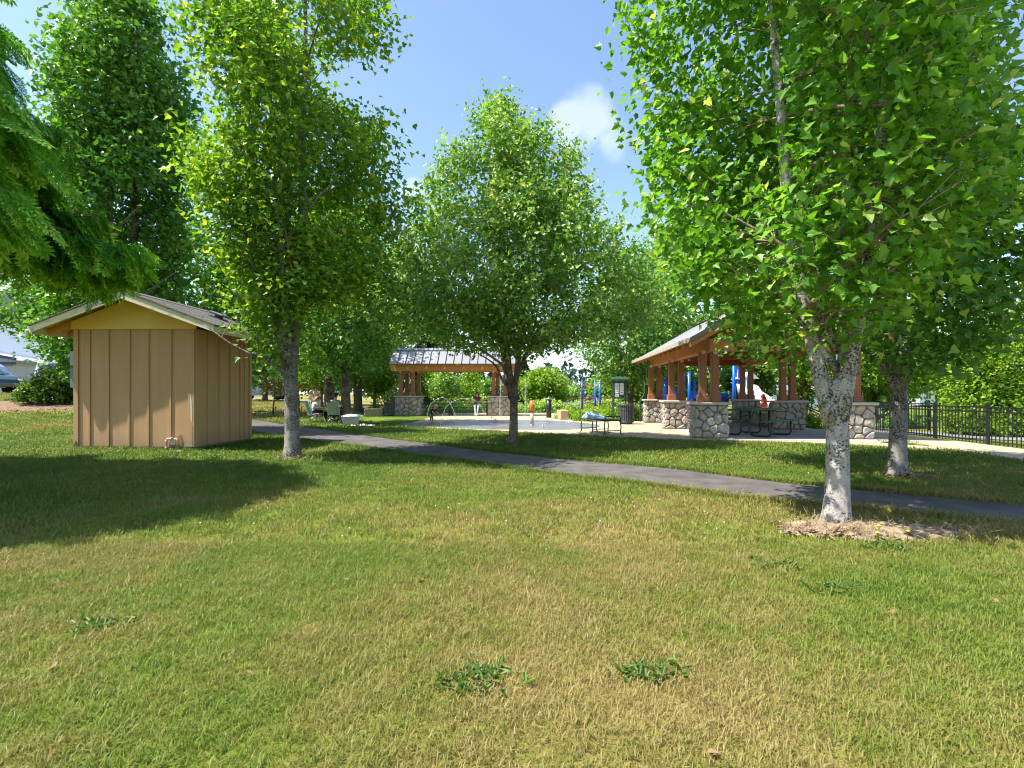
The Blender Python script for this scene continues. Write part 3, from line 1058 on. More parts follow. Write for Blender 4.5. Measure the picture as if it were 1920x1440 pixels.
def interp3(pts, n):
    P = np.array(pts, float)
    P = np.vstack([2 * P[0] - P[1], P, 2 * P[-1] - P[-2]])
    m = len(P) - 3
    outp = []
    for i in range(n):
        t = i / (n - 1) * m
        k = min(int(t), m - 1); u = t - k
        a, b, c, d = P[k:k + 4]
        outp.append(0.5 * (2 * b + (c - a) * u + (2 * a - 5 * b + 4 * c - d) * u * u + (3 * b - a - 3 * c + d) * u ** 3))
    return np.array(outp)

# ---- the near right maple
tree('maple_tree', 'large-leaved maple with white spotted bark forking above a straw and bark ring', (3.11, 4.85),
     [(1.85, 0.35), (2.05, 0.75), (2.4, 1.0), (2.95, 1.25), (3.6, 1.42), (4.6, 1.55), (5.8, 1.45), (7.0, 1.0), (7.9, 0.3)], 0.105, 1.42, 7.6, 1250, 19,
     'maple', 0.084, 'leaf_near', 'bark_white', 21, leaders=3, spread=0.36, n_limbs=20, limb_lo=1.75, sigma=0.155, big=300, lump=0.22, gap=-0.6,
     branchm='branch_tan', rise=0.75, extra_limbs=[([(-0.02, -0.03, 1.50), (-0.24, -0.05, 1.80), (-0.48, -0.1, 2.05), (-0.85, -0.2, 2.35)], 0.035, 0.012),
     ([(-0.05, -0.06, 1.7), (-0.22, -0.12, 1.98), (-0.26, -0.14, 2.35), (-0.4, -0.2, 3.0)], 0.042, 0.015)], inner=0.36, ntr=16, coff=(-0.36, 0.05))
# ---- left maple by the shed
tree('maple_tree', 'tall narrow maple with grey flecked trunk standing beside the brown shed', (-4.15, 9.55),
     [(2.0, 0.45), (2.5, 0.8), (3.1, 1.1), (4.1, 1.45), (5.6, 1.75), (7.3, 1.8), (9.0, 1.4), (10.8, 0.3)], 0.135, 2.1, 10.4, 1050, 28,
     'maple5', 0.108, 'leaf_left', 'bark_grey', 33, leaders=4, spread=0.34, n_limbs=26, limb_lo=1.9, sigma=0.20, big=300, lump=0.22, gap=-0.22, rise=1.35,
     extra_limbs=[([(-0.05, -0.02, 1.62), (-0.5, -0.1, 1.88), (-0.95, -0.2, 2.1), (-1.5, -0.25, 2.5)], 0.04, 0.012)], inner=0.25, ntr=14, gfreq=2.0)
# ---- centre maple
tree('maple_tree', 'broad pyramid-shaped maple in front of the splash pad', (0.03, 12.55),
     [(2.4, 1.2), (2.75, 2.4), (3.1, 2.95), (4.4, 2.7), (5.7, 2.25), (6.35, 1.85), (7.0, 1.4), (7.67, 0.9), (8.33, 0.4), (8.7, 0.12)], 0.108, 1.6, 8.5, 1600, 31,
     'maple5', 0.102, 'leaf_mid', 'bark_brown', 45, leaders=3, spread=0.5, n_limbs=34, limb_lo=1.7, sigma=0.155, lump=0.22, gap=-0.95, rise=0.9, coff=(-0.22, 0),
     extra_limbs=[([(0, 0, 1.45), (0.18, 0, 1.9), (0.42, -0.05, 2.5), (0.6, -0.1, 3.3)], 0.06, 0.02), ([(-0.02, -0.02, 1.35), (-0.25, -0.05, 1.6), (-0.45, -0.08, 2.0), (-0.9, -0.2, 2.3)], 0.04, 0.012)], inner=0.3)
# ---- second right maple beyond the path
tree('maple_tree', 'spreading dark maple with pale trunk on the grass between path and pavement', (5.85, 7.7),
     [(1.75, 0.8), (2.2, 2.2), (2.9, 2.65), (3.8, 2.6), (5.0, 2.45), (6.4, 2.1), (7.8, 1.7), (9.0, 0.9), (9.7, 0.25)], 0.118, 1.75, 9.4, 1250, 24,
     'maple5', 0.115, 'leaf_deep', 'bark_grey', 57, leaders=3, spread=0.42, n_limbs=30, limb_lo=1.85, sigma=0.21, lump=0.3, gap=0.02, rise=0.6,
     extra_limbs=[([(0, 0, 1.3), (-0.25, -0.05, 1.65), (-0.6, -0.1, 1.95), (-1.2, -0.2, 2.15)], 0.065, 0.02), ([(0.03, 0, 1.75), (0.5, -0.1, 2.02), (1.2, -0.3, 2.1), (2.1, -0.4, 1.95)], 0.04, 0.012)], inner=0.3, gfreq=2.0)
# ---- tall dense tree behind the shed
tree('hornbeam_tree', 'tall dense columnar tree rising behind the brown shed', (-11.2, 14.6),
     [(1.6, 1.3), (2.6, 1.7), (5, 1.75), (8, 1.6), (10.5, 1.3), (12.2, 0.8), (13.2, 0.2)], 0.16, 1.5, 12.8, 1400, 26,
     'maple5', 0.15, 'leaf_deep', 'bark_brown', 61, leaders=2, n_limbs=28, sigma=0.22, lump=0.16, gap=-1.0, rise=0.9, twigs=False, inner=0.35)
# ---- row by the lawn left of the shelter
T_ = [
 ((-6.65, 20.3), 'leaning maple behind the camp chairs on the grass', [(2.3, 1.0), (3.0, 1.95), (4.2, 2.2), (6.2, 2.3), (8.2, 1.6), (9.8, 0.5)], 0.20, 9.6, 'leaf_deep', 'bark_brown', 71),
 ((-10.3, 28.6), 'stout brown-trunked tree on the dry lawn behind the standing woman', [(2.2, 1.8), (3.4, 3.0), (6, 3.2), (9, 2.7), (11.5, 1.4), (12.5, 0.4)], 0.32, 12.2, 'leaf_deep', 'bark_brown', 72),
 ((-9.3, 30.6), 'tree with flared trunk on the dry lawn right of the seated group', [(2.0, 1.6), (3.2, 2.8), (6, 3.0), (9, 2.4), (11, 0.8)], 0.26, 10.8, 'leaf_deep', 'bark_brown', 73),
 ((-12.6, 33.5), 'thin-stemmed young tree beyond the standing woman near the road', [(1.6, 1.0), (2.8, 1.9), (5, 2.1), (7.2, 0.8)], 0.10, 7.0, 'leaf_bright', 'bark_brown', 74),
 ((-9.9, 36.5), 'slim bright young tree at the road edge near the shelter', [(1.4, 1.0), (2.6, 2.0), (4.6, 2.0), (6.5, 0.8)], 0.12, 6.3, 'leaf_bright', 'bark_brown', 75),
 ((-14.6, 24.0), 'dense dark tree overhanging the path right of the shed wall', [(1.5, 1.4), (2.6, 2.6), (5, 2.8), (7.5, 2.0), (9.2, 0.6)], 0.17, 9, 'leaf_deep', 'bark_brown', 76),
 ((-19.5, 40.0), 'leafy tree between lawn and parked silver car', [(1.3, 2.0), (2.6, 3.3), (6, 3.3), (9, 1.0)], 0.2, 8.6, 'leaf_mid', 'bark_brown', 77),
 ((-16, 44), 'rounded tree across the road behind the lawn', [(1.0, 2.2), (3.0, 3.6), (6, 3.4), (9, 1.0)], 0.2, 8.6, 'leaf_deep', 'bark_brown', 78),
 ((-9.6, 44), 'broad dark tree behind the shelter roof end', [(1.0, 2.2), (3.0, 3.4), (7, 3.4), (11, 1.0)], 0.2, 10.5, 'leaf_deep', 'bark_brown', 79),
]
for k, (xy, lab, env, tr, top, lm, bk, sd) in enumerate(T_):
    tree('park_tree', lab, xy, env, tr, min(2.2, top * 0.25), top, 640 if k < 3 else 420, 24, 'maple5' if k < 3 else 'simple', 0.16 if k < 3 else 0.24, lm, bk, sd,
         n_limbs=14, sigma=0.26 if k < 3 else 0.32, lump=0.22, gap=-0.6, twigs=False, rise=0.8, group='trees on the lawn by the road', inner=0.3, ntr=9)
# ---- trees behind the pavilion and the plaza
T_ = [
 ((5.6, 24.0), 'multi-stemmed tree beside the kiosk left of the pavilion', [(1.5, 0.9), (2.3, 1.9), (4, 2.45), (6, 2.2), (7.6, 1.2), (8.5, 0.3)], 0.14, 8.2, 'leaf_deep', 3, 81),
 ((8.9, 29.5), 'tall loose-crowned tree behind the pavilion roof ridge', [(2.6, 1.0), (4.5, 2.0), (7, 2.1), (9.4, 1.3), (11, 0.3)], 0.16, 10.8, 'leaf_mid', 1, 82),
 ((13.9, 29.5), 'dark small tree near the white slide', [(0.9, 0.5), (1.8, 1.3), (3.2, 1.6), (4.8, 0.8), (5.4, 0.2)], 0.09, 5.2, 'leaf_deep', 2, 83),
 ((13.6, 23.5), 'bright feathery tree seen between the pavilion posts', [(0.8, 0.8), (1.8, 1.8), (3.2, 2.1), (4.8, 1.2), (5.6, 0.3)], 0.10, 5.4, 'leaf_bright', 2, 84),
 ((17.2, 24.0), 'bright rounded tree behind the white-barked maple', [(0.9, 0.9), (2, 2.0), (3.4, 2.3), (5.2, 1.4), (6.2, 0.3)], 0.11, 5.9, 'leaf_bright', 2, 85),
 ((20.0, 27.0), 'green tree over the fence left of the small grey house', [(0.9, 1.2), (2, 2.0), (3.8, 2.2), (5.4, 0.5)], 0.11, 5.2, 'leaf_bright', 1, 86),
 ((29.0, 31.0), 'full green tree over the fence right of the small grey house', [(0.8, 1.6), (2, 2.7), (3.8, 2.6), (5.6, 0.6)], 0.13, 5.4, 'leaf_bright', 1, 87),
 ((9.5, 36), 'light green tree behind the blue play structure', [(0.8, 1.5), (2, 2.4), (4.2, 2.5), (6.6, 0.6)], 0.13, 6.3, 'leaf_bright', 1, 88),
 ((14.5, 37), 'dark tree behind the white slide', [(0.8, 1.8), (2.5, 2.9), (5, 2.8), (7.4, 0.6)], 0.16, 7, 'leaf_deep', 1, 89),
 ((2.9, 46), 'round-headed green tree alone beyond the splash pad', [(0.4, 1.4), (1.3, 2.0), (2.1, 2.0), (2.9, 1.4), (3.4, 0.4)], 0.14, 3.3, 'leaf_bright', 1, 90),
 ((9.0, 45), 'green tree behind the blue climbing posts', [(0.4, 1.3), (1.2, 1.9), (2.3, 1.7), (3.2, 0.5)], 0.13, 3.1, 'leaf_bright', 1, 91),
 ((5.4, 58), 'small tree far behind the climbing posts', [(0.3, 1.2), (1.6, 2.0), (3.2, 0.5)], 0.12, 3.0, 'leaf_mid', 1, 92),
]
for (xy, lab, env, tr, top, lm, ld, sd) in T_:
    tree('park_tree', lab, xy, env, tr, min(1.6, top * 0.2), top, 520, 24, 'maple5' if xy[1] < 25 else 'simple', 0.155 if xy[1] < 25 else 0.22, lm, 'bark_brown', sd, leaders=ld,
         spread=0.55, n_limbs=12, sigma=0.24, lump=0.25, gap=-0.6, twigs=False, rise=0.7, group='trees behind the pavilion and plaza', inner=0.25, ntr=9)
# young pointed trees behind the shelter
for k, (x, y, h_, wd, lab) in enumerate([
    (-6.0, 37.5, 3.0, 1.15, 'pointed young tree behind the left stone pillar of the shelter'),
    (-4.7, 36.0, 3.3, 1.2, 'bushy young tree behind the left shelter bench'),
    (-3.1, 38.0, 3.2, 1.2, 'pointed green tree in the middle of the shelter opening'),
    (-1.5, 37.0, 2.4, 1.0, 'lower young tree behind the seated woman')]):
    tree('young_tree', lab, (x, y), [(0.2, wd * 0.9), (1.0, wd), (2.2, wd * 0.8), (h_ * 0.85, wd * 0.32), (h_, 0.08)], 0.06, 0.5, h_, 230, 15, 'simple', 0.17,
         'leaf_mid' if k % 2 else 'leaf_bright', 'bark_brown', 101 + k, n_limbs=12, sigma=0.17, gap=-0.9, twigs=False, rise=0.5, group='young trees behind the shelter', inner=0.15, ntr=7)
# small tree before the white house, far left
tree('park_tree', 'small dark-leaved tree in front of the white house', (-18.2, 20.5), [(2.65, 1.0), (3.1, 1.9), (3.9, 2.1), (5, 1.6), (6.2, 0.4)], 0.12, 1.8, 5.8, 330, 16,
     'maple5', 0.16, 'leaf_deep', 'bark_brown', 111, n_limbs=12, sigma=0.24, gap=-0.5, twigs=False, rise=0.5, inner=0.25)

def shrub(name, label, xy, rx, h_, n_cl, per, leafm, lsize, seed, group=None, kind='oval', sig=0.10, ry=None, category='shrub', stems=9, tdark=0.0):
    r = np.random.default_rng(seed)
    ry = ry or rx
    bz = gz(*xy)
    root = thing(name, label, category, (xy[0], xy[1], bz), 0, group)
    u = unit(r.normal(size=(n_cl, 3)))
    u[:, 2] = abs(u[:, 2])
    q = 0.55 + 0.45 * r.random(n_cl) ** 0.5
    lum = 1 + 0.2 * wavy(u * 2, 2.0, seed)
    C = u * (q * lum)[:, None] * np.array([rx, ry, h_])
    C[:, 2] = np.maximum(C[:, 2], 0.06 * h_ + 0.2 * h_ * r.random(n_cl))
    sb = MB()
    for i in range(stems):
        e = C[r.integers(n_cl)]
        sb.tube([(e[0] * 0.1, e[1] * 0.1, -0.03), (e[0] * 0.4, e[1] * 0.4, e[2] * 0.55), tuple(e)], [0.018, 0.012, 0.004], 5)
    sb.build('stems', 'branch_grey', root)
    idx = np.repeat(np.arange(n_cl), per)
    P = C[idx] + r.normal(size=(len(idx), 3)) * sig
    P[:, 2] = np.maximum(P[:, 2], 0.02)
    fr = leaf_frames(P, unit(P + np.array([0, 0, 0.2 * h_])), r, 0.2)
    S = lsize * (0.6 + 0.6 * r.random(len(P)))
    # young growth at the tips of the top is lighter
    tint = np.clip(0.30 + 0.40 * r.random(n_cl)[idx] + 0.45 * (P[:, 2] / h_ - 0.55) + r.normal(size=len(P)) * 0.16 - tdark, 0, 1)
    f = link('foliage', leaf_cloud_mesh('foliage', P, S, fr, kind, leafm, tint), root)
    f['kind'] = 'stuff'
    return root
shrub('rhododendron', 'broad rhododendron with yellow-green tips left of the shed', (-17.75, 19.6), 1.05, 1.45, 250, 20, 'leaf_shrub', 0.12, 201, ry=0.8)
shrub('rhododendron', 'smaller rhododendron half hidden by the meter boxes of the shed', (-16.95, 19.9), 0.7, 1.40, 150, 20, 'leaf_shrub', 0.12, 202, ry=0.7)
shrub('rhododendron', 'low rhododendron clump beside the teal car', (-19.35, 20.3), 0.45, 0.65, 70, 18, 'leaf_shrub', 0.11, 203)
SH = [
 (3.5, 22.6, 0.75, 0.50, 'bright low shrub behind the bench with towels'),
 (4.5, 23.2, 0.80, 0.62, 'yellow-green shrub at the foot of the kiosk'),
 (2.7, 24.6, 0.60, 0.45, 'small low shrub beside the tan concrete block'),
 (5.3, 22.9, 0.5, 0.55, 'shrub tucked behind the slatted litter bin by the pavilion'),
 (10.6, 18.8, 0.7, 0.55, 'low shrub below the black handrail'),
 (11.0, 20.3, 0.7, 0.60, 'green shrub behind the black handrail'),
 (-7.6, 30.5, 0.8, 1.25, 'leafy shrub behind the litter bin near the shelter'),
 (-6.8, 31.0, 0.7, 1.10, 'shrub at the left end of the stone pillar of the shelter'),
 (14.2, 18.4, 0.6, 0.45, 'dark low shrub behind the far fence'),
]
for k, (x, y, rx, h_, lab) in enumerate(SH):
    shrub('shrub', lab, (x, y), rx, h_, 90, 17, 'leaf_bright' if k not in (8, 3) else 'leaf_deep', 0.10, 210 + k, group='shrubs round the plaza')
# low hedges behind the shelter and the pad
for k, (x, y, rx, ry, h_, lab) in enumerate([
    (-2.6, 34.0, 3.4, 0.8, 0.75, 'long low hedge behind the shelter benches'),
    (2.4, 33.8, 2.2, 0.8, 0.60, 'low hedge behind the orange spray pole'),
    (6.2, 35.5, 2.2, 0.8, 0.75, 'low hedge behind the climbing posts')]):
    shrub('hedge', lab, (x, y), rx, h_, 190, 17, 'leaf_mid', 0.14, 230 + k, ry=ry, category='hedge', sig=0.14)
# tall bright evergreens behind the right fence
for k, (x, y, h_, wd, lab) in enumerate([
    (14.1, 15.2, 3.0, 0.9, 'bright evergreen nearest the second fence, shortest of the row'),
    (15.3, 15.4, 4.4, 1.15, 'tall bright evergreen in the middle of the row behind the fence'),
    (16.7, 15.4, 5.2, 1.25, 'tallest bright evergreen at the right of the row behind the fence')]):
    tree('evergreen_tree', lab, (x, y), [(0.1, wd * 0.9), (h_ * 0.3, wd), (h_ * 0.7, wd * 0.85), (h_ * 0.92, wd * 0.45), (h_, 0.1)], 0.08, 0.5, h_, 520, 22, 'simple', 0.10, 'leaf_bright', 'bark_brown', 240 + k, n_limbs=14, sigma=0.13, gap=-1.2, lump=0.18, twigs=False, rise=0.5, inner=0.5, group='evergreens behind the right fence', ntr=8)

# ---- firs
def fir(label, x, y, H, rad, seed, name='fir_tree', group='firs on the skyline', leafm='leaf_conifer', base=0.6):
    r = np.random.default_rng(seed)
    bz = gz(x, y)
    root = thing(name, label, 'tree', (x, y, bz), 0, group)
    tb = MB()
    tb.tube([(0, 0, -0.1), (0, 0, H * 0.5), (0, 0, H)], [0.03 * H, 0.017 * H, 0.003 * H], 7)
    tb.build('trunk', 'bark_brown', root)
    P, T = [], []
    nw = int(14 + H * 1.6)
    for i in range(nw):
        z = base + (H - base) * (i / nw) ** 0.9
        rr = rad * (1 - z / H) ** 0.8 * (0.75 + 0.4 * r.random()) + 0.05
        for j in range(7):
            a_ = r.random() * 6.28
            m = 11
            s_ = np.linspace(0.1, 1, m)
            q = np.stack([np.cos(a_) * rr * s_, np.sin(a_) * rr * s_, z - 0.28 * rr * s_ + 0.14 * rr * s_ ** 3], 1)
            q = np.repeat(q, 3, 0) + r.normal(size=(m * 3, 3)) * 0.07 * rr
            P.append(q); T.append(np.full(len(q), r.random()))
    P = np.concatenate(P); T = np.concatenate(T)
    fr = leaf_frames(P, unit(P * np.array([1, 1, 0]) + 1e-6), r, 0.7, 0.9)
    S = rad * 0.16 * (0.6 + 0.7 * r.random(len(P)))
    f = link('crown', leaf_cloud_mesh('crown', P, S, fr, 'simple', leafm, np.clip(T + r.normal(size=len(P)) * 0.15, 0, 1)), root)
    f['kind'] = 'stuff'
    return root
for (x, y, H, rad, lab) in [
    (1.55, 66, 5.9, 1.9, 'lone dark fir beyond the orange spray pole'),
    (-5.0, 70, 6.8, 2.2, 'dark fir between the young trees behind the shelter'),
    (-3.0, 78, 5.8, 2.3, 'hazy fir right of the shelter opening'),
    (12.6, 78, 5.4, 2.0, 'pointed small fir left of the climbing posts'),
    (44, 55, 8.2, 2.9, 'tall dark fir behind the small grey house'),
    (47.5, 57, 7.2, 2.8, 'broad dark fir right behind the small grey house'),
    (41.5, 60, 6.2, 2.4, 'lower dark fir left behind the small grey house'),
    (-6.4, 41, 9.0, 2.6, 'dark conifer behind the left end of the shelter')]:
    fir(lab, x, y, H, rad, int(abs(x) * 13 + y))
# distant woods: one mass on the skyline
r = np.random.default_rng(400)
n = 9000
th = r.random(n) * 2.0 - 1.0
D = 95 + 55 * r.random(n)
x = D * np.tan(th * 0.86) * 0.95
top = 4.6 + 1.5 * np.sin(x * 0.21) + 1.1 * np.sin(x * 0.53 + 1) + 0.8 * np.sin(x * 1.1)
base = g(x, D)
P = np.stack([x, D, base + 1.3 + (np.maximum(top, 2.2) + 0.018 * D - 1.0) * r.random(n) ** 0.7], 1)
fr = leaf_frames(P, unit(P * np.array([0.2, -1, 0.0])), r, 0.3)
S = 1.3 * (0.5 + 0.7 * r.random(n))
o = link('distant_woods', leaf_cloud_mesh('distant_woods', P, S, fr, 'maple5', 'leaf_conifer', np.clip(0.55 + 0.45 * np.sin(x * 0.4) + r.normal(size=n) * 0.2, 0, 1)))
tag(o, 'line of dark woods far off on the skyline', 'woods', kind='stuff')

# ---- western red cedar on the left
def cedar(x, y, H, seed):
    r = np.random.default_rng(seed)
    bz = gz(x, y)
    root = thing('cedar_tree', 'big drooping cedar with brown cones overhanging the left lawn', 'tree', (x, y, bz), 0)
    tb, lb, cn = MB(), MB(), MB()
    tb.tube([(0, 0, -0.1), (0, 0, 0.3), (0.05, 0, 2), (0, 0.05, H * 0.6), (0, 0, H)], [0.42, 0.30, 0.25, 0.14, 0.02], 12, wob=0.08, seed=3)
    # spray templates: flat ferny sprays, many short scaly twigs
    temps = []
    for k in range(5):
        V, L_, tot, tn = [], [], [], []
        rr = np.random.default_rng(900 + k)
        def needle(p, d, ln, wd, tv):
            sdir = np.cross(d, np.array([0, 0, 1.0])) + 1e-6
            sdir = sdir / np.linalg.norm(sdir)
            b0 = len(V)
            V.extend([p - sdir * wd * 0.4, p + d * ln * 0.55 - sdir * wd, p + d * ln, p + d * ln * 0.5 + sdir * wd])
            L_.extend([b0, b0 + 1, b0 + 2, b0 + 3]); tot.append(4); tn.append(tv)
        m = 13
        for i in range(m):
            f = i / (m - 1)
            p = np.array([0, f, -0.16 * f * f])
            ln = 0.40 * (1 - f) ** 0.7 * (0.5 + 0.5 * min(1, f * 4)) + 0.07
            for sgn in (-1, 1):
                d = np.array([sgn * 0.80, 0.62, -0.10 - 0.2 * rr.random()])
                d /= np.linalg.norm(d)
                q = max(2, int(ln / 0.095))
                for j in range(q):
                    pp = p + d * ln * j / q
                    for s2 in (-1, 1):
                        d2 = d + np.array([0.45 * s2 * d[1], -0.45 * s2 * d[0], 0]) + rr.normal(size=3) * 0.10
                        d2 /= np.linalg.norm(d2)
                        needle(pp, d2, 0.15, 0.024, np.clip(0.35 + 0.45 * f + 0.3 * j / q + rr.normal() * 0.15, 0, 1))
        V = np.array(V)
        tot = np.array(tot)
        temps.append((V, np.array(L_), tot, np.array(tn)))
    sprays = []
    nb = 92
    for i in range(nb):
        z = 3.50 + (H - 3.7) * (i / nb) ** 1.05
        Rr = (4.4 * (1 - (z / H)) ** 0.62 + 0.25) * (0.82 + 0.28 * r.random())
        az = i * 2.39996 + r.normal() * 0.25
        dx, dy = math.cos(az), math.sin(az)
        dr = 0.13 * Rr
        c = bez(np.array([0, 0, z + 0.25]), np.array([dx * Rr * 0.35, dy * Rr * 0.35, z + 0.30]), np.array([dx * Rr * 0.75, dy * Rr * 0.75, z - dr]), np.array([dx * Rr, dy * Rr, z - dr * 0.9]), 14)
        c = c + np.cumsum(r.normal(size=(14, 3)) * 0.02, 0) * np.linspace(0, 1, 14)[:, None]
        lb.tube(c, list(np.linspace(0.045 * (1 - z / H) + 0.016, 0.006, 14)), 6)
        def hang(p, d, f):
            ln = (0.34 + 0.34 * r.random()) * (0.9 + 0.2 * (1 - f))
            nrm = unit(np.array([0, 0, 0.8]) + r.normal(size=3) * 0.45 + np.array([dx, dy, 0]) * 0.7)
            sprays.append((p, unit(d), nrm, ln, r.integers(5), r.random()))
            if r.random() < 0.035 and f > 0.3:
                for _ in range(6):
                    q = p + np.array([0, 0, -0.05]) + r.normal(size=3) * 0.06
                    cn.lathe([(0.004, -0.02), (0.013, -0.008), (0.010, 0.010), (0.003, 0.02)], tuple(q), 5)
        nst = int(6 + Rr * 3.4)
        for j in range(nst):
            f = 0.15 + 0.85 * (j + r.random() * 0.7) / nst
            k = min(f, 0.999) * 13
            k0 = int(k)
            p = c[k0] * (1 - (k - k0)) + c[k0 + 1] * (k - k0)
            tang = unit(c[k0 + 1] - c[k0])
            for sgn in (-1, 1):
                side = np.array([-dy, dx, 0]) * sgn
                sl = (0.30 + 0.75 * r.random()) * (1.15 - 0.75 * f)
                e = p + side * sl * 0.8 + tang * sl * 0.55 + np.array([0, 0, -0.10 * sl - 0.12 * sl * r.random()])
                lb.tube([p, (p + e) / 2 + np.array([0, 0, 0.03]), e], [0.010, 0.007, 0.003], 4, caps=False)
                ns = int(3 + sl * 7)
                for q_ in range(ns):
                    u = (q_ + r.random()) / ns
                    pp = p + (e - p) * u
                    d = unit(side) * (0.25 + 0.3 * u) + tang * 0.35 + np.array([0, 0, -0.75 - 0.75 * r.random()]) + r.normal(size=3) * 0.22
                    hang(pp, d, f)
                hang(e, unit(e - p) + np.array([0, 0, -0.5]) + r.normal(size=3) * 0.1, f)
            hang(p, tang * 0.4 + np.array([0, 0, -0.9]) + r.normal(size=3) * 0.25, f)
        hang(c[-1], unit(c[-1] - c[-2]) + np.array([0, 0, -0.35]), 1)
    tb.build('trunk', 'bark_brown', root)
    lb.build('boughs', 'branch_grey', root)
    o_ = cn.build('cones', 'cone_brown', root)
    o_['kind'] = 'stuff'
    PW = np.array([s[0] for s in sprays]) + np.array([x, y, bz])
    px, py = project_px(PW)
    vis = (px > -20) & (py > -20) & (px < 1900)
    dist = np.linalg.norm(PW - np.array([0, 0, CAM_H]), axis=1)
    score = np.where(vis, 1 / dist, -1)
    order = set(np.argsort(-score)[:300].tolist())
    tm = []
    for V, L_, tot, tn in temps:
        for dv in (-0.18, 0.0, 0.18):
            tm.append(np_mesh('spray', V, L_, np.arange(len(tot)) * 4, tot, 'leaf_cedar', tint=np.clip(tn + dv, 0, 1)))
    pts, eul, scl, pk = [], [], [], []
    for i, (p, d, nrm, ln, k, tv) in enumerate(sprays):
        nrm = unit(nrm - d * (nrm @ d))
        b = np.cross(d, nrm)
        M = Matrix((Vector(b), Vector(d), Vector(nrm))).transposed()
        pick = int(k) * 3 + int(tv * 2.99)
        if i in order:
            o = bpy.data.objects.new('spray', tm[pick])
            COL.objects.link(o)
            o.parent = root
            o.matrix_local = Matrix.LocRotScale(Vector(p), M.to_quaternion(), Vector((ln, ln, ln)))
        else:
            pts.append(p); eul.append(tuple(M.to_euler())); scl.append(ln); pk.append(pick)
    f = scatter('foliage', np.array(pts), scl, tm, None, None, rot=np.array(eul), pick=np.array(pk))
    f.parent = root


# ================================================================== grass
SHED_O = (-6.48, 10.35)
SHED_RZ = R(-2.0)
def shed_pt(x, y):
    return rot2((SHED_O[0] + x, SHED_O[1] + y), SHED_O, SHED_RZ)
SHED_POLY = [shed_pt(*p) for p in ((-2.55, -0.02), (0.02, -0.02), (0.02, 2.1), (-2.55, 2.1))]
RINGS = [((3.2, 4.58), 0.78, 0.30, 0.0), ((-4.15, 9.48), 0.36, 0.22, 0), ((5.9, 7.65), 0.36, 0.25, 0), ((0.03, 12.5), 0.2, 0.2, 0)]
blob('tree_ring', (3.20, 4.60), 0.86, 0.34, 'bare_soil', 0.045, 5, R(-12))
blob('tree_ring', (-4.12, 9.45), 0.46, 0.26, 'mulch', 0.014, 6)
blob('tree_ring', (5.9, 7.62), 0.36, 0.24, 'mulch', 0.014, 7)
blob('mulch_bed', (-18.2, 19.9), 3.6, 1.9, 'mulch', 0.12, 8)
blob('worn_patch', (-8.92, 10.2), 0.30, 0.13, 'bare_soil', 0.012, 9)
blob('worn_patch', (-6.75, 10.2), 0.30, 0.10, 'bare_soil', 0.012, 10)

def tuft_mesh(name, seed, blades, rad, hgt, wid, m='grass_blade', bend=0.6, tlo=0.0, thi=1.0):
    r = np.random.default_rng(seed)
    V, L_, tot, tn = [], [], [], []
    for i in range(blades):
        a_ = r.random() * 6.28
        q = rad * math.sqrt(r.random())
        p = np.array([math.cos(a_) * q, math.sin(a_) * q, -0.004])
        h_ = hgt * (0.45 + 0.75 * r.random())
        da = r.random() * 6.28
        d = np.array([math.cos(da), math.sin(da), 0])
        sd = np.array([-d[1], d[0], 0])
        w_ = wid * (0.7 + 0.6 * r.random())
        bd = bend * (0.3 + r.random())
        p1 = p + d * h_ * bd * 0.35 + np.array([0, 0, h_ * 0.6])
        p2 = p + d * h_ * bd * 1.0 + np.array([0, 0, h_ * (1.0 - 0.28 * bd)])
        b0 = len(V)
        V.extend([p - sd * w_, p + sd * w_, p1 + sd * w_ * 0.8, p1 - sd * w_ * 0.8, p2])
        t_ = tlo + (thi - tlo) * r.random()
        L_.extend([b0, b0 + 1, b0 + 2, b0 + 3]); tot.append(4); tn.append(t_)
        L_.extend([b0 + 3, b0 + 2, b0 + 4]); tot.append(3); tn.append(t_)
    tot = np.array(tot)
    return np_mesh(name, np.array(V), np.array(L_), np.concatenate([[0], np.cumsum(tot)[:-1]]), tot, m, tint=np.array(tn))

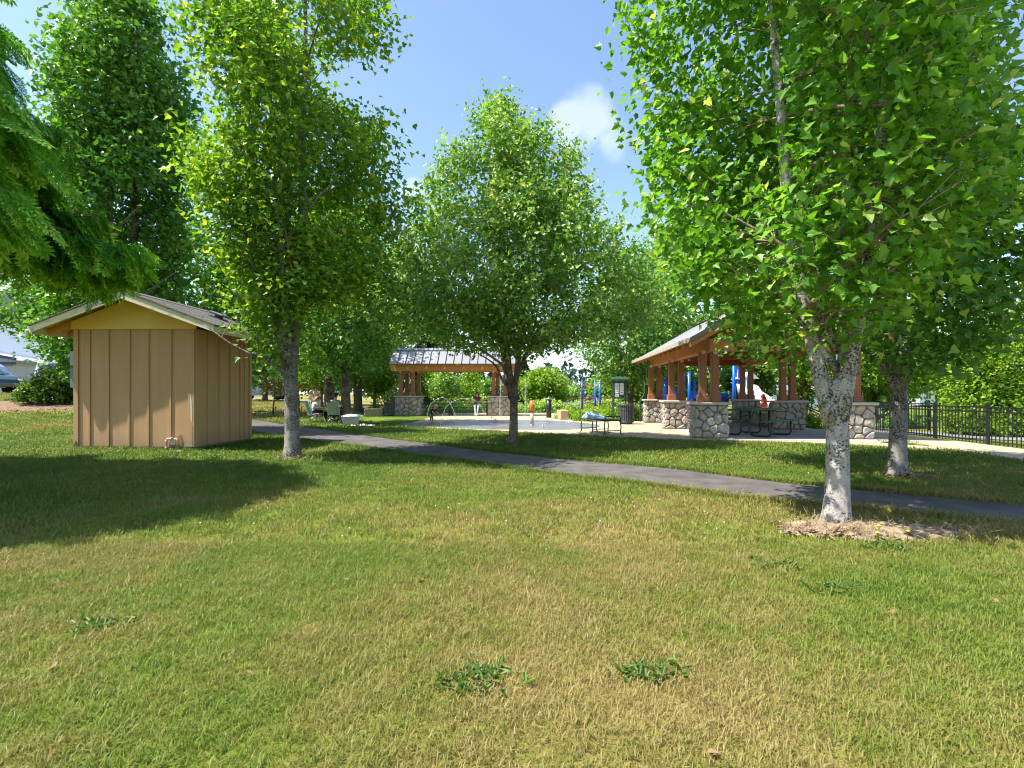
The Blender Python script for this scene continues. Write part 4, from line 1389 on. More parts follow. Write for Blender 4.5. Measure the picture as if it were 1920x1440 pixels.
def scatter(name, pts, scl, meshes, label, category, seed=1, tilt=0.12, rot=None, pick=None):
    """geometry-node instances of small meshes on points"""
    r = np.random.default_rng(seed)
    n = len(pts)
    me = bpy.data.meshes.new(name)
    me.vertices.add(n)
    me.vertices.foreach_set('co', np.ascontiguousarray(pts, dtype=np.float32).ravel())
    a = me.attributes.new('turn', 'FLOAT_VECTOR', 'POINT')
    if rot is None: rot = np.stack([r.normal(size=n) * tilt, r.normal(size=n) * tilt, r.random(n) * 6.2832], 1)
    a.data.foreach_set('vector', rot.astype(np.float32).ravel())
    a = me.attributes.new('size', 'FLOAT', 'POINT')
    a.data.foreach_set('value', np.asarray(scl, dtype=np.float32))
    a = me.attributes.new('pick', 'INT', 'POINT')
    a.data.foreach_set('value', (r.integers(0, len(meshes), n) if pick is None else pick).astype(np.int32))
    me.update()
    src = bpy.data.collections.new(name + '_sources')
    for i, m in enumerate(meshes):
        src.objects.link(bpy.data.objects.new('%s_source_%02d' % (name, i), m))
    o = link(name, me)
    tag(o, label, category, kind='stuff')
    ng = bpy.data.node_groups.new(name, 'GeometryNodeTree')
    ng.interface.new_socket('Geometry', in_out='INPUT', socket_type='NodeSocketGeometry')
    ng.interface.new_socket('Geometry', in_out='OUTPUT', socket_type='NodeSocketGeometry')
    N, L = ng.nodes.new, ng.links.new
    gi, go = N('NodeGroupInput'), N('NodeGroupOutput')
    ci = N('GeometryNodeCollectionInfo')
    ci.inputs['Collection'].default_value = src
    ci.inputs['Separate Children'].default_value = True
    ci.inputs['Reset Children'].default_value = True
    ip = N('GeometryNodeInstanceOnPoints')
    ip.inputs['Pick Instance'].default_value = True
    def na(nm, ty):
        q = N('GeometryNodeInputNamedAttribute')
        q.data_type = ty
        q.inputs['Name'].default_value = nm
        return q.outputs['Attribute']
    L(gi.outputs[0], ip.inputs['Points'])
    L(ci.outputs[0], ip.inputs['Instance'])
    L(na('turn', 'FLOAT_VECTOR'), ip.inputs['Rotation'])
    L(na('size', 'FLOAT'), ip.inputs['Scale'])
    L(na('pick', 'INT'), ip.inputs['Instance Index'])
    L(ip.outputs[0], go.inputs[0])
    md = o.modifiers.new('scatter', 'NODES')
    md.node_group = ng
    return o

def lawn_points(seed, n_per, y0, y1, fx=1.2, pad=2.4, grow=0.0):
    r = np.random.default_rng(seed)
    area = fx * (y1 ** 2 - y0 ** 2) + 2 * pad * (y1 - y0)
    n = int(area * n_per)
    u = r.random(n)
    y = np.sqrt(y0 ** 2 + u * (y1 ** 2 - y0 ** 2))
    x = (r.random(n) * 2 - 1) * (fx * y + pad)
    ok = ~inside(PATH_POLY, x, y) & ~inside(PLAZA, x, y) & ~inside(PAVE, x, y) & ~inside(SHED_POLY, x, y)
    for (c, rx, ry, a) in RINGS:
        ok &= (((x - c[0]) / rx) ** 2 + ((y - c[1]) / ry) ** 2) > 0.85 + 0.4 * r.random(n)
    ok &= (((x + 18.2) / 3.6) ** 2 + ((y - 19.9) / 2.0) ** 2) > 1
    ok &= ~((x > 11.0) & (y > 11))
    x, y = x[ok], y[ok]
    return np.stack([x, y, g(x, y)], 1), r

cedar(-8.45, 5.4, 8.0, 77)
nb_ = [tuft_mesh('tuft', 500 + k, 34, 0.075, 0.029 + 0.004 * (k % 4), 0.0016, bend=0.9 + 0.15 * (k % 3)) for k in range(8)]
P, r_ = lawn_points(51, 700, 0.6, 4.2)
scatter('grass', P, 0.7 + 0.6 * r_.random(len(P)), nb_, 'mown lawn grass in the foreground, green with straw patches', 'grass', 1)
mb_ = [tuft_mesh('tuft', 520 + k, 30, 0.11, 0.036 + 0.004 * (k % 4), 0.0028, bend=0.9) for k in range(8)]
P, r_ = lawn_points(52, 230, 4.2, 9.0)
scatter('grass', P, 0.7 + 0.6 * r_.random(len(P)), mb_, 'mown lawn grass between the foreground and the path', 'grass', 2)
fb_ = [tuft_mesh('tuft', 540 + k, 30, 0.20, 0.055, 0.006, bend=0.9) for k in range(6)]
P, r_ = lawn_points(53, 80, 9.0, 17.0)
scatter('grass', P, 0.7 + 0.6 * r_.random(len(P)), fb_, 'lawn grass round the shed and beyond the path', 'grass', 3)
fb2 = [tuft_mesh('tuft', 560 + k, 26, 0.38, 0.075, 0.013, bend=0.9) for k in range(6)]
P, r_ = lawn_points(54, 13, 17.0, 42.0)
scatter('grass', P, 0.7 + 0.6 * r_.random(len(P)), fb2, 'lawn grass in the distance by the road', 'grass', 4)
# longer uncut grass along edges: path rims, shed foot, tree rings
r = np.random.default_rng(60)
E = []
for edge, off in ((pn, -1), (pf, 1)):
    k = r.integers(8, 96, 2600)
    t = r.random(2600)
    q = edge[k] * (1 - t[:, None]) + edge[k + 1] * t[:, None]
    wv = unit(pf[k] - pn[k]) * off
    q = q + wv * (r.random((2600, 1)) * 0.14 - 0.03)
    E.append(q)
for a_, b_ in ((shed_pt(-2.6, -0.06), shed_pt(0.05, -0.06)), (shed_pt(0.07, -0.05), shed_pt(0.07, 2.2))):
    t = r.random((420, 1))
    E.append(np.array(a_) * (1 - t) + np.array(b_) * t + r.normal(size=(420, 2)) * 0.03)
E = np.concatenate(E)
E = E[~inside(SHED_POLY, E[:, 0], E[:, 1])]
lg = [tuft_mesh('tuft', 580 + k, 14, 0.05, 0.085, 0.0028, bend=0.7) for k in range(6)]
scatter('edge_grass', np.stack([E[:, 0], E[:, 1], g(E[:, 0], E[:, 1])], 1), 0.6 + 0.7 * r.random(len(E)), lg, 'longer uncut grass along the path rims and shed foot', 'grass', 5, 0.2)
# straw in the right tree ring
n = 300
a_ = r.random(n) * 6.28
q = np.sqrt(r.random(n))
sx = 3.20 + 0.80 * q * np.cos(a_); sy = 4.58 + 0.30 * q * np.sin(a_) - 0.2 * (q * np.cos(a_))
st = [tuft_mesh('straw', 600 + k, 14, 0.06, 0.05, 0.0017, 'straw', bend=2.2) for k in range(5)]
ok = ((sx < 3.45) & (sy < 4.62 + 0.1 * r.random(n))) | (r.random(n) < 0.22)
scatter('straw', np.stack([sx, sy, g(sx, sy) + 0.035], 1)[ok], (0.6 + 0.8 * r.random(n))[ok], st, 'dry straw lying in the bark ring of the near maple', 'straw', 6, 0.5)
rs_ = np.random.default_rng(64)
bp_ = []
for (c, rx, ry, n) in (((3.2, 4.58), 0.82, 0.32, 260), ((-4.12, 9.45), 0.42, 0.24, 120), ((5.9, 7.62), 0.34, 0.24, 90), ((0.03, 12.5), 0.2, 0.2, 40)):
    a_ = rs_.random(n) * 6.28; q = np.sqrt(rs_.random(n))
    x_, y_ = c[0] + rx * q * np.cos(a_), c[1] + ry * q * np.sin(a_)
    bp_.append(np.stack([x_, y_, g(x_, y_) + 0.022 + 0.03 * (1 - q)], 1))
chips = []
for k in range(4):
    cm = MB(); cm.box((0, 0, 0), (0.05 + 0.025 * k, 0.014 + 0.004 * k, 0.006)); chips.append(cm.mesh('bark_chip', ['mulch', 'timber_old', 'bare_soil', 'mulch'][k]))
bp_ = np.concatenate(bp_)
scatter('bark_chips', bp_, 0.5 + 0.8 * rs_.random(len(bp_)), chips, 'loose bark chips in the rings round the tree feet', 'bark chips', 8, 0.35)
# white clover heads and fallen bits
P, r_ = lawn_points(63, 4.0, 3.0, 9.0)
mbc = MB(); mbc.lathe([(0.001, 0.0), (0.0014, 0.032), (0.0055, 0.034), (0.0075, 0.038), (0.0055, 0.043), (0.002, 0.046)], n=6)
cl = mbc.mesh('clover_head', 'clover_white')
wv = wavy(P, 1.1, 4) > 0.25
scatter('clover', P[wv], (0.6 + 0.5 * r_.random(len(P)))[wv], [cl], 'small white clover heads dotted over the near lawn', 'clover', 7, 0.25)
P, r_ = lawn_points(65, 2.2, 1.2, 12.0)
dl = [leaf_cloud_mesh('dead_leaf', np.zeros((1, 3)), np.ones(1) * 0.055, (np.array([[1., 0, 0]]), np.array([[0, 1., 0]]), np.array([[0, 0, 1.]])), k_, 'dead_leaf', np.array([0.5])) for k_ in ('maple5', 'oval')]
P[:, 2] += 0.022
scatter('fallen_leaves', P, 0.35 + 0.6 * r_.random(len(P)), dl, 'scattered small dead leaves lying in the mown lawn', 'leaves', 9, 0.5)
# broad-leaved weeds
_leaf('strap', [(0, 0), (0.10, 0.25), (0.14, 0.6), (0.08, 0.88), (0, 1.0)], 0.5, 0.25)
def weed(label, x, y, rad, n, seed, flowers=0, wx=1.6):
    r = np.random.default_rng(seed)
    root = thing('weed', label, 'weed', (x, y, gz(x, y)), 0, 'broad-leaved weeds in the lawn')
    m = n // 4
    C = np.zeros((m, 3)); C[:, 0] = r.normal(size=m) * rad * wx * 0.55; C[:, 1] = r.normal(size=m) * rad * 0.5
    idx = np.repeat(np.arange(m), 5)
    P = C[idx].copy()
    P[:, 2] = 0.008
    az = r.random(len(P)) * 6.28
    el = 0.35 + 0.8 * r.random(len(P))
    t = np.stack([np.cos(az) * np.cos(el), np.sin(az) * np.cos(el), np.sin(el)], 1)
    nn = np.stack([-np.cos(az) * np.sin(el), -np.sin(az) * np.sin(el), np.cos(el)], 1)
    b = np.cross(t, nn)
    S = 0.045 * (0.5 + 0.9 * r.random(len(P)))
    f = link('leaves', leaf_cloud_mesh('leaves', P, S, (b, t, nn), 'strap', 'leaf_weed', r.random(len(P))), root)
    f['kind'] = 'stuff'
    for k in range(flowers):
        mb = MB()
        fx, fy = r.normal() * rad, r.normal() * rad * 0.4
        h_ = 0.10 + 0.05 * r.random()
        mb.tube([(fx, fy, 0), (fx + 0.01, fy, h_)], 0.0025, 5, 0)
        mb.lathe([(0.004, h_), (0.014, h_ + 0.006), (0.017, h_ + 0.012), (0.004, h_ + 0.016)], (fx + 0.01, fy, 0), 10, 1)
        mb.build('flower', ['leaf_weed', 'dandelion'], root)
for k, (px_, py_, rd, n, lab, fl_) in enumerate([
    (890, 1275, 0.11, 64, 'large dark green weed clump at the bottom middle of the lawn', 0),
    (1460, 1058, 0.09, 44, 'dark weed tuft in the dry grass below the near maple ring', 0),
    (1570, 1104, 0.08, 36, 'flat green weed patch in dry grass right below the maple ring', 0),
    (1215, 1262, 0.10, 48, 'bright weed clump in the lower lawn right of the middle', 0),
    (185, 1180, 0.08, 36, 'pale blade-leaved weed clump in the lower left lawn', 0),
    (1665, 1028, 0.09, 40, 'flowering dandelion clump on the rim of the bark ring', 3)]):
    dy = 950 * CAM_H / (py_ - 738)
    weed(lab, (px_ - 960) * dy / 950, dy, rd * (1 if dy < 3 else 1.3), int(n * 3.0), 700 + k, fl_)
# ================================================================== shed
def build_shed():
    zb = 0.115
    root = thing('garden_shed', 'brown board-and-batten shed with yellow gable and cream barge boards', 'shed', (SHED_O[0], SHED_O[1], zb), SHED_RZ)
    W, D, H = 2.52, 2.05, 2.46
    mb = MB(); mb.box((-W / 2, D / 2, H / 2 - 0.06), (W - 0.06, D - 0.06, H - 0.04)); mb.build('wall_core', 'siding_dark', root)
    mb = MB(); mb.box((-W / 2, D / 2, -0.03), (W + 0.01, D + 0.01, 0.16)); mb.build('foundation', 'mortar', root)
    # front boards and battens
    bx = [-W, -2.19, -1.79, -1.40, -1.02, -0.62, -0.20 - 0.0, 0.0]
    edges = [-2.52, -2.20, -1.80, -1.36, -0.96, -0.49, 0.0]
    bw = MB(); bw.box((0, 0, 0), (0.045, 0.022, H - 0.06), b=0.004)
    bme = bw.mesh('batten', 'siding')
    for i in range(6):
        mb = MB(); mb.box(((edges[i] + edges[i + 1]) / 2, 0.0, 0.05 + (H - 0.05) / 2), (edges[i + 1] - edges[i] - 0.006, 0.03, H - 0.05))
        mb.build('board', 'siding', root)
        if 0 < i:
            link('batten', bme, root, (edges[i], -0.0255, 0.03 + H / 2), (0, R(0.12) * (1 if i % 2 else -1), 0))
    # right side
    es = [0.015, 0.40, 0.80, 1.20, 1.60, 2.05]
    for i in range(5):
        mb = MB(); mb.box((0.0, (es[i] + es[i + 1]) / 2, 0.05 + (H - 0.05) / 2), (0.03, es[i + 1] - es[i] - 0.006, H - 0.05))
        mb.build('board', 'siding', root)
        if i > 0:
            link('batten', bme, root, (0.0255, es[i], 0.03 + H / 2), (0, 0, R(90)))
    link('batten', bme, root, (0.0255, 1.78, 0.03 + H / 2), (0, 0, R(90)))
    # left and rear walls
    for i in range(5):
        mb = MB(); mb.box((-W, (es[i] + es[i + 1]) / 2, 0.05 + (H - 0.05) / 2), (0.03, es[i + 1] - es[i] - 0.006, H - 0.05)); mb.build('board', 'siding', root)
        if i: link('batten', bme, root, (-W - 0.0255, es[i], 0.03 + H / 2), (0, 0, R(90)))
    for i in range(6):
        mb = MB(); mb.box(((edges[i] + edges[i + 1]) / 2, D, 0.05 + (H - 0.05) / 2), (edges[i + 1] - edges[i] - 0.006, 0.03, H - 0.05)); mb.build('board', 'siding', root)
    # corner boards
    for (cx, cy, wx, wy) in ((-0.045, -0.0285, 0.125, 0.025), (-W + 0.045, -0.0285, 0.10, 0.025), (0.0285, 0.033, 0.025, 0.10), (0.0285, D - 0.04, 0.025, 0.09)):
        mb = MB(); mb.box((cx, cy, 0.05 + (H - 0.06) / 2), (wx, wy, H - 0.06), b=0.004); mb.build('corner_board', 'siding', root)
    # peeled paint flake on the corner board
    mb = MB()
    pf_ = [(-0.062, 0.62), (-0.030, 0.55), (-0.022, 0.72), (-0.028, 0.86), (-0.040, 1.02), (-0.055, 1.13), (-0.070, 1.0), (-0.060, 0.80)]
    mb.prism(pf_, -0.0442, -0.0415); mb.build('peeled_patch', 'peeled_paint', root)
    mb = MB()
    mb.prism([(-0.03, 0.08), (-0.012, 0.05), (-0.012, 0.50), (-0.028, 0.40), (-0.04, 0.22)], -0.0442, -0.0415); mb.build('peeled_patch', 'bare_soil', root)
    mb = MB()
    mb.prism([(-W + 0.02, 0.02), (-W + 0.085, 0.03), (-W + 0.08, 0.13), (-W + 0.05, 0.17), (-W + 0.018, 0.10)], -0.0442, -0.040); mb.build('rotten_hole', 'roof_edge', root)
    # gable
    ov, oe, sl_ = 0.36, 0.62, 0.372
    ox, xr, xl = -W / 2, 0 + oe, -W - oe
    ze = 2.50
    zr = ze + (xr - ox) * sl_
    def zt(x): return zr - abs(x - ox) * sl_
    gp = [(-W - 0.05, H - 0.005), (0.05, H - 0.005), (0.05, zt(0.05) - 0.10), (ox, zr - 0.09), (-W - 0.05, zt(-W - 0.05) - 0.10)]
    mb = MB(); mb.prism(gp, -0.045, -0.018); mb.build('gable_panel', 'gable_paint', root)
    mb = MB(); mb.prism(gp, D + 0.018, D + 0.045); mb.build('gable_panel', 'gable_paint', root)
    # roof decks with shingle courses
    y0, y1 = -ov, D + 0.30
    for sgn in (-1, 1):
        xe = xr if sgn > 0 else xl
        mb = MB()
        mb.prism([(ox, zr - 0.045), (xe, ze - 0.045), (xe, ze - 0.02), (ox, zr - 0.02)], y0 + 0.03, y1)
        mb.build('roof_deck', 'soffit_wood', root)
        rs = MB()
        nc = 13
        L_ = abs(xe - ox)
        r_2 = random.Random(5)
        for k in range(nc):
            f0, f1 = k / nc, (k + 1.15) / nc
            xa, xb = ox + (xe - ox) * f0, ox + (xe - ox) * min(f1, 1.012)
            za, zb_ = zr - abs(xa - ox) * sl_, zr - abs(xb - ox) * sl_
            yy = y0 - 0.02 - (0.15 if k % 2 else 0)
            while yy < y1 + 0.02:
                ya, yb = max(yy, y0 - 0.02), min(yy + 0.30 - 0.008, y1 + 0.02)
                if yb > ya + 0.01:
                    dz = r_2.random() * 0.004
                    t0, t1 = -0.012, 0.007 + dz
                    rs.add([(xa, ya, za + t0 - 0.006), (xa, yb, za + t0 - 0.006), (xb, yb, zb_ + t0), (xb, ya, zb_ + t0),
                            (xa, ya, za + 0.002), (xa, yb, za + 0.002), (xb, yb, zb_ + t1), (xb, ya, zb_ + t1)],
                           [(0, 1, 2, 3), (7, 6, 5, 4), (0, 3, 7, 4), (1, 5, 6, 2), (3, 2, 6, 7), (0, 4, 5, 1)])
                yy += 0.30
        o = rs.build('shingles', 'shingle', root); o['kind'] = 'stuff'
        # barge boards front and rear, eave fascia, rafters under the eave
        for yb in (y0, y1):
            mb = MB()
            mb.prism([(ox, zr - 0.022), (xe, ze - 0.022), (xe, ze - 0.150), (ox, zr - 0.175)], yb, yb + 0.03); mb.build('barge_board', 'cream_trim', root)
        mb = MB(); mb.box((xe - sgn * 0.011, (y0 + y1) / 2 + 0.015, ze - 0.095), (0.022, y1 - y0 - 0.06, 0.13)); mb.build('eave_board', 'cream_trim', root)
        for yy in (0.02, 0.5, 1.0, 1.5, 2.0):
            xw = 0.03 if sgn > 0 else -W - 0.03
            mb = MB(); mb.beam((xw, yy, zt(xw) - 0.10), (xe - sgn * 0.03, yy, ze - 0.10), 0.04, 0.09); mb.build('rafter', 'soffit_wood', root)
    mb = MB()
    mb.prism([(ox - 0.14, zr - 0.14 * sl_ + 0.010), (ox, zr + 0.014), (ox + 0.14, zr - 0.14 * sl_ + 0.010), (ox + 0.14, zr - 0.14 * sl_ + 0.018), (ox, zr + 0.026), (ox - 0.14, zr - 0.14 * sl_ + 0.018)], y0 - 0.02, y1 + 0.02)
    mb.build('ridge_cap', 'shingle', root)
    # roof vent on the right slope
    vx, vy = -0.35, 1.35
    vz = zt(vx)
    mb = MB(); mb.box((0, 0, 0), (0.30, 0.30, 0.02)); mb.lathe([(0.09, 0.0), (0.09, 0.06)], n=12); mb.box((0, 0, 0.085), (0.34, 0.30, 0.05), b=0.015)
    o = mb.build('roof_vent', 'bin_metal', root, (vx, vy, vz + 0.02)); o.rotation_euler = (0, math.atan(sl_), 0)
    # pipe and tap low on the front
    px = -0.54
    mb = MB()
    mb.tube([(px, -0.075, -0.05), (px, -0.075, 0.19), (px + 0.02, -0.075, 0.215), (px + 0.10, -0.075, 0.215)], 0.020, 10)
    mb.tube([(px, -0.075, 0.03), (px, -0.075, 0.055)], 0.030, 10); mb.tube([(px, -0.075, 0.15), (px, -0.075, 0.18)], 0.030, 10)
    mb.tube([(px + 0.09, -0.075, 0.215), (px + 0.12, -0.075, 0.215)], 0.030, 10)
    mb.tube([(px + 0.12, -0.075, 0.215), (px + 0.20, -0.075, 0.215), (px + 0.23, -0.075, 0.19), (px + 0.23, -0.075, 0.10), (px + 0.23, -0.02, 0.08)], 0.020, 10)
    mb.build('pipe', 'rust_pipe', root)
    mb = MB(); mb.box((px + 0.13, -0.05, 0.14), (0.12, 0.05, 0.10), b=0.01); mb.lathe([(0.004, 0), (0.028, 0.004), (0.028, 0.012), (0.004, 0.016)], (px + 0.13, -0.085, 0.235), 10)
    mb.build('tap', 'rust_pipe', root)
    mb = MB(); mb.prism([(px + 0.20, 0.06), (px + 0.28, 0.05), (px + 0.30, 0.16), (px + 0.26, 0.30), (px + 0.19, 0.26)], -0.024, -0.0160); mb.build('water_stain_board', 'siding_dark', root)
    # electric meter and conduit on the left wall
    mx_ = -W - 0.03
    mb = MB(); mb.box((mx_ - 0.055, 0.12, 1.86), (0.10, 0.22, 0.30), b=0.012); mb.build('meter_box', 'garage_door', root)
    mb = MB(); mb.tube([(mx_ - 0.11, 0.12, 1.90), (mx_ - 0.17, 0.12, 1.90)], [0.075, 0.07], 14); mb.build('meter_dial', 'window_glass', root)
    mb = MB(); mb.box((mx_ - 0.05, 0.14, 1.46), (0.09, 0.26, 0.42), b=0.012); mb.build('breaker_box', 'grey_paint', root)
    mb = MB(); mb.tube([(mx_ - 0.045, 0.12, -0.1), (mx_ - 0.045, 0.12, 1.26)], 0.030, 10); mb.tube([(mx_ - 0.045, 0.12, 1.66), (mx_ - 0.045, 0.12, 1.72)], 0.024, 8); mb.tube([(mx_ - 0.045, 0.12, -0.1), (mx_ - 0.045, 0.12, 0.55)], 0.048, 10)
    mb.build('conduit', 'grey_paint', root)
build_shed()

# ================================================================== stonework
def clip_poly(poly, px, py, nx_, ny_):
    """keep the side where (p - (px,py)).n <= 0"""
    o = []
    n = len(poly)
    for i in range(n):
        a, b = poly[i], poly[(i + 1) % n]
        da = (a[0] - px) * nx_ + (a[1] - py) * ny_
        db = (b[0] - px) * nx_ + (b[1] - py) * ny_
        if da <= 0: o.append(a)
        if (da < 0 < db) or (db < 0 < da):
            t = da / (da - db)
            o.append((a[0] + (b[0] - a[0]) * t, a[1] + (b[1] - a[1]) * t))
    return o

def stone_cells(w_, h_, n, rs):
    """Voronoi cells of a w x h face"""
    S = []
    tries = 0
    md = math.sqrt(w_ * h_ / n) * 0.72
    while len(S) < n and tries < 4000:
        p = (rs.random() * w_, rs.random() * h_)
        if all((p[0] - q[0]) ** 2 + (p[1] - q[1]) ** 2 > md * md for q in S): S.append(p)
        tries += 1
    cells = []
    for i, p in enumerate(S):
        poly = [(0, 0), (w_, 0), (w_, h_), (0, h_)]
        for j, q in enumerate(S):
            if i == j: continue
            dx, dy = q[0] - p[0], q[1] - p[1]
            L_ = math.hypot(dx, dy)
            poly = clip_poly(poly, (p[0] + q[0]) / 2, (p[1] + q[1]) / 2, dx / L_, dy / L_)
            if len(poly) < 3: break
        if len(poly) >= 3: cells.append(poly)
    return cells

def stone_mesh(poly, rs, gap, depth, m):
    cx = sum(p[0] for p in poly) / len(poly); cy = sum(p[1] for p in poly) / len(poly)
    # round the corners a little: insert corner-cut points
    Q = []
    n = len(poly)
    for i in range(n):
        a, b, c = poly[i - 1], poly[i], poly[(i + 1) % n]
        for o_ in (a, c):
            Q.append((b[0] + (o_[0] - b[0]) * 0.22, b[1] + (o_[1] - b[1]) * 0.22))
    r0 = min(math.hypot(p[0] - cx, p[1] - cy) for p in Q)
    def ring(f, d, jit):
        return [(cx + (p[0] - cx) * f + (rs.random() - 0.5) * jit, d + (rs.random() - 0.5) * jit, cy + (p[1] - cy) * f) for p in Q]
    f0 = max(0.5, 1 - gap / max(r0, 0.02))
    k = len(Q)
    V = ring(f0, 0.0, 0) + ring(f0 * 0.98, -depth * 0.55, 0.008) + ring(f0 * 0.72, -depth, 0.022)
    V.append((cx + (rs.random() - 0.5) * 0.03, -depth * (0.95 + 0.4 * rs.random()), cy))
    F = []
    for a in range(2):
        for i in range(k):
            F.append((a * k + i, a * k + (i + 1) % k, (a + 1) * k + (i + 1) % k, (a + 1) * k + i))
    for i in range(k):
        F.append((2 * k + i, 2 * k + (i + 1) % k, 3 * k))
    mb = MB(); mb.add(V, F, 0, False)
    return mb.mesh('stone', m)

def stone_pillar(root, x, y, wx, wy, h_, seed, faces='FLRB', dens=15, zb=0.0, cap=0.075):
    rs = random.Random(seed)
    mb = MB(); mb.box((0, 0, h_ / 2), (wx - 0.05, wy - 0.05, h_))
    p = mb.build('pillar', 'mortar', root, (x, y, zb))
    for fc in faces:
        L_ = wx if fc in 'FB' else wy
        n = max(4, int(dens * L_ * h_))
        for poly in stone_cells(L_, h_, n, rs):
            m = ['stone_warm', 'stone_grey', 'stone_pale', 'stone_warm', 'stone_grey'][rs.randrange(5)]
            me = stone_mesh(poly, rs, 0.008, 0.035 + 0.03 * rs.random(), m)
            if fc == 'F': loc, rz = (-wx / 2, -wy / 2 + 0.02, 0), 0
            elif fc == 'B': loc, rz = (wx / 2, wy / 2 - 0.02, 0), math.pi
            elif fc == 'L': loc, rz = (-wx / 2 + 0.02, wy / 2, 0), -math.pi / 2
            else: loc, rz = (wx / 2 - 0.02, -wy / 2, 0), math.pi / 2
            link('stone', me, p, loc, (0, 0, rz))
    mb = MB(); mb.box((0, 0, h_ + cap / 2 + 0.002), (wx + 0.16, wy + 0.16, cap), b=0.016)
    mb.build('cap', 'cap_stone', p)
    return p

# ================================================================== pavilion
def build_pavilion():
    root = thing('picnic_pavilion', 'open timber pavilion with grey gable roof on stone pillars', 'pavilion', (PAV[0], PAV[1], 0.04), SITE)
    XR, YS = 3.72, (0, 3.65, 7.3)
    ph, cap = 0.90, 0.075
    zt0 = ph + cap + 0.003
    zb = 2.36
    k = 0
    for x in (0, XR):
        for y in YS:
            k += 1
            wx = 0.86 if x == 0 else 0.98
            stone_pillar(root, x, y, wx, 0.52, ph, 300 + k, faces='FL' if y > 0 else 'FLR', dens=22)
            for dx in (-0.17, 0.19):
                mb = MB(); mb.box((0, 0, (zb - zt0) / 2), (0.185, 0.185, zb - zt0 - 0.004), b=0.008)
                p = mb.build('post', 'cedar_post', root, (x + dx, y + (0.05 if dx > 0 else -0.05), zt0))
                mb = MB(); mb.box((0, 0, 0.10), (0.265, 0.265, 0.195), b=0.012); mb.build('plinth', 'cedar_post', p)
                mb = MB(); mb.prism([(-0.085, 0), (0.085, 0), (0.06, -0.07), (0.0, -0.11), (-0.06, -0.07)], -0.1005, -0.094); mb.build('bracket_plate', 'bolt_metal', p, (0, 0, zb - zt0 + 0.035))
    # beams on the rows
    for x in (0, XR):
        mb = MB(); mb.box((x + 0.01, 3.65, zb + 0.17), (0.22, 8.15, 0.34), b=0.012); mb.build('long_beam', 'cedar_beam', root)
    for i, y in enumerate(YS):
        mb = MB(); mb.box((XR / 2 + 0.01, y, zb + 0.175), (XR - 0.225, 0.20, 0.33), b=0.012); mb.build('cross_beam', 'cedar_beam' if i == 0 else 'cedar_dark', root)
        for bx_ in (0.42, 1.2, XR - 1.1, XR - 0.4):
            mb = MB(); mb.tube([(bx_, y - 0.118, zb + 0.02), (bx_, y - 0.1005, zb + 0.02)], 0.045, 10); mb.build('bolt_plate', 'bolt_metal', root)
    # roof
    ex, rx = 0.74, XR / 2
    ze, slp = 2.64, 0.56
    zr = ze + (rx + ex) * slp
    y0, y1 = -0.92, 8.1
    for sgn in (-1, 1):
        xe = -ex if sgn < 0 else XR + ex
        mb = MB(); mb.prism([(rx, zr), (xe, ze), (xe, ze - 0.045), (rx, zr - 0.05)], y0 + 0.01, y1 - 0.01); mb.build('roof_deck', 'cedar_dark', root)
        # shingle courses
        rs = MB()
        nc = 16
        for q in range(nc):
            xa = rx + (xe - rx) * q / nc; xb = rx + (xe - rx) * (q + 1) / nc
            za, zb_ = zr - abs(xa - rx) * slp, zr - abs(xb - rx) * slp
            rs.prism([(xa, za + 0.003), (xb, zb_ + 0.003), (xb, zb_ + 0.020), (xa, za + 0.006)], y0, y1)
        o = rs.build('shingles', 'roof_grey', root)
        o['kind'] = 'stuff'
        for yb in (y0 - 0.028, y1):
            mb = MB(); mb.prism([(rx, zr + 0.022), (xe, ze + 0.022), (xe, ze - 0.10), (rx, zr - 0.11)], yb, yb + 0.027); mb.build('rake_trim', 'roof_edge', root)
            mb = MB(); s_ = 0.034 if yb < 0 else -0.034
            mb.prism([(rx, zr - 0.115), (xe, ze - 0.105), (xe, ze - 0.23), (rx, zr - 0.25)], yb + s_, yb + 0.04 + s_); mb.build('barge_board', 'cedar_beam', root)
        mb = MB()
        gx = xe + sgn * 0.055
        mb.prism([(gx - 0.055, ze + 0.0), (gx + 0.06, ze + 0.012), (gx + 0.06, ze - 0.015), (gx + 0.045, ze - 0.075), (gx + 0.02, ze - 0.115), (gx - 0.055, ze - 0.115)], y0, y1)
        mb.build('gutter', 'gutter', root)
        n = 15
        for q in range(n):
            yy = y0 + 0.25 + (y1 - y0 - 0.5) * q / (n - 1)
            mb = MB(); mb.beam((rx - sgn * 0.0, yy, zr - 0.13), (xe - sgn * 0.02, yy, ze - 0.12), 0.07, 0.14); mb.build('rafter', 'cedar_beam', root)
    mb = MB(); mb.box((rx, (y0 + y1) / 2, zr + 0.022), (0.24, y1 - y0, 0.03), b=0.01); mb.build('ridge_cap', 'roof_edge', root)
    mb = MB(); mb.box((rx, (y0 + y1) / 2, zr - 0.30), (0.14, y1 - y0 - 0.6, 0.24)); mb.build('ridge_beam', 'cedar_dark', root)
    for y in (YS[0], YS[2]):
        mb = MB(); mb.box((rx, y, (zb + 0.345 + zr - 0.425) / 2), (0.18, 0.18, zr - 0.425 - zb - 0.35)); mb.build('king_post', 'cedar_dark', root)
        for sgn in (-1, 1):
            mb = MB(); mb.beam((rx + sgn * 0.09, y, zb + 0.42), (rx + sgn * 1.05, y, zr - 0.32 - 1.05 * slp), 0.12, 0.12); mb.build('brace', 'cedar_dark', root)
    # downpipe at the far left corner
    mb = MB()
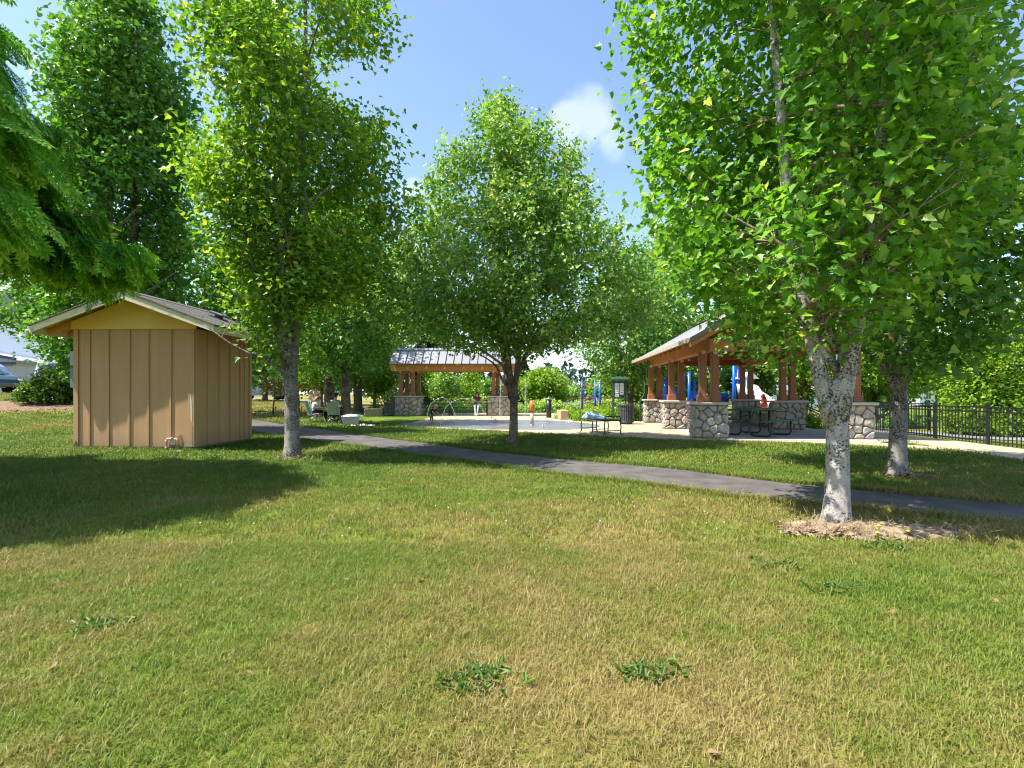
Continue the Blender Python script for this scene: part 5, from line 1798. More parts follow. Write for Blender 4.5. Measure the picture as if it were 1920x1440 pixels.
    mb.tube([(-ex - 0.055, 7.9, ze - 0.11), (-ex - 0.05, 7.9, ze - 0.2), (-0.50, 7.55, ze - 0.36), (-0.38, 7.5, ze - 0.5), (-0.38, 7.5, 1.25), (-0.42, 7.5, 1.12), (-0.56, 7.5, 0.95), (-0.56, 7.5, 0.02)], 0.038, 8)
    mb.build('downpipe', 'kiosk_green', root)
    # low stone parapet along the back between pillars
    stone_pillar(root, XR - 0.02, 5.5, 0.30, 2.2, 0.46, 340, faces='L', dens=12)
build_pavilion()

# ================================================================== small shelter
SHX, SHY = -3.15, 28.2
def build_shelter():
    root = thing('bench_shelter', 'small timber bench shelter with standing-seam metal roof beyond the splash pad', 'shelter', (SHX, SHY, 0.035), 0)
    for k, x in enumerate((-2.55, 2.55)):
        stone_pillar(root, x, 0, 1.36, 1.05, 1.02, 360 + k, faces='FLR', dens=16, cap=0.07)
        for (dx, dy) in ((-0.42, -0.30), (0.24, -0.30), (-0.20, 0.32), (0.46, 0.32)):
            mb = MB(); mb.box((0, 0, 0.665), (0.20, 0.20, 1.33), b=0.008)
            p = mb.build('post', 'cedar_post', root, (x + dx, dy, 1.093))
            mb = MB(); mb.box((0, 0, 0.11), (0.27, 0.27, 0.21), b=0.012); mb.build('plinth', 'cedar_post', p)
            mb = MB(); mb.prism([(-0.07, 0), (0.07, 0), (0.05, -0.06), (0, -0.09), (-0.05, -0.06)], -0.1075, -0.1015); mb.build('bracket_plate', 'bolt_metal', p, (0, 0, 1.345))
    for y in (-0.62, 0.62):
        mb = MB(); mb.prism([(-3.50, 2.60), (-3.38, 2.432), (3.38, 2.432), (3.50, 2.60), (3.50, 2.80), (-3.50, 2.80)], y - 0.06, y + 0.06); mb.build('fascia_beam', 'cedar_beam', root)
    for x in (-2.9, -2.2, 2.2, 2.9):
        mb = MB(); mb.box((x, 0, 2.525), (0.14, 1.115, 0.18)); mb.build('tie_beam', 'cedar_beam', root)
    for i in range(6):
        x = -2.52 + 1.01 * i
        mb = MB(); mb.box((x, -0.692, 2.63), (0.12, 0.02, 0.12), b=0.005); mb.tube([(x, -0.70, 2.63), (x, -0.725, 2.63)], 0.03, 8)
        mb.build('bolt_plate', 'bolt_metal', root)
    ye, yr, ze, zr = -1.02, 0.0, 2.80, 3.66
    n = 16
    for sgn in (-1, 1):
        for i in range(n):
            xa, xb = -3.44 + 6.88 * i / n, -3.44 + 6.88 * (i + 1) / n
            mb = MB()
            mb.prism([(sgn * ye, ze), (0, zr), (0, zr + 0.03), (sgn * ye, ze + 0.03)], xa + 0.006, xb - 0.006, plane='yz')
            p = mb.build('roof_panel', 'roof_metal', root)
            mb = MB(); mb.beam((xb, sgn * ye, ze + 0.055), (xb, 0, zr + 0.05), 0.026, 0.06)
            if i < n - 1: mb.build('seam', 'roof_edge', p)
    mb = MB(); mb.prism([(-0.16, zr - 0.07), (0, zr + 0.06), (0.16, zr - 0.07), (0.16, zr - 0.03), (0, zr + 0.095), (-0.16, zr - 0.03)], -3.46, 3.46, plane='yz'); mb.build('ridge_cap', 'roof_metal', root)
    for x in (-3.2, 3.2):
        mb = MB(); mb.prism([(-0.95, ze), (0.95, ze), (0, zr - 0.05)], x - 0.03, x + 0.03, plane='yz'); mb.build('gable_panel', 'cedar_post', root)
build_shelter()

# ================================================================== furniture
def park_bench(label, x, y, rz, L_, group=None):
    root = thing('park_bench', label, 'bench', (x, y, 0.036), rz, group)
    for k in range(6):
        mb = MB(); mb.box((0, -0.20 + 0.08 * k, 0.44), (L_ - 0.04, 0.058, 0.03), b=0.005); mb.build('slat', 'dark_metal', root)
    for z in (0.58, 0.66, 0.74):
        mb = MB(); mb.box((0, 0.25 + 0.05 * (z - 0.45), z), (L_ - 0.04, 0.016, 0.035)); mb.build('back_slat', 'dark_metal', root)
    mb = MB(); mb.box((0, 0.27, 0.85), (L_, 0.05, 0.05), b=0.01); mb.build('top_rail', 'dark_metal', root)
    for sx in (-1, 1):
        x_ = sx * (L_ / 2 - 0.03)
        mb = MB(); mb.tube([(x_, -0.24, 0.0), (x_, -0.24, 0.60), (x_, -0.20, 0.645), (x_, 0.26, 0.655)], 0.026, 8); mb.build('arm_leg', 'dark_metal', root)
        mb = MB(); mb.tube([(x_, 0.26, 0.0), (x_, 0.24, 0.45), (x_, 0.27, 0.85)], 0.026, 8); mb.build('leg', 'dark_metal', root)
        mb = MB(); mb.beam((x_, -0.22, 0.41), (x_, 0.24, 0.41), 0.04, 0.04); mb.build('seat_rail', 'dark_metal', root)
park_bench('empty black slatted bench on the left under the shelter', -4.30, 28.0, 0, 1.75, 'benches under the shelter')
park_bench('black slatted bench under the shelter with the woman sitting on it', -2.35, 28.0, 0, 2.0, 'benches under the shelter')

def litter_bin(label, x, y, r0=0.30, h_=0.80):
    root = thing('litter_bin', label, 'bin', (x, y, 0.036), 0.2, 'slatted litter bins')
    mb = MB(); mb.lathe([(r0 * 0.80, 0.06), (r0 * 0.86, h_ * 0.9), (r0 * 0.82, h_ * 0.9), (r0 * 0.76, 0.10)], n=20); mb.build('liner', 'rubber', root)
    sl = MB()
    sl.add([(r0 * 0.93, -0.026, 0.10), (r0 * 0.93, 0.026, 0.10), (r0 * 0.93, 0.026, h_ - 0.22), (r0 * 0.93, -0.026, h_ - 0.22), (r0 * 1.06, -0.03, h_ - 0.05), (r0 * 1.06, 0.03, h_ - 0.05),
            (r0 * 0.90, -0.026, 0.10), (r0 * 0.90, 0.026, 0.10), (r0 * 0.90, 0.026, h_ - 0.22), (r0 * 0.90, -0.026, h_ - 0.22), (r0 * 1.03, -0.03, h_ - 0.05), (r0 * 1.03, 0.03, h_ - 0.05)],
           [(0, 1, 2, 3), (3, 2, 5, 4), (7, 6, 9, 8), (8, 9, 10, 11), (0, 3, 9, 6), (1, 7, 8, 2), (3, 4, 10, 9), (2, 8, 11, 5), (4, 5, 11, 10), (0, 6, 7, 1)])
    me = sl.mesh('slat', 'bin_metal')
    for i in range(24):
        link('slat', me, root, None, (0, 0, 2 * math.pi * i / 24))
    for nm, z, rr, t in (('bottom_ring', 0.09, 0.94, 0.022), ('middle_ring', h_ - 0.2, 0.955, 0.016), ('rim', h_ - 0.04, 1.06, 0.026)):
        mb = MB(); mb.tube([(r0 * rr * math.cos(a), r0 * rr * math.sin(a), z) for a in np.linspace(0, 2 * math.pi, 25)], t, 6); mb.build(nm, 'bin_metal', root)
    mb = MB(); mb.lathe([(r0 * 1.05, h_ - 0.03), (r0 * 0.80, h_ + 0.01), (r0 * 0.50, h_ + 0.015), (r0 * 0.48, h_ - 0.01), (r0 * 0.9, h_ - 0.05)], n=24); mb.build('lid', 'rubber', root)
    mb = MB(); mb.lathe([(r0 * 0.8, 0), (r0 * 0.8, 0.05)], n=20); mb.build('base', 'bin_metal', root)
litter_bin('dark slatted litter bin in front of the kiosk beside the pavilion', 4.56, 20.2)
litter_bin('dark slatted litter bin beside the left stone pillar of the shelter', -6.45, 26.7, 0.28, 0.78)

def block(label, x, y, d, rz):
    mb = MB(); mb.box((0, 0, d[2] / 2), d, b=0.03)
    o = mb.build('seat_block', 'block_tan', None, (x, y, 0.034), rz)
    tag(o, label, 'seat block', 'tan concrete seat blocks')
block('tan concrete seat block left of the litter bin by the shelter', -7.35, 26.9, (0.95, 0.5, 0.42), R(18))
block('tan concrete seat block right of the black drinking fountain', 2.40, 24.0, (0.40, 0.85, 0.44), R(8))

# kiosk
root = thing('notice_kiosk', 'green notice board kiosk on two posts behind the litter bin', 'notice board', (4.72, 22.3, 0.036), R(-6))
for sx in (-0.27, 0.27):
    mb = MB(); mb.box((sx, 0, 0.90), (0.075, 0.075, 1.80)); mb.build('post', 'kiosk_green', root)
mb = MB(); mb.box((0, -0.005, 1.37), (0.46, 0.06, 0.72)); mb.build('board', 'kiosk_green', root)
mb = MB(); mb.prism([(-0.20, 1.80), (0.20, 1.80), (0.20, 1.84), (0.0, 1.96), (-0.20, 1.86)], -0.36, 0.36, plane='yz'); mb.build('roof', 'kiosk_green', root)
for (a, b, c, d) in ((-0.11, 1.45, 0.17, 0.44), (0.10, 1.42, 0.17, 0.50), (-0.11, 1.13, 0.16, 0.14)):
    mb = MB(); mb.box((a, -0.040, b), (c, 0.006, d)); p = mb.build('notice', 'paper', root)
    mb = MB()
    for q in range(5): mb.box((a, -0.0445, b + d * (0.32 - 0.16 * q)), (c * 0.7, 0.002, d * 0.05))
    mb.build('print_lines', 'paper_print', p)
mb = MB(); mb.box((0, -0.05, 1.0), (0.46, 0.02, 0.03)); mb.box((0, -0.05, 1.73), (0.46, 0.02, 0.03)); mb.box((-0.225, -0.05, 1.365), (0.03, 0.02, 0.70)); mb.box((0.225, -0.05, 1.365), (0.03, 0.02, 0.70)); mb.build('frame', 'kiosk_green', root)

# backless bench with towels
root = thing('backless_bench', 'backless black metal bench heaped with blue towels on the plaza', 'bench', (2.72, 15.6, 0.036), R(-69))
mb = MB()
for k in range(9): mb.box((0, -0.24 + 0.06 * k, 0.43), (1.42, 0.022, 0.014))
for k in range(7): mb.box((-0.66 + 0.22 * k, 0, 0.4225), (0.022, 0.50, 0.010))
mb.build('seat_mesh', 'dark_metal', root)['kind'] = 'stuff'
mb = MB(); mb.tube([(-0.73, -0.27, 0.425), (0.73, -0.27, 0.425), (0.73, 0.27, 0.425), (-0.73, 0.27, 0.425), (-0.73, -0.27, 0.425)], 0.020, 8); mb.build('seat_frame', 'dark_metal', root)
for sx in (-0.70, 0.0, 0.70):
    for sy in (-1, 1):
        mb = MB(); mb.tube([(sx, sy * 0.26, 0.42), (sx, sy * 0.285, 0.22), (sx, sy * 0.27, 0.04), (sx, sy * 0.33, 0.0)], 0.018, 8); mb.build('leg', 'dark_metal', root)
    mb = MB(); mb.tube([(sx, -0.27, 0.12), (sx, 0.27, 0.12)], 0.012, 6); mb.build('leg_brace', 'dark_metal', root)
for sx in (-0.70, 0.70):
    mb = MB(); mb.tube([(sx, -0.27, 0.42), (sx * 1.02, -0.25, 0.54), (sx * 1.02, 0.25, 0.54), (sx, 0.27, 0.42)], 0.016, 8); mb.build('end_hoop', 'dark_metal', root)
def cloth_heap(name, label, cat, x, y, z, rx, ry, h_, m, seed, rz=0.0, group=None):
    n, k = 22, 9
    V, F = [], []
    for i in range(k):
        f = i / (k - 1)
        for j in range(n):
            a = 2 * math.pi * j / n
            q = math.sin(f * math.pi / 2) * (1 + 0.28 * mnoise.noise(Vector((math.cos(a) * 1.5, math.sin(a) * 1.5, seed + f))))
            zz = h_ * (1 - f ** 1.6) * (0.75 + 0.6 * mnoise.noise(Vector((math.cos(a) * 2 * f, math.sin(a) * 2 * f, seed * 2)))) + 0.05 * mnoise.noise(Vector((math.cos(a) * 6 * f, math.sin(a) * 6 * f, seed * 3))) * h_ * 3
            V.append((rx * q * math.cos(a), ry * q * math.sin(a), max(0.004, zz)))
    for i in range(k - 1):
        for j in range(n):
            F.append((i * n + j, (i + 1) * n + j, (i + 1) * n + (j + 1) % n, i * n + (j + 1) % n))
    F.append(tuple((k - 1) * n + j for j in range(n)))
    mb = MB(); mb.add(V, F, 0, True)
    return tag(mb.build(name, m, None, (x, y, z), rz), label, cat, group)
c_, s_ = math.cos(R(-69)), math.sin(R(-69))
cloth_heap('towel', 'rumpled blue patterned towels piled on the far end of the backless bench', 'towel', 2.72 - 0.42 * c_, 15.6 - 0.42 * s_, 0.45, 0.42, 0.33, 0.24, 'towel_blue', 3, R(-62))

# picnic table
def picnic_table(label, x, y, rz):
    root = thing('picnic_table', label, 'picnic table', (x, y, 0.042), rz)
    L_ = 1.83
    mb = MB(); mb.box((0, 0, 0.745), (L_, 0.76, 0.045), b=0.018); mb.build('tabletop', 'table_green', root)
    for sy in (-1, 1):
        mb = MB(); mb.box((0, sy * 0.72, 0.445), (L_, 0.26, 0.04), b=0.015); mb.build('seat', 'table_green', root)
    for sx in (-0.58, 0.58):
        for sy in (-1, 1):
            mb = MB()
            mb.tube([(sx, sy * 0.13, 0.72), (sx, sy * 0.13, 0.10), (sx, sy * 0.19, 0.035), (sx, sy * 0.30, 0.025), (sx, sy * 0.62, 0.025), (sx, sy * 0.70, 0.05), (sx, sy * 0.745, 0.11), (sx, sy * 0.745, 0.425)], 0.028, 8)
            mb.build('leg', 'table_frame', root)
        mb = MB(); mb.tube([(sx, -0.13, 0.70), (sx, 0.13, 0.70)], 0.022, 8); mb.tube([(sx, -0.33, 0.72), (sx, 0.33, 0.72)], 0.020, 6); mb.build('crossbar', 'table_frame', root)
        mb = MB(); mb.tube([(sx, 0, 0.69), (sx * 0.15, 0, 0.715)], 0.014, 6); mb.tube([(sx, 0.13, 0.30), (sx, -0.13, 0.30)], 0.018, 6); mb.tube([(sx * 0.98, 0, 0.30), (0, 0, 0.71)], 0.014, 6); mb.build('brace', 'table_frame', root)
q = pav(1.62, 0.95)
picnic_table('green metal picnic table at the front of the pavilion floor', q[0], q[1], R(38))
q = pav(1.2, 5.0)
picnic_table('green metal picnic table farther back under the pavilion', q[0], q[1], R(80))

# flower pot between the pillars
root = thing('flower_pot', 'dark pot of purple flowers between the left pavilion pillars', 'flower pot', (*pav(0.10, 1.75)[:2], 0.042), 0)
mb = MB(); mb.lathe([(0.13, 0), (0.19, 0.28), (0.20, 0.32), (0.17, 0.32), (0.15, 0.27)], n=16); mb.build('pot', 'grey_paint', root)
rr_ = np.random.default_rng(9)
P = rr_.normal(size=(520, 3)) * np.array([0.13, 0.13, 0.20]) + np.array([0, 0, 0.62]); P[:, 2] = np.maximum(P[:, 2], 0.3)
fl_o = link('flowers', leaf_cloud_mesh('flowers', P, 0.06 * (0.6 + 0.6 * rr_.random(520)), leaf_frames(P, unit(P - np.array([0, 0, 0.4])), rr_), 'oval', 'leaf_flower', rr_.random(520)), root)
fl_o['kind'] = 'stuff'

# handrails by the steps
def handrail(label, x, y, rz):
    root = thing('handrail', label, 'handrail', (x, y, 0.03), rz, 'black handrails by the pavilion')
    mb = MB(); mb.tube([(0, 0, 0.0), (0, 0, 0.78), (0.03, 0, 0.82), (0.26, 0, 0.84), (0.34, 0, 0.82), (1.15, 0, 0.42), (1.22, 0, 0.36), (1.22, 0, 0.0)], 0.024, 8); mb.build('rail', 'dark_metal', root)
    mb = MB(); mb.tube([(0.55, 0, 0), (0.55, 0, 0.71)], 0.022, 8); mb.build('baluster', 'dark_metal', root)
handrail('black handrail nearest the right stone pillar of the pavilion', 10.35, 18.6, R(-8))
handrail('second black handrail behind the first one near the pavilion', 11.2, 20.6, R(-8))

# ================================================================== fences
def metal_fence(label, a, b, posts, h_=0.92):
    a, b = Vector((*a, 0)), Vector((*b, 0))
    d = b - a
    L_ = d.length
    rz = math.atan2(d.y, d.x)
    root = thing('metal_fence', label, 'fence', (a.x, a.y, 0.02), rz)
    mb = MB(); mb.box((0, 0, h_ / 2 + 0.01), (0.06, 0.06, h_ + 0.06)); mb.box((0, 0, h_ + 0.05), (0.075, 0.075, 0.025)); mb.box((0, 0, h_ + 0.075), (0.04, 0.04, 0.03))
    pm = mb.mesh('post', 'black_fence')
    for i in range(posts):
        link('post', pm, root, (L_ * i / (posts - 1), 0, 0))
    for z in (0.09, h_ - 0.13, h_ - 0.02):
        mb = MB(); mb.box((L_ / 2, 0, z), (L_, 0.036, 0.036)); mb.build('rail', 'black_fence', root)
    mb = MB(); mb.box((0, 0, 0.5 * h_ - 0.01), (0.017, 0.017, h_ - 0.06)); km = mb.mesh('picket', 'black_fence')
    n = int(L_ / 0.112)
    for i in range(1, n):
        x = L_ * i / n
        if min(abs(x - L_ * j / (posts - 1)) for j in range(posts)) > 0.045:
            link('picket', km, root, (x, 0, 0))
metal_fence('black metal picket fence along the pavement on the right', (11.92, 17.25), (10.85, 7.0), 7)
metal_fence('black metal picket fence running off to the right behind the first', (12.0, 17.35), (20.4, 16.55), 5)

# ================================================================== splash pad pieces
root = thing('spray_pole', 'slim orange and cream water spray pole standing in the pad', 'spray pole', (0.76, 19.4, 0.04), 0)
mb = MB(); mb.tube([(0, 0, 0), (0, 0, 0.46)], 0.068, 14); mb.build('lower_tube', 'spray_cream', root)
mb = MB(); mb.tube([(0, 0, 0.462), (0, 0, 0.93)], 0.070, 14); mb.lathe([(0.070, 0.93), (0.045, 0.955), (0.01, 0.96)], n=14); mb.build('upper_tube', 'orange_paint', root)
mb = MB(); mb.lathe([(0.11, 0), (0.11, 0.02), (0.075, 0.03)], n=14); mb.build('flange', 'steel', root)
root = thing('drinking_fountain', 'black pedestal drinking fountain beyond the orange pole', 'fountain', (1.86, 25.6, 0.036), 0)
mb = MB(); mb.tube([(0, 0, 0), (0, 0, 0.92)], 0.13, 16); mb.build('pedestal', 'dark_metal', root)
mb = MB(); mb.lathe([(0.13, 0.92), (0.17, 0.95), (0.17, 0.99), (0.12, 0.96), (0.02, 0.95)], n=16); mb.build('bowl', 'steel', root)
mb = MB(); mb.tube([(0.08, 0, 0.96), (0.08, 0, 1.02), (0.04, 0, 1.05)], 0.012, 6); mb.build('spout', 'steel', root)

def jet(label, pts, r0, r1, seed, drops=60, spread=0.03):
    rs = random.Random(seed)
    P = interp3(pts, 30)
    mb = MB()
    rad = [(r0 + (r1 - r0) * i / 29) * (0.75 + 0.5 * rs.random()) for i in range(30)]
    mb.tube([tuple(p) for p in P], rad, 6)
    for i in range(drops):
        q = P[min(29, int(29 * rs.random() ** 0.7))]
        c = (q[0] + rs.gauss(0, spread), q[1] + rs.gauss(0, spread), max(0.05, q[2] + rs.gauss(0, spread)))
        s = 0.006 + 0.008 * rs.random()
        mb.lathe([(0.001, -s), (s, 0), (0.001, s)], c, 5)
    return tag(mb.build('water_jet', 'water'), label, 'water jet', 'water jets of the splash pad')
jet('arching water jet beside the bending toddler, taller inner arc', [(-4.05, 24, 0.05), (-3.85, 24, 0.75), (-3.3, 24, 1.06), (-2.9, 24, 0.75), (-2.65, 24, 0.1)], 0.006, 0.011, 1)
jet('wide lower water arc crossing in front of the shelter bench', [(-3.45, 24.6, 0.05), (-3.1, 24.6, 0.7), (-2.4, 24.6, 1.02), (-1.7, 24.6, 0.85), (-1.2, 24.6, 0.1)], 0.004, 0.008, 2)
jet('tall dripping water column before the right shelter pillar', [(-0.55, 23.2, 0.05), (-0.55, 23.2, 0.9), (-0.52, 23.2, 1.6), (-0.50, 23.2, 2.2)], 0.016, 0.007, 3, 170, 0.05)
jet('thin misty water column left of the orange pole', [(0.58, 22.2, 0.05), (0.58, 22.2, 0.7), (0.6, 22.2, 1.3), (0.6, 22.2, 1.75)], 0.010, 0.005, 4, 130, 0.05)
for k, (x, y) in enumerate(((-2.8, 20.0), (-0.7, 21.3), (1.1, 18.2), (2.3, 20.6))):
    jet('low bubbling water spout on the wet pad, %s' % ('left of the toddler', 'behind the centre maple trunk', 'in front of the orange pole', 'nearest the backless bench')[k], [(x, y, 0.04), (x, y, 0.10), (x + 0.02, y, 0.17), (x + 0.03, y, 0.20)], 0.03, 0.015, 10 + k, 60, 0.09)

# climbing posts
root = thing('climbing_frame', 'climbing frame of blue posts and dark red bars beyond the plaza', 'climbing frame', (4.3, 31.0, 0.02), R(-4))
PX = [(0, 0), (0.80, 0.1), (1.02, -0.5), (1.9, 0.2)]
for (x, y) in PX:
    mb = MB(); mb.tube([(x, y, 0), (x, y, 2.06)], 0.065, 12); mb.lathe([(0.066, 2.06), (0.05, 2.10), (0.01, 2.11)], (x, y, 0), 12); mb.build('post', 'play_navy' if x == 0 else 'play_blue', root)
for z in (0.62, 0.95, 1.72):
    mb = MB(); mb.tube([(0, 0, z), (0.8, 0.1, z)], 0.028, 8); mb.build('bar', 'play_pink', root)
    mb = MB(); mb.tube([(1.02, -0.5, z + 0.04), (1.9, 0.2, z + 0.04)], 0.024, 8); mb.build('bar', 'play_pink', root)
mb = MB(); mb.tube([(0, 0, 0.95), (-0.5, -0.2, 0.95), (-0.95, -0.4, 0.75), (-1.15, -0.5, 0.35), (-1.2, -0.5, 0)], 0.026, 8); mb.build('arch_bar', 'cone_brown', root)
mb = MB(); mb.tube([(0.84, 0.0, 1.0), (0.92, -0.1, 0.6), (0.9, -0.2, 0.0)], 0.04, 8); mb.build('pole', 'play_purple', root)
# white picket barrier
root = thing('white_barrier', 'low white picket barrier behind the climbing frame', 'barrier', (3.35, 34.6, 0.02), 0)
for k in range(12):
    mb = MB(); mb.box((0.13 * k, 0, 0.32), (0.09, 0.03, 0.62)); mb.build('picket', 'house_white', root)
mb = MB(); mb.box((0.72, 0.035, 0.5), (1.6, 0.03, 0.07)); mb.build('rail', 'house_white', root)

# play structure
root = thing('play_structure', 'blue play structure with white slide behind the pavilion', 'play structure', (0, 0, 0.03), 0)
def ppx(px, d): return (px - 960) / 950 * d
POSTS = [(1238, 28, 2.0), (1247, 29, 1.95), (1256, 27.5, 1.9), (1281, 27.5, 2.35), (1292, 27.5, 2.35), (1272, 29.5, 2.1), (1302, 29.5, 2.0), (1318, 28.5, 2.0), (1376, 26.5, 2.95), (1384, 28, 2.6), (1400, 27, 2.0), (1408, 28.5, 2.0)]
for (px, d, h_) in POSTS:
    mb = MB(); x = ppx(px, d); mb.tube([(x, d, 0), (x, d, h_)], 0.085, 12); mb.lathe([(0.086, h_), (0.06, h_ + 0.05), (0.01, h_ + 0.06)], (x, d, 0), 12)
    mb.build('post', 'play_blue' if px != 1384 else 'play_navy', root)
for (pa, pb, d, z0, z1, m) in ((1230, 1247, 28.3, 0.55, 1.2, 'play_blue'), (1258, 1270, 28.2, 0.5, 1.5, 'play_blue'), (1292, 1318, 28.0, 0.5, 1.35, 'play_blue'), (1384, 1408, 27.8, 1.0, 1.75, 'play_blue'), (1345, 1366, 28.6, 0.6, 1.25, 'play_blue')):
    mb = MB(); xa, xb = ppx(pa, d), ppx(pb, d); mb.box(((xa + xb) / 2, d, (z0 + z1) / 2), (xb - xa, 0.05, z1 - z0), b=0.015)
    p = mb.build('panel', m, root)
    mb = MB(); mb.lathe([(0.10, -0.03), (0.13, -0.03), (0.13, 0.03), (0.10, 0.03)], n=14)
    o = mb.build('port_ring', 'play_navy', p, ((xa + xb) / 2, d - 0.04, (z0 + z1) / 2)); o.rotation_euler = (R(90), 0, 0)
for (pa, pb, d, z) in ((1230, 1320, 28, 0.5), (1366, 1412, 28, 1.0)):
    mb = MB(); xa, xb = ppx(pa, d), ppx(pb, d); mb.box(((xa + xb) / 2, d + 0.6, z - 0.03), (xb - xa, 1.3, 0.06)); mb.build('deck', 'bin_metal', root)
mb = MB(); mb.prism([(ppx(1383, 28), 2.02), (ppx(1412, 28), 2.02), (ppx(1398, 28), 2.42)], 27.3, 28.9); mb.build('roof', 'slide_white', root)
mb = MB(); mb.tube([(ppx(1281, 27.5), 27.5, 1.0), (ppx(1286, 27.5), 27.3, 0.5), (ppx(1284, 27.5), 27.2, 0.0)], 0.05, 8); mb.build('sliding_pole', 'play_purple', root)
# slide with raised sides
sp = interp3([(12.55, 27.5, 1.25), (12.75, 26.9, 1.1), (13.05, 26.0, 0.62), (13.25, 25.2, 0.28), (13.3, 24.6, 0.22)], 14)
V, F = [], []
for i, p in enumerate(sp):
    for (dx, dz) in ((-0.36, 0.34), (-0.30, 0.30), (-0.24, 0.03), (0, 0), (0.24, 0.03), (0.30, 0.30), (0.36, 0.34), (0.30, -0.03), (-0.30, -0.03)):
        V.append((p[0] + dx, p[1], p[2] + dz * (1.5 if i < 4 else 1)))
for i in range(13):
    for j in range(9):
        F.append((i * 9 + j, i * 9 + (j + 1) % 9, (i + 1) * 9 + (j + 1) % 9, (i + 1) * 9 + j))
mb = MB(); mb.add(V, F, 0, True); mb.build('slide', 'slide_white', root)
# red rocking panel
root = thing('spring_rider', 'small red spring rider right of the white slide', 'play ride', (ppx(1427, 25), 25, 0.03), R(20))
mb = MB(); mb.prism([(-0.30, 0.35), (0.30, 0.35), (0.36, 0.62), (0.30, 1.0), (0.16, 1.22), (0.02, 1.12), (0.10, 0.80), (-0.10, 0.66), (-0.34, 0.72)], -0.05, 0.05); mb.build('body', 'play_red', root)
mb = MB(); mb.tube([(0.09 * math.cos(t), 0.09 * math.sin(t), 0.02 + 0.33 * t / 37.7) for t in np.linspace(0, 37.7, 60)], 0.016, 6); mb.build('spring', 'dark_metal', root)
mb = MB(); mb.tube([(0.16, -0.16, 0.85), (0.16, 0.16, 0.85)], 0.018, 8); mb.build('handle', 'dark_metal', root)

# ================================================================== houses
def build_left_house():
    zb = 1.0
    root = thing('white_house', 'white sided two-storey house with black trim behind the left lawn', 'house', (-34.0, 35.0, zb), R(2))
    def boards(nm, x0, x1, y, z0, z1, m='house_white'):
        n = int((z1 - z0) / 0.26)
        for i in range(n):
            za, zb_ = z0 + (z1 - z0) * i / n, z0 + (z1 - z0) * (i + 1) / n
            mb = MB(); mb.add([(x0, y, za), (x1, y, za), (x1, y + 0.02, zb_), (x0, y + 0.02, zb_), (x0, y + 0.05, za), (x1, y + 0.05, za), (x1, y + 0.05, zb_), (x0, y + 0.05, zb_)], [(0, 1, 2, 3), (0, 4, 5, 1), (3, 2, 6, 7), (0, 3, 7, 4), (1, 5, 6, 2)])
            mb.build('siding_board', m, wl)
    mb = MB(); mb.box((0.5, 5.0, 2.9), (8.0, 9.8, 5.8)); wl = mb.build('wall', 'house_white', root)
    boards('f', -3.5, 4.5, 0.05, 2.4, 5.6)
    mb = MB(); mb.prism([(-4.2, 5.7), (5.2, 5.7), (5.2, 5.86), (0.5, 7.9), (-4.2, 5.86)], -0.3, 10.2); mb.build('roof', 'house_roof', root)
    mb = MB(); mb.box((0.5, -0.32, 5.66), (9.5, 0.05, 0.2)); mb.build('fascia', 'house_trim', root)
    # garage wing in front with a lean roof
    mb = MB(); mb.box((-1.2, -1.5, 1.1), (7.0, 3.0, 2.2)); gw = mb.build('garage_wall', 'house_white', root)
    mb = MB(); mb.prism([(-6.0, 3.9), (2.7, 2.35), (2.7, 2.2), (-6.0, 2.2)], -3.25, -0.02); mb.build('garage_roof', 'garage_door', root)
    mb = MB(); mb.beam((-6.0, -3.28, 3.98), (2.75, -3.28, 2.42), 0.06, 0.16); mb.build('garage_rake', 'house_trim', root)
    mb = MB(); mb.box((-1.4, -3.29, 2.16), (8.2, 0.06, 0.16)); mb.build('garage_fascia', 'house_trim', root)
    mb = MB(); mb.box((-2.6, -3.03, 0.95), (3.6, 0.05, 1.9)); gd = mb.build('garage_door', 'garage_door', root)
    for i in range(4):
        for j in range(4):
            mb = MB(); mb.box((-3.95 + 0.9 * i, -3.07, 0.27 + 0.46 * j), (0.76, 0.03, 0.36), b=0.01); mb.build('door_panel', 'garage_door', gd)
    mb = MB(); mb.box((0.9, -3.02, 0.95), (0.85, 0.05, 1.9)); mb.build('entry_door', 'cone_brown', root)
    # right bay with window
    mb = MB(); mb.box((6.5, 2.0, 2.4), (4.0, 4.0, 4.8)); bw = mb.build('bay_wall', 'house_white', root)
    mb = MB(); mb.box((6.5, -0.06, 2.35), (4.05, 0.09, 0.32)); mb.build('band', 'house_trim', root)
    mb = MB(); mb.prism([(4.3, 4.8), (8.8, 4.8), (8.8, 4.95), (6.5, 6.0), (4.3, 4.95)], -0.4, 4.3); mb.build('roof', 'house_roof', root)
    for x in (6.2,):
        mb = MB(); mb.box((x, -0.03, 3.3), (1.7, 0.06, 0.9)); f = mb.build('window', 'house_trim', root)
        for q in (-0.39, 0.39):
            mb = MB(); mb.box((x + q, -0.066, 3.3), (0.70, 0.02, 0.74)); mb.build('pane', 'window_glass', f)
    mb = MB(); mb.box((8.35, -0.025, 1.0), (1.1, 0.05, 2.0)); mb.build('door', 'garage_door', root)
build_left_house()

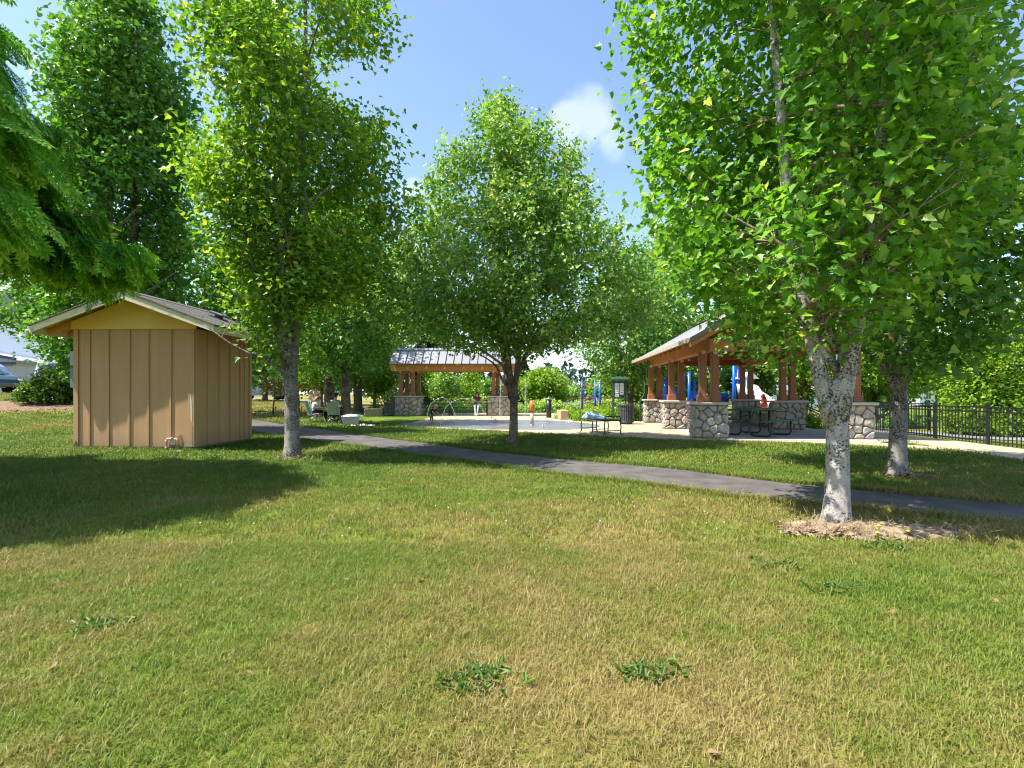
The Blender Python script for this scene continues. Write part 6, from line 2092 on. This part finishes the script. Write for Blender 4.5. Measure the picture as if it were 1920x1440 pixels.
def build_right_house():
    root = thing('grey_house', 'small pale house with steep grey gable beyond the right fence', 'house', (41.0, 50.0, -0.3), R(20))
    mb = MB(); mb.box((0, 2.5, 1.0), (2.3, 5, 2.0)); wl = mb.build('wall', 'house_white', root)
    mb = MB(); mb.prism([(-1.15, 2.0), (1.15, 2.0), (0, 3.3)], 0.0, 5.0); mb.build('gable', 'garage_door', root)
    for s_ in (-1, 1):
        mb = MB(); mb.prism([(0, 3.42), (s_ * 1.5, 1.72), (s_ * 1.5, 1.86), (0, 3.56)], -0.4, 5.3); mb.build('roof', 'house_roof', root)
        mb = MB(); mb.prism([(0, 3.40), (s_ * 1.5, 1.70), (s_ * 1.5, 1.54), (0, 3.22)], -0.43, -0.37); mb.build('barge_board', 'house_trim', root)
    mb = MB(); mb.box((0, -0.04, 2.0), (2.34, 0.06, 0.16)); mb.build('band', 'house_trim', root)
    mb = MB(); mb.box((0.05, -0.03, 1.35), (0.85, 0.06, 0.8)); f = mb.build('window', 'slide_white', root)
    for q in (-0.19, 0.19):
        mb = MB(); mb.box((0.05 + q, -0.066, 1.35), (0.32, 0.02, 0.66)); mb.build('pane', 'window_glass', f)
    mb = MB(); mb.box((-3.0, 5.0, 1.2), (3.4, 4.6, 2.4)); mb.build('wing_wall', 'house_white', root)
    mb = MB(); mb.prism([(-5.0, 2.4), (-1.1, 2.4), (-1.1, 2.55), (-3.0, 3.5), (-5.0, 2.55)], 2.4, 7.6); mb.build('wing_roof', 'house_roof', root)
build_right_house()
root = thing('white_building', 'long low white building glimpsed behind the pavilion shrubs', 'building', (27.5, 45.0, -0.25), R(-4))
mb = MB(); mb.box((0, 2, 0.85), (9.5, 4, 1.7)); mb.build('wall', 'house_white', root)
mb = MB(); mb.prism([(-0.35, 1.7), (4.4, 1.7), (4.4, 1.82), (2.0, 2.3), (-0.35, 1.82)], -5.0, 5.0, plane='yz'); mb.build('roof', 'house_roof', root)
for x in (-3.2, 0.2, 3.4):
    mb = MB(); mb.box((x, -0.02, 1.0), (0.9, 0.06, 0.7)); f = mb.build('window', 'garage_door', root)
    mb = MB(); mb.box((x, -0.055, 1.0), (0.74, 0.02, 0.54)); mb.build('pane', 'window_glass', f)

# ================================================================== cars
def car(label, x, y, rz, body, kind='hatch', group='parked cars'):
    z = gz(x, y) + 0.05
    root = thing('parked_car', label, 'car', (x, y, z), rz, group)
    L_, W = 4.3, 1.76
    if kind == 'van':
        prof = [(-2.15, 0.35), (-2.15, 1.0), (-2.05, 1.75), (-1.9, 1.88), (0.75, 1.9), (1.25, 1.6), (1.6, 1.12), (2.1, 0.98), (2.18, 0.7), (2.15, 0.35)]
        win = [(-1.95, 1.12), (-1.88, 1.68), (0.70, 1.72), (1.12, 1.5), (1.42, 1.12)]
    else:
        prof = [(-2.12, 0.35), (-2.15, 0.72), (-2.05, 0.98), (-1.55, 1.02), (-0.95, 1.40), (-0.4, 1.47), (0.35, 1.43), (1.05, 1.02), (1.75, 0.92), (2.08, 0.75), (2.15, 0.5), (2.12, 0.35)]
        win = [(-1.30, 1.04), (-0.88, 1.34), (-0.38, 1.41), (0.30, 1.37), (0.88, 1.04)]
    sec = [(-1.0, 0.90), (-0.93, 1.0), (0.93, 1.0), (1.0, 0.90)]
    V, F = [], []
    n = len(prof)
    rows = [(-W / 2, 0.96), (-W / 2 + 0.07, 1.0), (W / 2 - 0.07, 1.0), (W / 2, 0.96)]
    for (yy, f) in rows:
        for (px, pz) in prof:
            tuck = 0.12 * max(0, (pz - 0.95)) * (1 if yy > 0 else -1) * 1.4
            V.append((px * f, yy - tuck, 0.35 + (pz - 0.35) * (0.985 if f < 1 else 1)))
    for r_ in range(3):
        for i in range(n):
            F.append((r_ * n + i, r_ * n + (i + 1) % n, (r_ + 1) * n + (i + 1) % n, (r_ + 1) * n + i))
    F.append(tuple(range(n))); F.append(tuple(range(4 * n - 1, 3 * n - 1, -1)))
    mb = MB(); mb.add(V, F, 0, False); mb.build('body', body, root)
    for sg in (-1, 1):
        mb = MB()
        vs = [(a, sg * (W / 2 - 0.12 * max(0, b - 0.95) * 1.4 + 0.006), b) for a, b in win] + [(a, sg * (W / 2 - 0.12 * max(0, b - 0.95) * 1.4 - 0.02), b) for a, b in win]
        k = len(win)
        mb.add(vs, [tuple(range(k)), tuple(range(2 * k - 1, k - 1, -1))] + [(i, (i + 1) % k, (i + 1) % k + k, i + k) for i in range(k)])
        mb.build('window', 'window_glass', root)
        for wx in (-1.32, 1.36):
            mb = MB(); mb.tube([(wx, sg * (W / 2 - 0.20), 0.32), (wx, sg * (W / 2 + 0.012), 0.32)], 0.33, 20); wl = mb.build('wheel', 'rubber', root)
            mb = MB(); mb.tube([(wx, sg * (W / 2 + 0.012), 0.32), (wx, sg * (W / 2 + 0.022), 0.32)], 0.20, 14); mb.build('rim', 'chrome', wl)
        mb = MB(); mb.box((2.08, sg * 0.62, 0.72), (0.10, 0.30, 0.13), b=0.02); mb.build('headlight', 'paper', root)
        mb = MB(); mb.box((-2.12, sg * 0.66, 0.82), (0.08, 0.26, 0.16), b=0.02); mb.build('tail_light', 'lamp_red', root)
    for (a, b, c, d) in (((-1.53, 1.04), (-0.97, 1.40), -1, 0), ((1.03, 1.05), (0.37, 1.44), 1, 0)) if kind != 'van' else (((1.58, 1.16), (0.78, 1.88), 1, 0), ((-2.14, 1.12), (-2.05, 1.72), -1, 0)):
        mb = MB(); o_ = 0.012 * c
        mb.add([(a[0] + o_, -0.66, a[1] + 0.01), (a[0] + o_, 0.66, a[1] + 0.01), (b[0] + o_, 0.56, b[1] + 0.008), (b[0] + o_, -0.56, b[1] + 0.008)], [(0, 1, 2, 3)])
        mb.build('windscreen', 'window_glass', root)
    mb = MB(); mb.box((2.13, 0, 0.47), (0.1, 1.6, 0.2), b=0.03); mb.box((-2.13, 0, 0.47), (0.1, 1.6, 0.2), b=0.03); mb.build('bumpers', 'grey_paint', root)
car('dark teal car at the left edge below the white house', -28.4, 26.8, R(-8), 'car_teal')
car('pale blue van with white roof parked before the white house', -31.5, 29.6, R(-6), 'car_silver', 'van')
car('white van mostly hidden behind the rhododendron', -24.3, 29.0, R(10), 'car_white', 'van')
car('pale blue car parked beyond the lawn right of the shed', -20.9, 42.6, R(10), 'car_silver')

# ================================================================== saplings
def sapling(label, x, y, seed, lean):
    root = thing('sapling', label, 'sapling', (x, y, gz(x, y)), 0, 'saplings with withered leaves')
    r = np.random.default_rng(seed)
    mb = MB(); mb.tube([(0, 0, -0.03), (0.02, 0, 0.5), (0.03 + lean * 0.3, 0, 1.0), (lean * 0.8, 0, 1.32)], [0.05, 0.04, 0.03, 0.012], 8); mb.build('trunk', 'bark_brown', root)
    mb = MB()
    C = []
    for k in range(7):
        e = (lean * 0.8 + r.normal() * 0.35, r.normal() * 0.3, 1.2 + r.random() * 0.45)
        mb.tube([(lean * 0.5, 0, 1.05), ((e[0] + lean * 0.5) / 2, e[1] / 2, 1.25), e], [0.016, 0.010, 0.004], 5); C.append(e)
    mb.build('branches', 'timber_old', root)
    C = np.array(C); idx = np.repeat(np.arange(7), 26)
    P = C[idx] + r.normal(size=(len(idx), 3)) * 0.15
    f = link('crown', leaf_cloud_mesh('crown', P, 0.15 * (0.6 + 0.6 * r.random(len(P))), leaf_frames(P, unit(P - np.array([0, 0, 1.0])), r, 0.8), 'oval', 'leaf_orange', r.random(len(P))), root)
    f['kind'] = 'stuff'
    mb = MB(); mb.tube([(0.10, -0.05, 0), (0.16, -0.05, 0.42)], 0.035, 7); mb.build('stake', 'timber_old', root)
sapling('sapling with orange withered leaves and a pale stake near the shed wall', -11.6, 24.6, 1, 0.15)
sapling('sapling with orange leaves half hidden behind the grey flecked trunk', -10.6, 25.2, 2, -0.1)
mb = MB(); mb.tube([(0, 0, 0.03), (0.5, 0.1, 0.10), (1.1, 0.0, 0.06), (1.6, 0.1, 0.12)], [0.05, 0.07, 0.06, 0.03], 8, wob=0.1)
tag(mb.build('fallen_branch', 'timber_old', None, (-13.2, 24.4, gz(-12.6, 24.4))), 'dark fallen branch lying by the orange-leaved sapling', 'branch')
for k, (x, y, a) in enumerate(((-9.9, 22.6, 0.5), (-9.2, 22.8, 0.05))):
    mb = MB(); mb.beam((0, 0, -0.05), (0.45 * (1 if k == 0 else 0.05), 0, 0.55), 0.06, 0.04)
    tag(mb.build('wooden_stake', 'timber_old', None, (x, y, gz(x, y))), ('leaning wooden stake on the lawn edge by the path', 'upright wooden stake on the lawn edge by the path')[k], 'stake', 'wooden stakes on the lawn')
# ================================================================== people
DG = None
def hand_chain(w_, dirv, side, s):
    """points of palm and five fingers from the wrist"""
    w_ = Vector(w_); d = Vector(dirv).normalized(); sd = Vector(side).normalized()
    palm = w_ + d * 0.075 * s
    V = [(palm, 0.030 * s)]
    fing = []
    for k, (o, ln) in enumerate(((-0.030, 0.072), (-0.010, 0.085), (0.010, 0.080), (0.029, 0.062))):
        b = palm + sd * o * s + d * 0.015 * s
        fing.append([(b, 0.010 * s), (b + d * ln * 0.5 * s + sd * o * 0.2 * s, 0.0090 * s), (b + d * ln * s * 0.9 + Vector((0, 0, -0.012 * s)), 0.0070 * s)])
    tb_ = w_ + d * 0.03 * s - sd * 0.03 * s
    fing.append([(tb_, 0.011 * s), (tb_ + (d * 0.6 - sd).normalized() * 0.035 * s, 0.010 * s), (tb_ + (d * 0.9 - sd * 0.9).normalized() * 0.062 * s, 0.008 * s)])
    return V, fing

def person(label, loc, rz, J, s=1.0, regions=None, hair='hair_brown', hair_len=0.16, group='people at the splash pad', glasses=False, cols=('skin', 'cloth_pale', 'denim_pale', 'shoe_pale'), child=False, sleeves=0.5, pant_len=1.0, category='person'):
    """J: joints in metres for the pose, facing -y; one skinned body, materials by body region"""
    root = thing('person', label, category, loc, rz, group)
    me = bpy.data.meshes.new('body')
    names, P, rad, E, reg = [], [], [], [], []
    def v(n, p, r, rg):
        names.append(n); P.append(Vector(p)); rad.append(r); reg.append(rg)
        return len(P) - 1
    g_ = lambda k: Vector(J[k])
    hs = J.get('_head', 1.0)
    pel = v('pelvis', g_('pelvis'), 0.125 * s, 2)
    wa = v('waist', g_('pelvis').lerp(g_('chest'), 0.45), 0.108 * s, 1)
    ch = v('chest', g_('chest'), 0.128 * s, 1)
    nb = v('neckbase', g_('chest').lerp(g_('neck'), 0.72), 0.070 * s, 1)
    nk = v('neck', g_('neck'), 0.048 * s, 0)
    hd = g_('head'); up = (hd - g_('neck')).normalized()
    face = Vector(J['face']).normalized()
    E += [(pel, wa), (wa, ch), (ch, nb), (nb, nk)]
    jaw = v('jaw', hd - up * 0.055 * hs + face * 0.012 * hs, 0.070 * hs, 0)
    h1 = v('head', hd + up * 0.005 * hs, 0.092 * hs, 0)
    h2 = v('crown', hd + up * 0.085 * hs, 0.066 * hs, 0)
    E += [(nk, jaw), (jaw, h1), (h1, h2)]
    ns = v('nose', hd - up * 0.005 * hs + face * 0.105 * hs, 0.016 * hs, 0)
    E += [(h1, ns)]
    for S_ in ('l', 'r'):
        sh = v('sh' + S_, g_('sh' + S_), 0.058 * s, 1); el = v('el' + S_, g_('el' + S_), 0.040 * s, 4); wr = v('wr' + S_, g_('wr' + S_), 0.027 * s, 0)
        um = v('um' + S_, g_('sh' + S_).lerp(g_('el' + S_), 0.5), 0.046 * s, 4)
        E += [(nb if False else ch, sh), (sh, um), (um, el), (el, wr)]
        d = (g_('wr' + S_) - g_('el' + S_)).normalized()
        sd = d.cross(Vector((0, 0, 1)))
        sd = sd.normalized() if sd.length > 0.1 else Vector((1, 0, 0))
        Vh, fing = hand_chain(g_('wr' + S_), d, sd, s * 1.05)
        pm = v('palm', *Vh[0], 0); E.append((wr, pm))
        for f in fing:
            prev = pm
            for (p, r_) in f:
                q = v('finger', p, r_, 0); E.append((prev, q)); prev = q
        hp = v('hip' + S_, g_('hip' + S_), 0.088 * s, 2); kn = v('kn' + S_, g_('kn' + S_), 0.060 * s, 2); an = v('an' + S_, g_('an' + S_), 0.038 * s, 5)
        tm = v('th' + S_, g_('hip' + S_).lerp(g_('kn' + S_), 0.5), 0.076 * s, 2)
        cm = v('cf' + S_, g_('kn' + S_).lerp(g_('an' + S_), 0.4), 0.054 * s, 5)
        to = v('toe' + S_, g_('toe' + S_), 0.032 * s, 3); he = v('heel' + S_, g_('an' + S_) + (g_('an' + S_) - g_('toe' + S_)) * 0.25 + Vector((0, 0, -0.035 * s)), 0.034 * s, 3)
        E += [(pel, hp), (hp, tm), (tm, kn), (kn, cm), (cm, an), (an, to), (an, he)]
    me.from_pydata(P, E, [])
    o = bpy.data.objects.new('body', me)
    COL.objects.link(o)
    sk = o.modifiers.new('skin', 'SKIN')
    sk.use_smooth_shade = True
    lay = me.skin_vertices[0].data
    for i, r_ in enumerate(rad):
        lay[i].radius = (r_, r_)
        lay[i].use_root = (i == 0)
    ss = o.modifiers.new('sub', 'SUBSURF'); ss.levels = 1; ss.render_levels = 1
    dg = bpy.context.evaluated_depsgraph_get()
    dg.update()
    m2 = bpy.data.meshes.new_from_object(o.evaluated_get(dg))
    bpy.data.objects.remove(o, do_unlink=True)
    m2.materials.clear()
    for c in cols: m2.materials.append(MATS[c])
    # region by nearest bone
    A = np.array([P[a] for a, b in E]); B = np.array([P[b] for a, b in E])
    rg = [(reg[a], reg[b], names[a], names[b]) for a, b in E]
    cen = np.zeros(len(m2.polygons) * 3); m2.polygons.foreach_get('center', cen); cen = cen.reshape(-1, 3)
    AB = B - A
    mi = []
    for c in cen:
        t = np.clip(((c - A) * AB).sum(1) / np.maximum((AB * AB).sum(1), 1e-9), 0, 1)
        d = np.linalg.norm(c - (A + AB * t[:, None]), axis=1)
        k = int(np.argmin(d)); ra, rb, na_, nb2 = rg[k]
        rr = ra if t[k] < 0.5 else rb
        if rr == 4: rr = 1 if (('sh' in na_) or ('um' in na_ and 'um' in nb2)) and sleeves > 0.3 or sleeves >= 1 else 0
        if rr == 5: rr = 2 if pant_len >= 1 or (pant_len > 0.5 and 'kn' in na_) else 0
        if rr == 2 and 'kn' in na_ and t[k] < 0.5: rr = 2
        mi.append(min(rr, 3))
    m2.polygons.foreach_set('material_index', mi)
    m2.polygons.foreach_set('use_smooth', [True] * len(mi))
    link('body', m2, root)
    # hair: a cap with length behind
    hm = MB()
    x_ = up.cross(face).normalized(); fw = x_.cross(up).normalized()
    nn, kk = 18, 8
    V, F = [], []
    for i in range(kk):
        ph = (i / (kk - 1)) * math.pi * 0.5
        for j in range(nn):
            a = 2 * math.pi * j / nn
            back = 0.5 - 0.5 * math.cos(a)                # 0 at face, 1 at the back
            low = -0.01 + 0.09 * (1 - back) - hair_len * back ** 1.5 * 1.0
            rr = 0.103 * hs
            q = math.sin(ph)
            zz = math.cos(ph) * 0.135 * hs + (low * (ph / (math.pi / 2)) ** 2)
            wv = 1 + 0.07 * math.sin(5 * a + i)
            V.append(hd + up * (zz + 0.005) + (fw * math.cos(a) * rr * 1.02 + x_ * math.sin(a) * rr * 0.95) * q * wv - fw * 0.012 * hs)
    for i in range(kk - 1):
        for j in range(nn):
            F.append((i * nn + j, i * nn + (j + 1) % nn, (i + 1) * nn + (j + 1) % nn, (i + 1) * nn + j))
    F.append(tuple(range(nn)))
    hm.add(V, F, 0, True); hm.build('hair', hair, root)
    em = MB()
    for sx in (-1, 1):
        c = hd + face * 0.086 * hs + x_ * sx * 0.034 * hs + up * 0.018 * hs
        em.lathe([(0.001, -0.010 * hs), (0.010 * hs, 0), (0.001, 0.010 * hs)], tuple(c), 8)
    em.build('eyes', 'hair_black', root)
    mm = MB(); c = hd + face * 0.084 * hs - up * 0.050 * hs
    mm.beam(tuple(c - x_ * 0.022 * hs), tuple(c + x_ * 0.022 * hs), 0.012 * hs, 0.010 * hs); mm.build('mouth', 'lamp_red', root)
    if glasses:
        gm = MB()
        for sx in (-1, 1):
            c = hd + face * 0.098 * hs + x_ * sx * 0.036 * hs + up * 0.018 * hs
            gm.beam(tuple(c - x_ * 0.028 * hs), tuple(c + x_ * 0.028 * hs), 0.012 * hs, 0.040 * hs)
        gm.build('sunglasses', 'rubber', root)
    return root

def pose(H=1.64, **k):
    b = dict(pelvis=(0, 0, .93), chest=(0, 0.0, 1.24), neck=(0, -.01, 1.42), head=(0, -.03, 1.535), face=(0, -1, -.05),
             shl=(.17, 0, 1.36), ell=(.22, .02, 1.09), wrl=(.22, -.08, .86), shr=(-.17, 0, 1.36), elr=(-.22, .02, 1.09), wrr=(-.22, -.08, .86),
             hipl=(.09, 0, .88), knl=(.10, -.02, .49), anl=(.10, .02, .08), toel=(.11, -.13, .03), hipr=(-.09, 0, .88), knr=(-.10, -.02, .49), anr=(-.10, .02, .08), toer=(-.11, -.13, .03))
    b.update(k)
    f = H / 1.64
    return {a: (tuple(x * f for x in c) if a != 'face' and a != '_head' else c) for a, c in b.items()}

def sit(seat=0.46, **k):
    z = seat + 0.10
    b = dict(pelvis=(0, .06, z), chest=(0, .10, z + .33), neck=(0, .09, z + .51), head=(0, .07, z + .625), face=(0, -1, -.05),
             shl=(.17, .10, z + .44), ell=(.24, .06, z + .18), wrl=(.24, -.16, z + .10), shr=(-.17, .10, z + .44), elr=(-.24, .06, z + .18), wrr=(-.24, -.16, z + .10),
             hipl=(.09, .02, z - .01), knl=(.10, -.40, z + .00), anl=(.07, -.44, .085), toel=(.08, -.60, .03), hipr=(-.09, .02, z - .01), knr=(-.10, -.40, z), anr=(-.08, -.46, .085), toer=(-.09, -.62, .03))
    b.update(k)
    return b

# woman on the shelter bench, hands resting out on the seat
person('woman in dark top and pale jeans sitting on the shelter bench', (-1.92, 27.92, 0.04), 0,
       sit(0.455, ell=(.31, .10, .77), wrl=(.44, .02, .53), elr=(-.31, .10, .77), wrr=(-.46, .02, .53), anl=(.03, -.50, .085), toel=(.03, -.64, .03), anr=(-.05, -.56, .085), toer=(-.06, -.72, .04)),
       hair='hair_brown', hair_len=0.30, glasses=True, cols=('skin', 'cloth_maroon', 'denim_pale', 'shoe_pale'), sleeves=0.0, pant_len=1.0)
# toddler bending over the water
person('toddler in black shirt and red shoes bending over the splash pad jet', (-3.22, 20.35, 0.04), R(60),
       dict(pelvis=(0, 0.07, .37), chest=(0, -.04, .52), neck=(0, -.12, .60), head=(0, -.19, .68), face=(0, -.9, -.45),
            shl=(.095, -.07, .56), ell=(.13, -.16, .46), wrl=(.11, -.25, .38), shr=(-.095, -.07, .56), elr=(-.13, -.16, .46), wrr=(-.11, -.25, .38),
            hipl=(.05, .06, .35), knl=(.06, .0, .20), anl=(.06, .03, .05), toel=(.06, -.05, .02), hipr=(-.05, .06, .35), knr=(-.06, .0, .20), anr=(-.06, .03, .05), toer=(-.06, -.05, .02), _head=.88),
       s=0.60, hair='hair_blond', hair_len=0.06, cols=('skin', 'cloth_black', 'cloth_khaki', 'shoe_red'), pant_len=0.6)
gx_, gy_ = -9.05, 23.6
person('woman in cream clothes standing on the grass with a small child on her arm', (gx_, gy_, gz(gx_, gy_) - 0.0), R(-20),
       pose(1.50, chest=(0, -.10, 1.20), neck=(0, -.17, 1.37), head=(0, -.22, 1.48), face=(.3, -1, -.35), ell=(.27, -.12, 1.06), wrl=(.14, -.32, 1.02), shl=(.17, -.10, 1.32), shr=(-.17, -.10, 1.32), elr=(-.27, -.05, 1.07), wrr=(-.20, -.30, 1.0)),
       hair='hair_brown', hair_len=0.10, glasses=True, cols=('skin', 'cloth_cream', 'cloth_cream', 'shoe_pale'), sleeves=0.0, pant_len=1.0)
person('small child in white held by the standing woman in cream', (gx_ - 0.20, gy_ - 0.30, gz(gx_, gy_) + 0.62), R(60),
       dict(pelvis=(0, .02, .20), chest=(0, .0, .36), neck=(0, -.01, .45), head=(0, -.02, .545), face=(0, -1, 0), shl=(.09, 0, .41), ell=(.13, -.06, .32), wrl=(.10, -.17, .33), shr=(-.09, 0, .41), elr=(-.13, -.06, .32), wrr=(-.10, -.17, .33),
            hipl=(.05, 0, .18), knl=(.09, -.12, .12), anl=(.09, -.10, -.02), toel=(.09, -.16, -.05), hipr=(-.05, 0, .18), knr=(-.09, -.12, .12), anr=(-.09, -.10, -.02), toer=(-.09, -.16, -.05), _head=.85),
       s=0.6, hair='hair_blond', hair_len=0.05, cols=('skin', 'cloth_pale', 'cloth_pale', 'skin'), pant_len=0.5)

def camp_chair(label, x, y, rz, m1, m2, sc=1.0):
    root = thing('camp_chair', label, 'camp chair', (x, y, gz(x, y) + 0.01), rz, 'folding camp chairs on the grass')
    def T(p): return tuple(q * sc for q in p)
    V, F = [], []
    for i in range(7):
        f = i / 6
        for j in range(5):
            t = j / 4 - 0.5
            V.append(T((t * 0.50, 0.20 + 0.16 * f + 0.03 * (1 - 4 * t * t), 0.34 + 0.52 * f)))
    for i in range(6):
        for j in range(4): F.append((i * 5 + j, i * 5 + j + 1, (i + 1) * 5 + j + 1, (i + 1) * 5 + j))
    n0 = len(V)
    V2 = [(a, b + 0.012, c) for a, b, c in V]
    mb = MB(); mb.add(V + V2, F + [tuple(n0 + q for q in f[::-1]) for f in F]); mb.build('backrest', m1, root)
    V, F = [], []
    for i in range(5):
        for j in range(5):
            t, f = j / 4 - 0.5, i / 4
            V.append(T((t * 0.50, -0.24 + 0.46 * f, 0.36 - 0.04 * (1 - 4 * t * t) - 0.03 * f)))
    for i in range(4):
        for j in range(4): F.append((i * 5 + j, i * 5 + j + 1, (i + 1) * 5 + j + 1, (i + 1) * 5 + j))
    n0 = len(V)
    mb = MB(); mb.add(V + [(a, b, c - 0.012) for a, b, c in V], F + [tuple(n0 + q for q in f[::-1]) for f in F]); mb.build('seat', m2, root)
    for sx in (-1, 1):
        for (a, b) in (((sx * .27, -.28, 0), (sx * .25, .24, .36)), ((sx * .27, .30, 0), (sx * .25, -.24, .37))):
            mb = MB(); mb.tube([T(a), T(b)], 0.011, 6); mb.build('leg', 'steel', root)
        mb = MB(); mb.tube([T((sx * .26, .28, 0.02)), T((sx * .26, .22, .40)), T((sx * .255, .37, .88))], 0.011, 6); mb.build('back_post', 'steel', root)
        mb = MB(); mb.box(T((sx * .28, -.02, .56)), (0.06, 0.46 * sc, 0.02)); mb.build('armrest', m1, root)
        mb = MB(); mb.tube([T((sx * .27, -.24, .37)), T((sx * .28, -.22, .56))], 0.010, 6); mb.build('arm_post', 'steel', root)
    mb = MB(); mb.tube([T((-.27, -.28, 0.01)), T((.25, -.24, .36))], 0.010, 6); mb.tube([T((.27, -.28, 0.01)), T((-.25, -.24, .36))], 0.010, 6); mb.build('cross_brace', 'steel', root)
ca = (-7.85, 20.25)
camp_chair('teal and striped camp chair holding the red-haired person', ca[0], ca[1], R(128), 'chair_teal', 'chair_stripe')
person('red-haired person leaning forward in the teal camp chair, seen from behind', (ca[0], ca[1], gz(*ca) + 0.01), R(128),
       sit(0.34, chest=(0, .06, .70), neck=(0, .0, .84), head=(0, -.06, .93), face=(0, -1, -.3), shl=(.16, .03, .78), shr=(-.16, .03, .78), ell=(.22, -.08, .56), wrl=(.18, -.30, .50), elr=(-.22, -.08, .56), wrr=(-.18, -.30, .50), knl=(.11, -.36, .44), knr=(-.11, -.36, .44)),
       s=0.95, hair='hair_red', hair_len=0.16, cols=('skin', 'cloth_pale', 'cloth_black', 'shoe_pale'))
cb = (-6.98, 20.15)
camp_chair('grey-green camp chair holding the black-haired person by the leaning tree', cb[0], cb[1], R(172), 'cloth_sage', 'cloth_black', 0.95)
person('black-haired person in sage shirt sitting with back turned beside the tree', (cb[0], cb[1], gz(*cb) + 0.01), R(172),
       sit(0.34, ell=(.25, -.05, .60), wrl=(.20, -.26, .52), elr=(-.25, -.05, .60), wrr=(-.20, -.26, .52)),
       hair='hair_black', hair_len=0.06, cols=('skin', 'cloth_sage', 'cloth_black', 'rubber'))
kx, ky = -7.33, 20.75
person('small blond child in bright pink shirt sitting between the camp chairs', (kx, ky, gz(kx, ky) + 0.01), R(165),
       dict(pelvis=(0, .03, .24), chest=(0, .03, .42), neck=(0, .02, .53), head=(0, .01, .625), face=(0, -1, -.1), shl=(.10, .03, .48), ell=(.15, .0, .35), wrl=(.13, -.12, .29), shr=(-.10, .03, .48), elr=(-.15, .0, .35), wrr=(-.13, -.12, .29),
            hipl=(.06, .0, .22), knl=(.08, -.22, .25), anl=(.08, -.24, .06), toel=(.08, -.33, .03), hipr=(-.06, .0, .22), knr=(-.08, -.22, .25), anr=(-.08, -.24, .06), toer=(-.08, -.33, .03), _head=.9),
       s=0.66, hair='hair_blond', hair_len=0.13, cols=('skin', 'cloth_pink', 'cloth_black', 'shoe_pale'))
mb = MB(); mb.box((0, 0, 0.06), (0.36, 0.36, 0.12), b=0.02)
tag(mb.build('floor_cushion', 'cloth_black', None, (kx, ky, gz(kx, ky) + 0.005), R(10)), 'black floor cushion under the child in pink', 'cushion')
# bag and towels right of the leaning tree
bx_, by_ = -6.02, 18.9
root = thing('beach_bag', 'grey beach bag standing on the grass right of the leaning tree', 'bag', (bx_, by_, gz(bx_, by_)), R(15))
mb = MB(); mb.prism([(-0.26, 0), (0.26, 0), (0.33, 0.34), (-0.33, 0.34)], -0.13, 0.13); mb.build('body', 'chair_grey', root)
for sy in (-0.14, 0.14):
    mb = MB(); mb.tube([(-0.14, sy, 0.30), (-0.12, sy, 0.48), (0, sy * 0.6, 0.53), (0.12, sy, 0.48), (0.14, sy, 0.30)], 0.012, 6); mb.build('handle', 'cloth_black', root)
cloth_heap('towel', 'white towel draped over the grey beach bag', 'towel', bx_ + 0.10, by_ - 0.02, gz(bx_, by_) + 0.335, 0.42, 0.24, 0.10, 'towel_white', 5, R(15))
cloth_heap('towel', 'white towel spread on the grass right of the beach bag', 'towel', -5.35, 18.55, gz(-5.35, 18.55) + 0.02, 0.36, 0.22, 0.08, 'towel_white', 6)
cloth_heap('towel', 'small yellow towel on the grass beside the white one', 'towel', -5.82, 18.45, gz(-5.82, 18.45) + 0.02, 0.18, 0.14, 0.05, 'towel_yellow', 7)

# drop data that nothing uses
for m in list(bpy.data.meshes):
    if m.users == 0: bpy.data.meshes.remove(m)
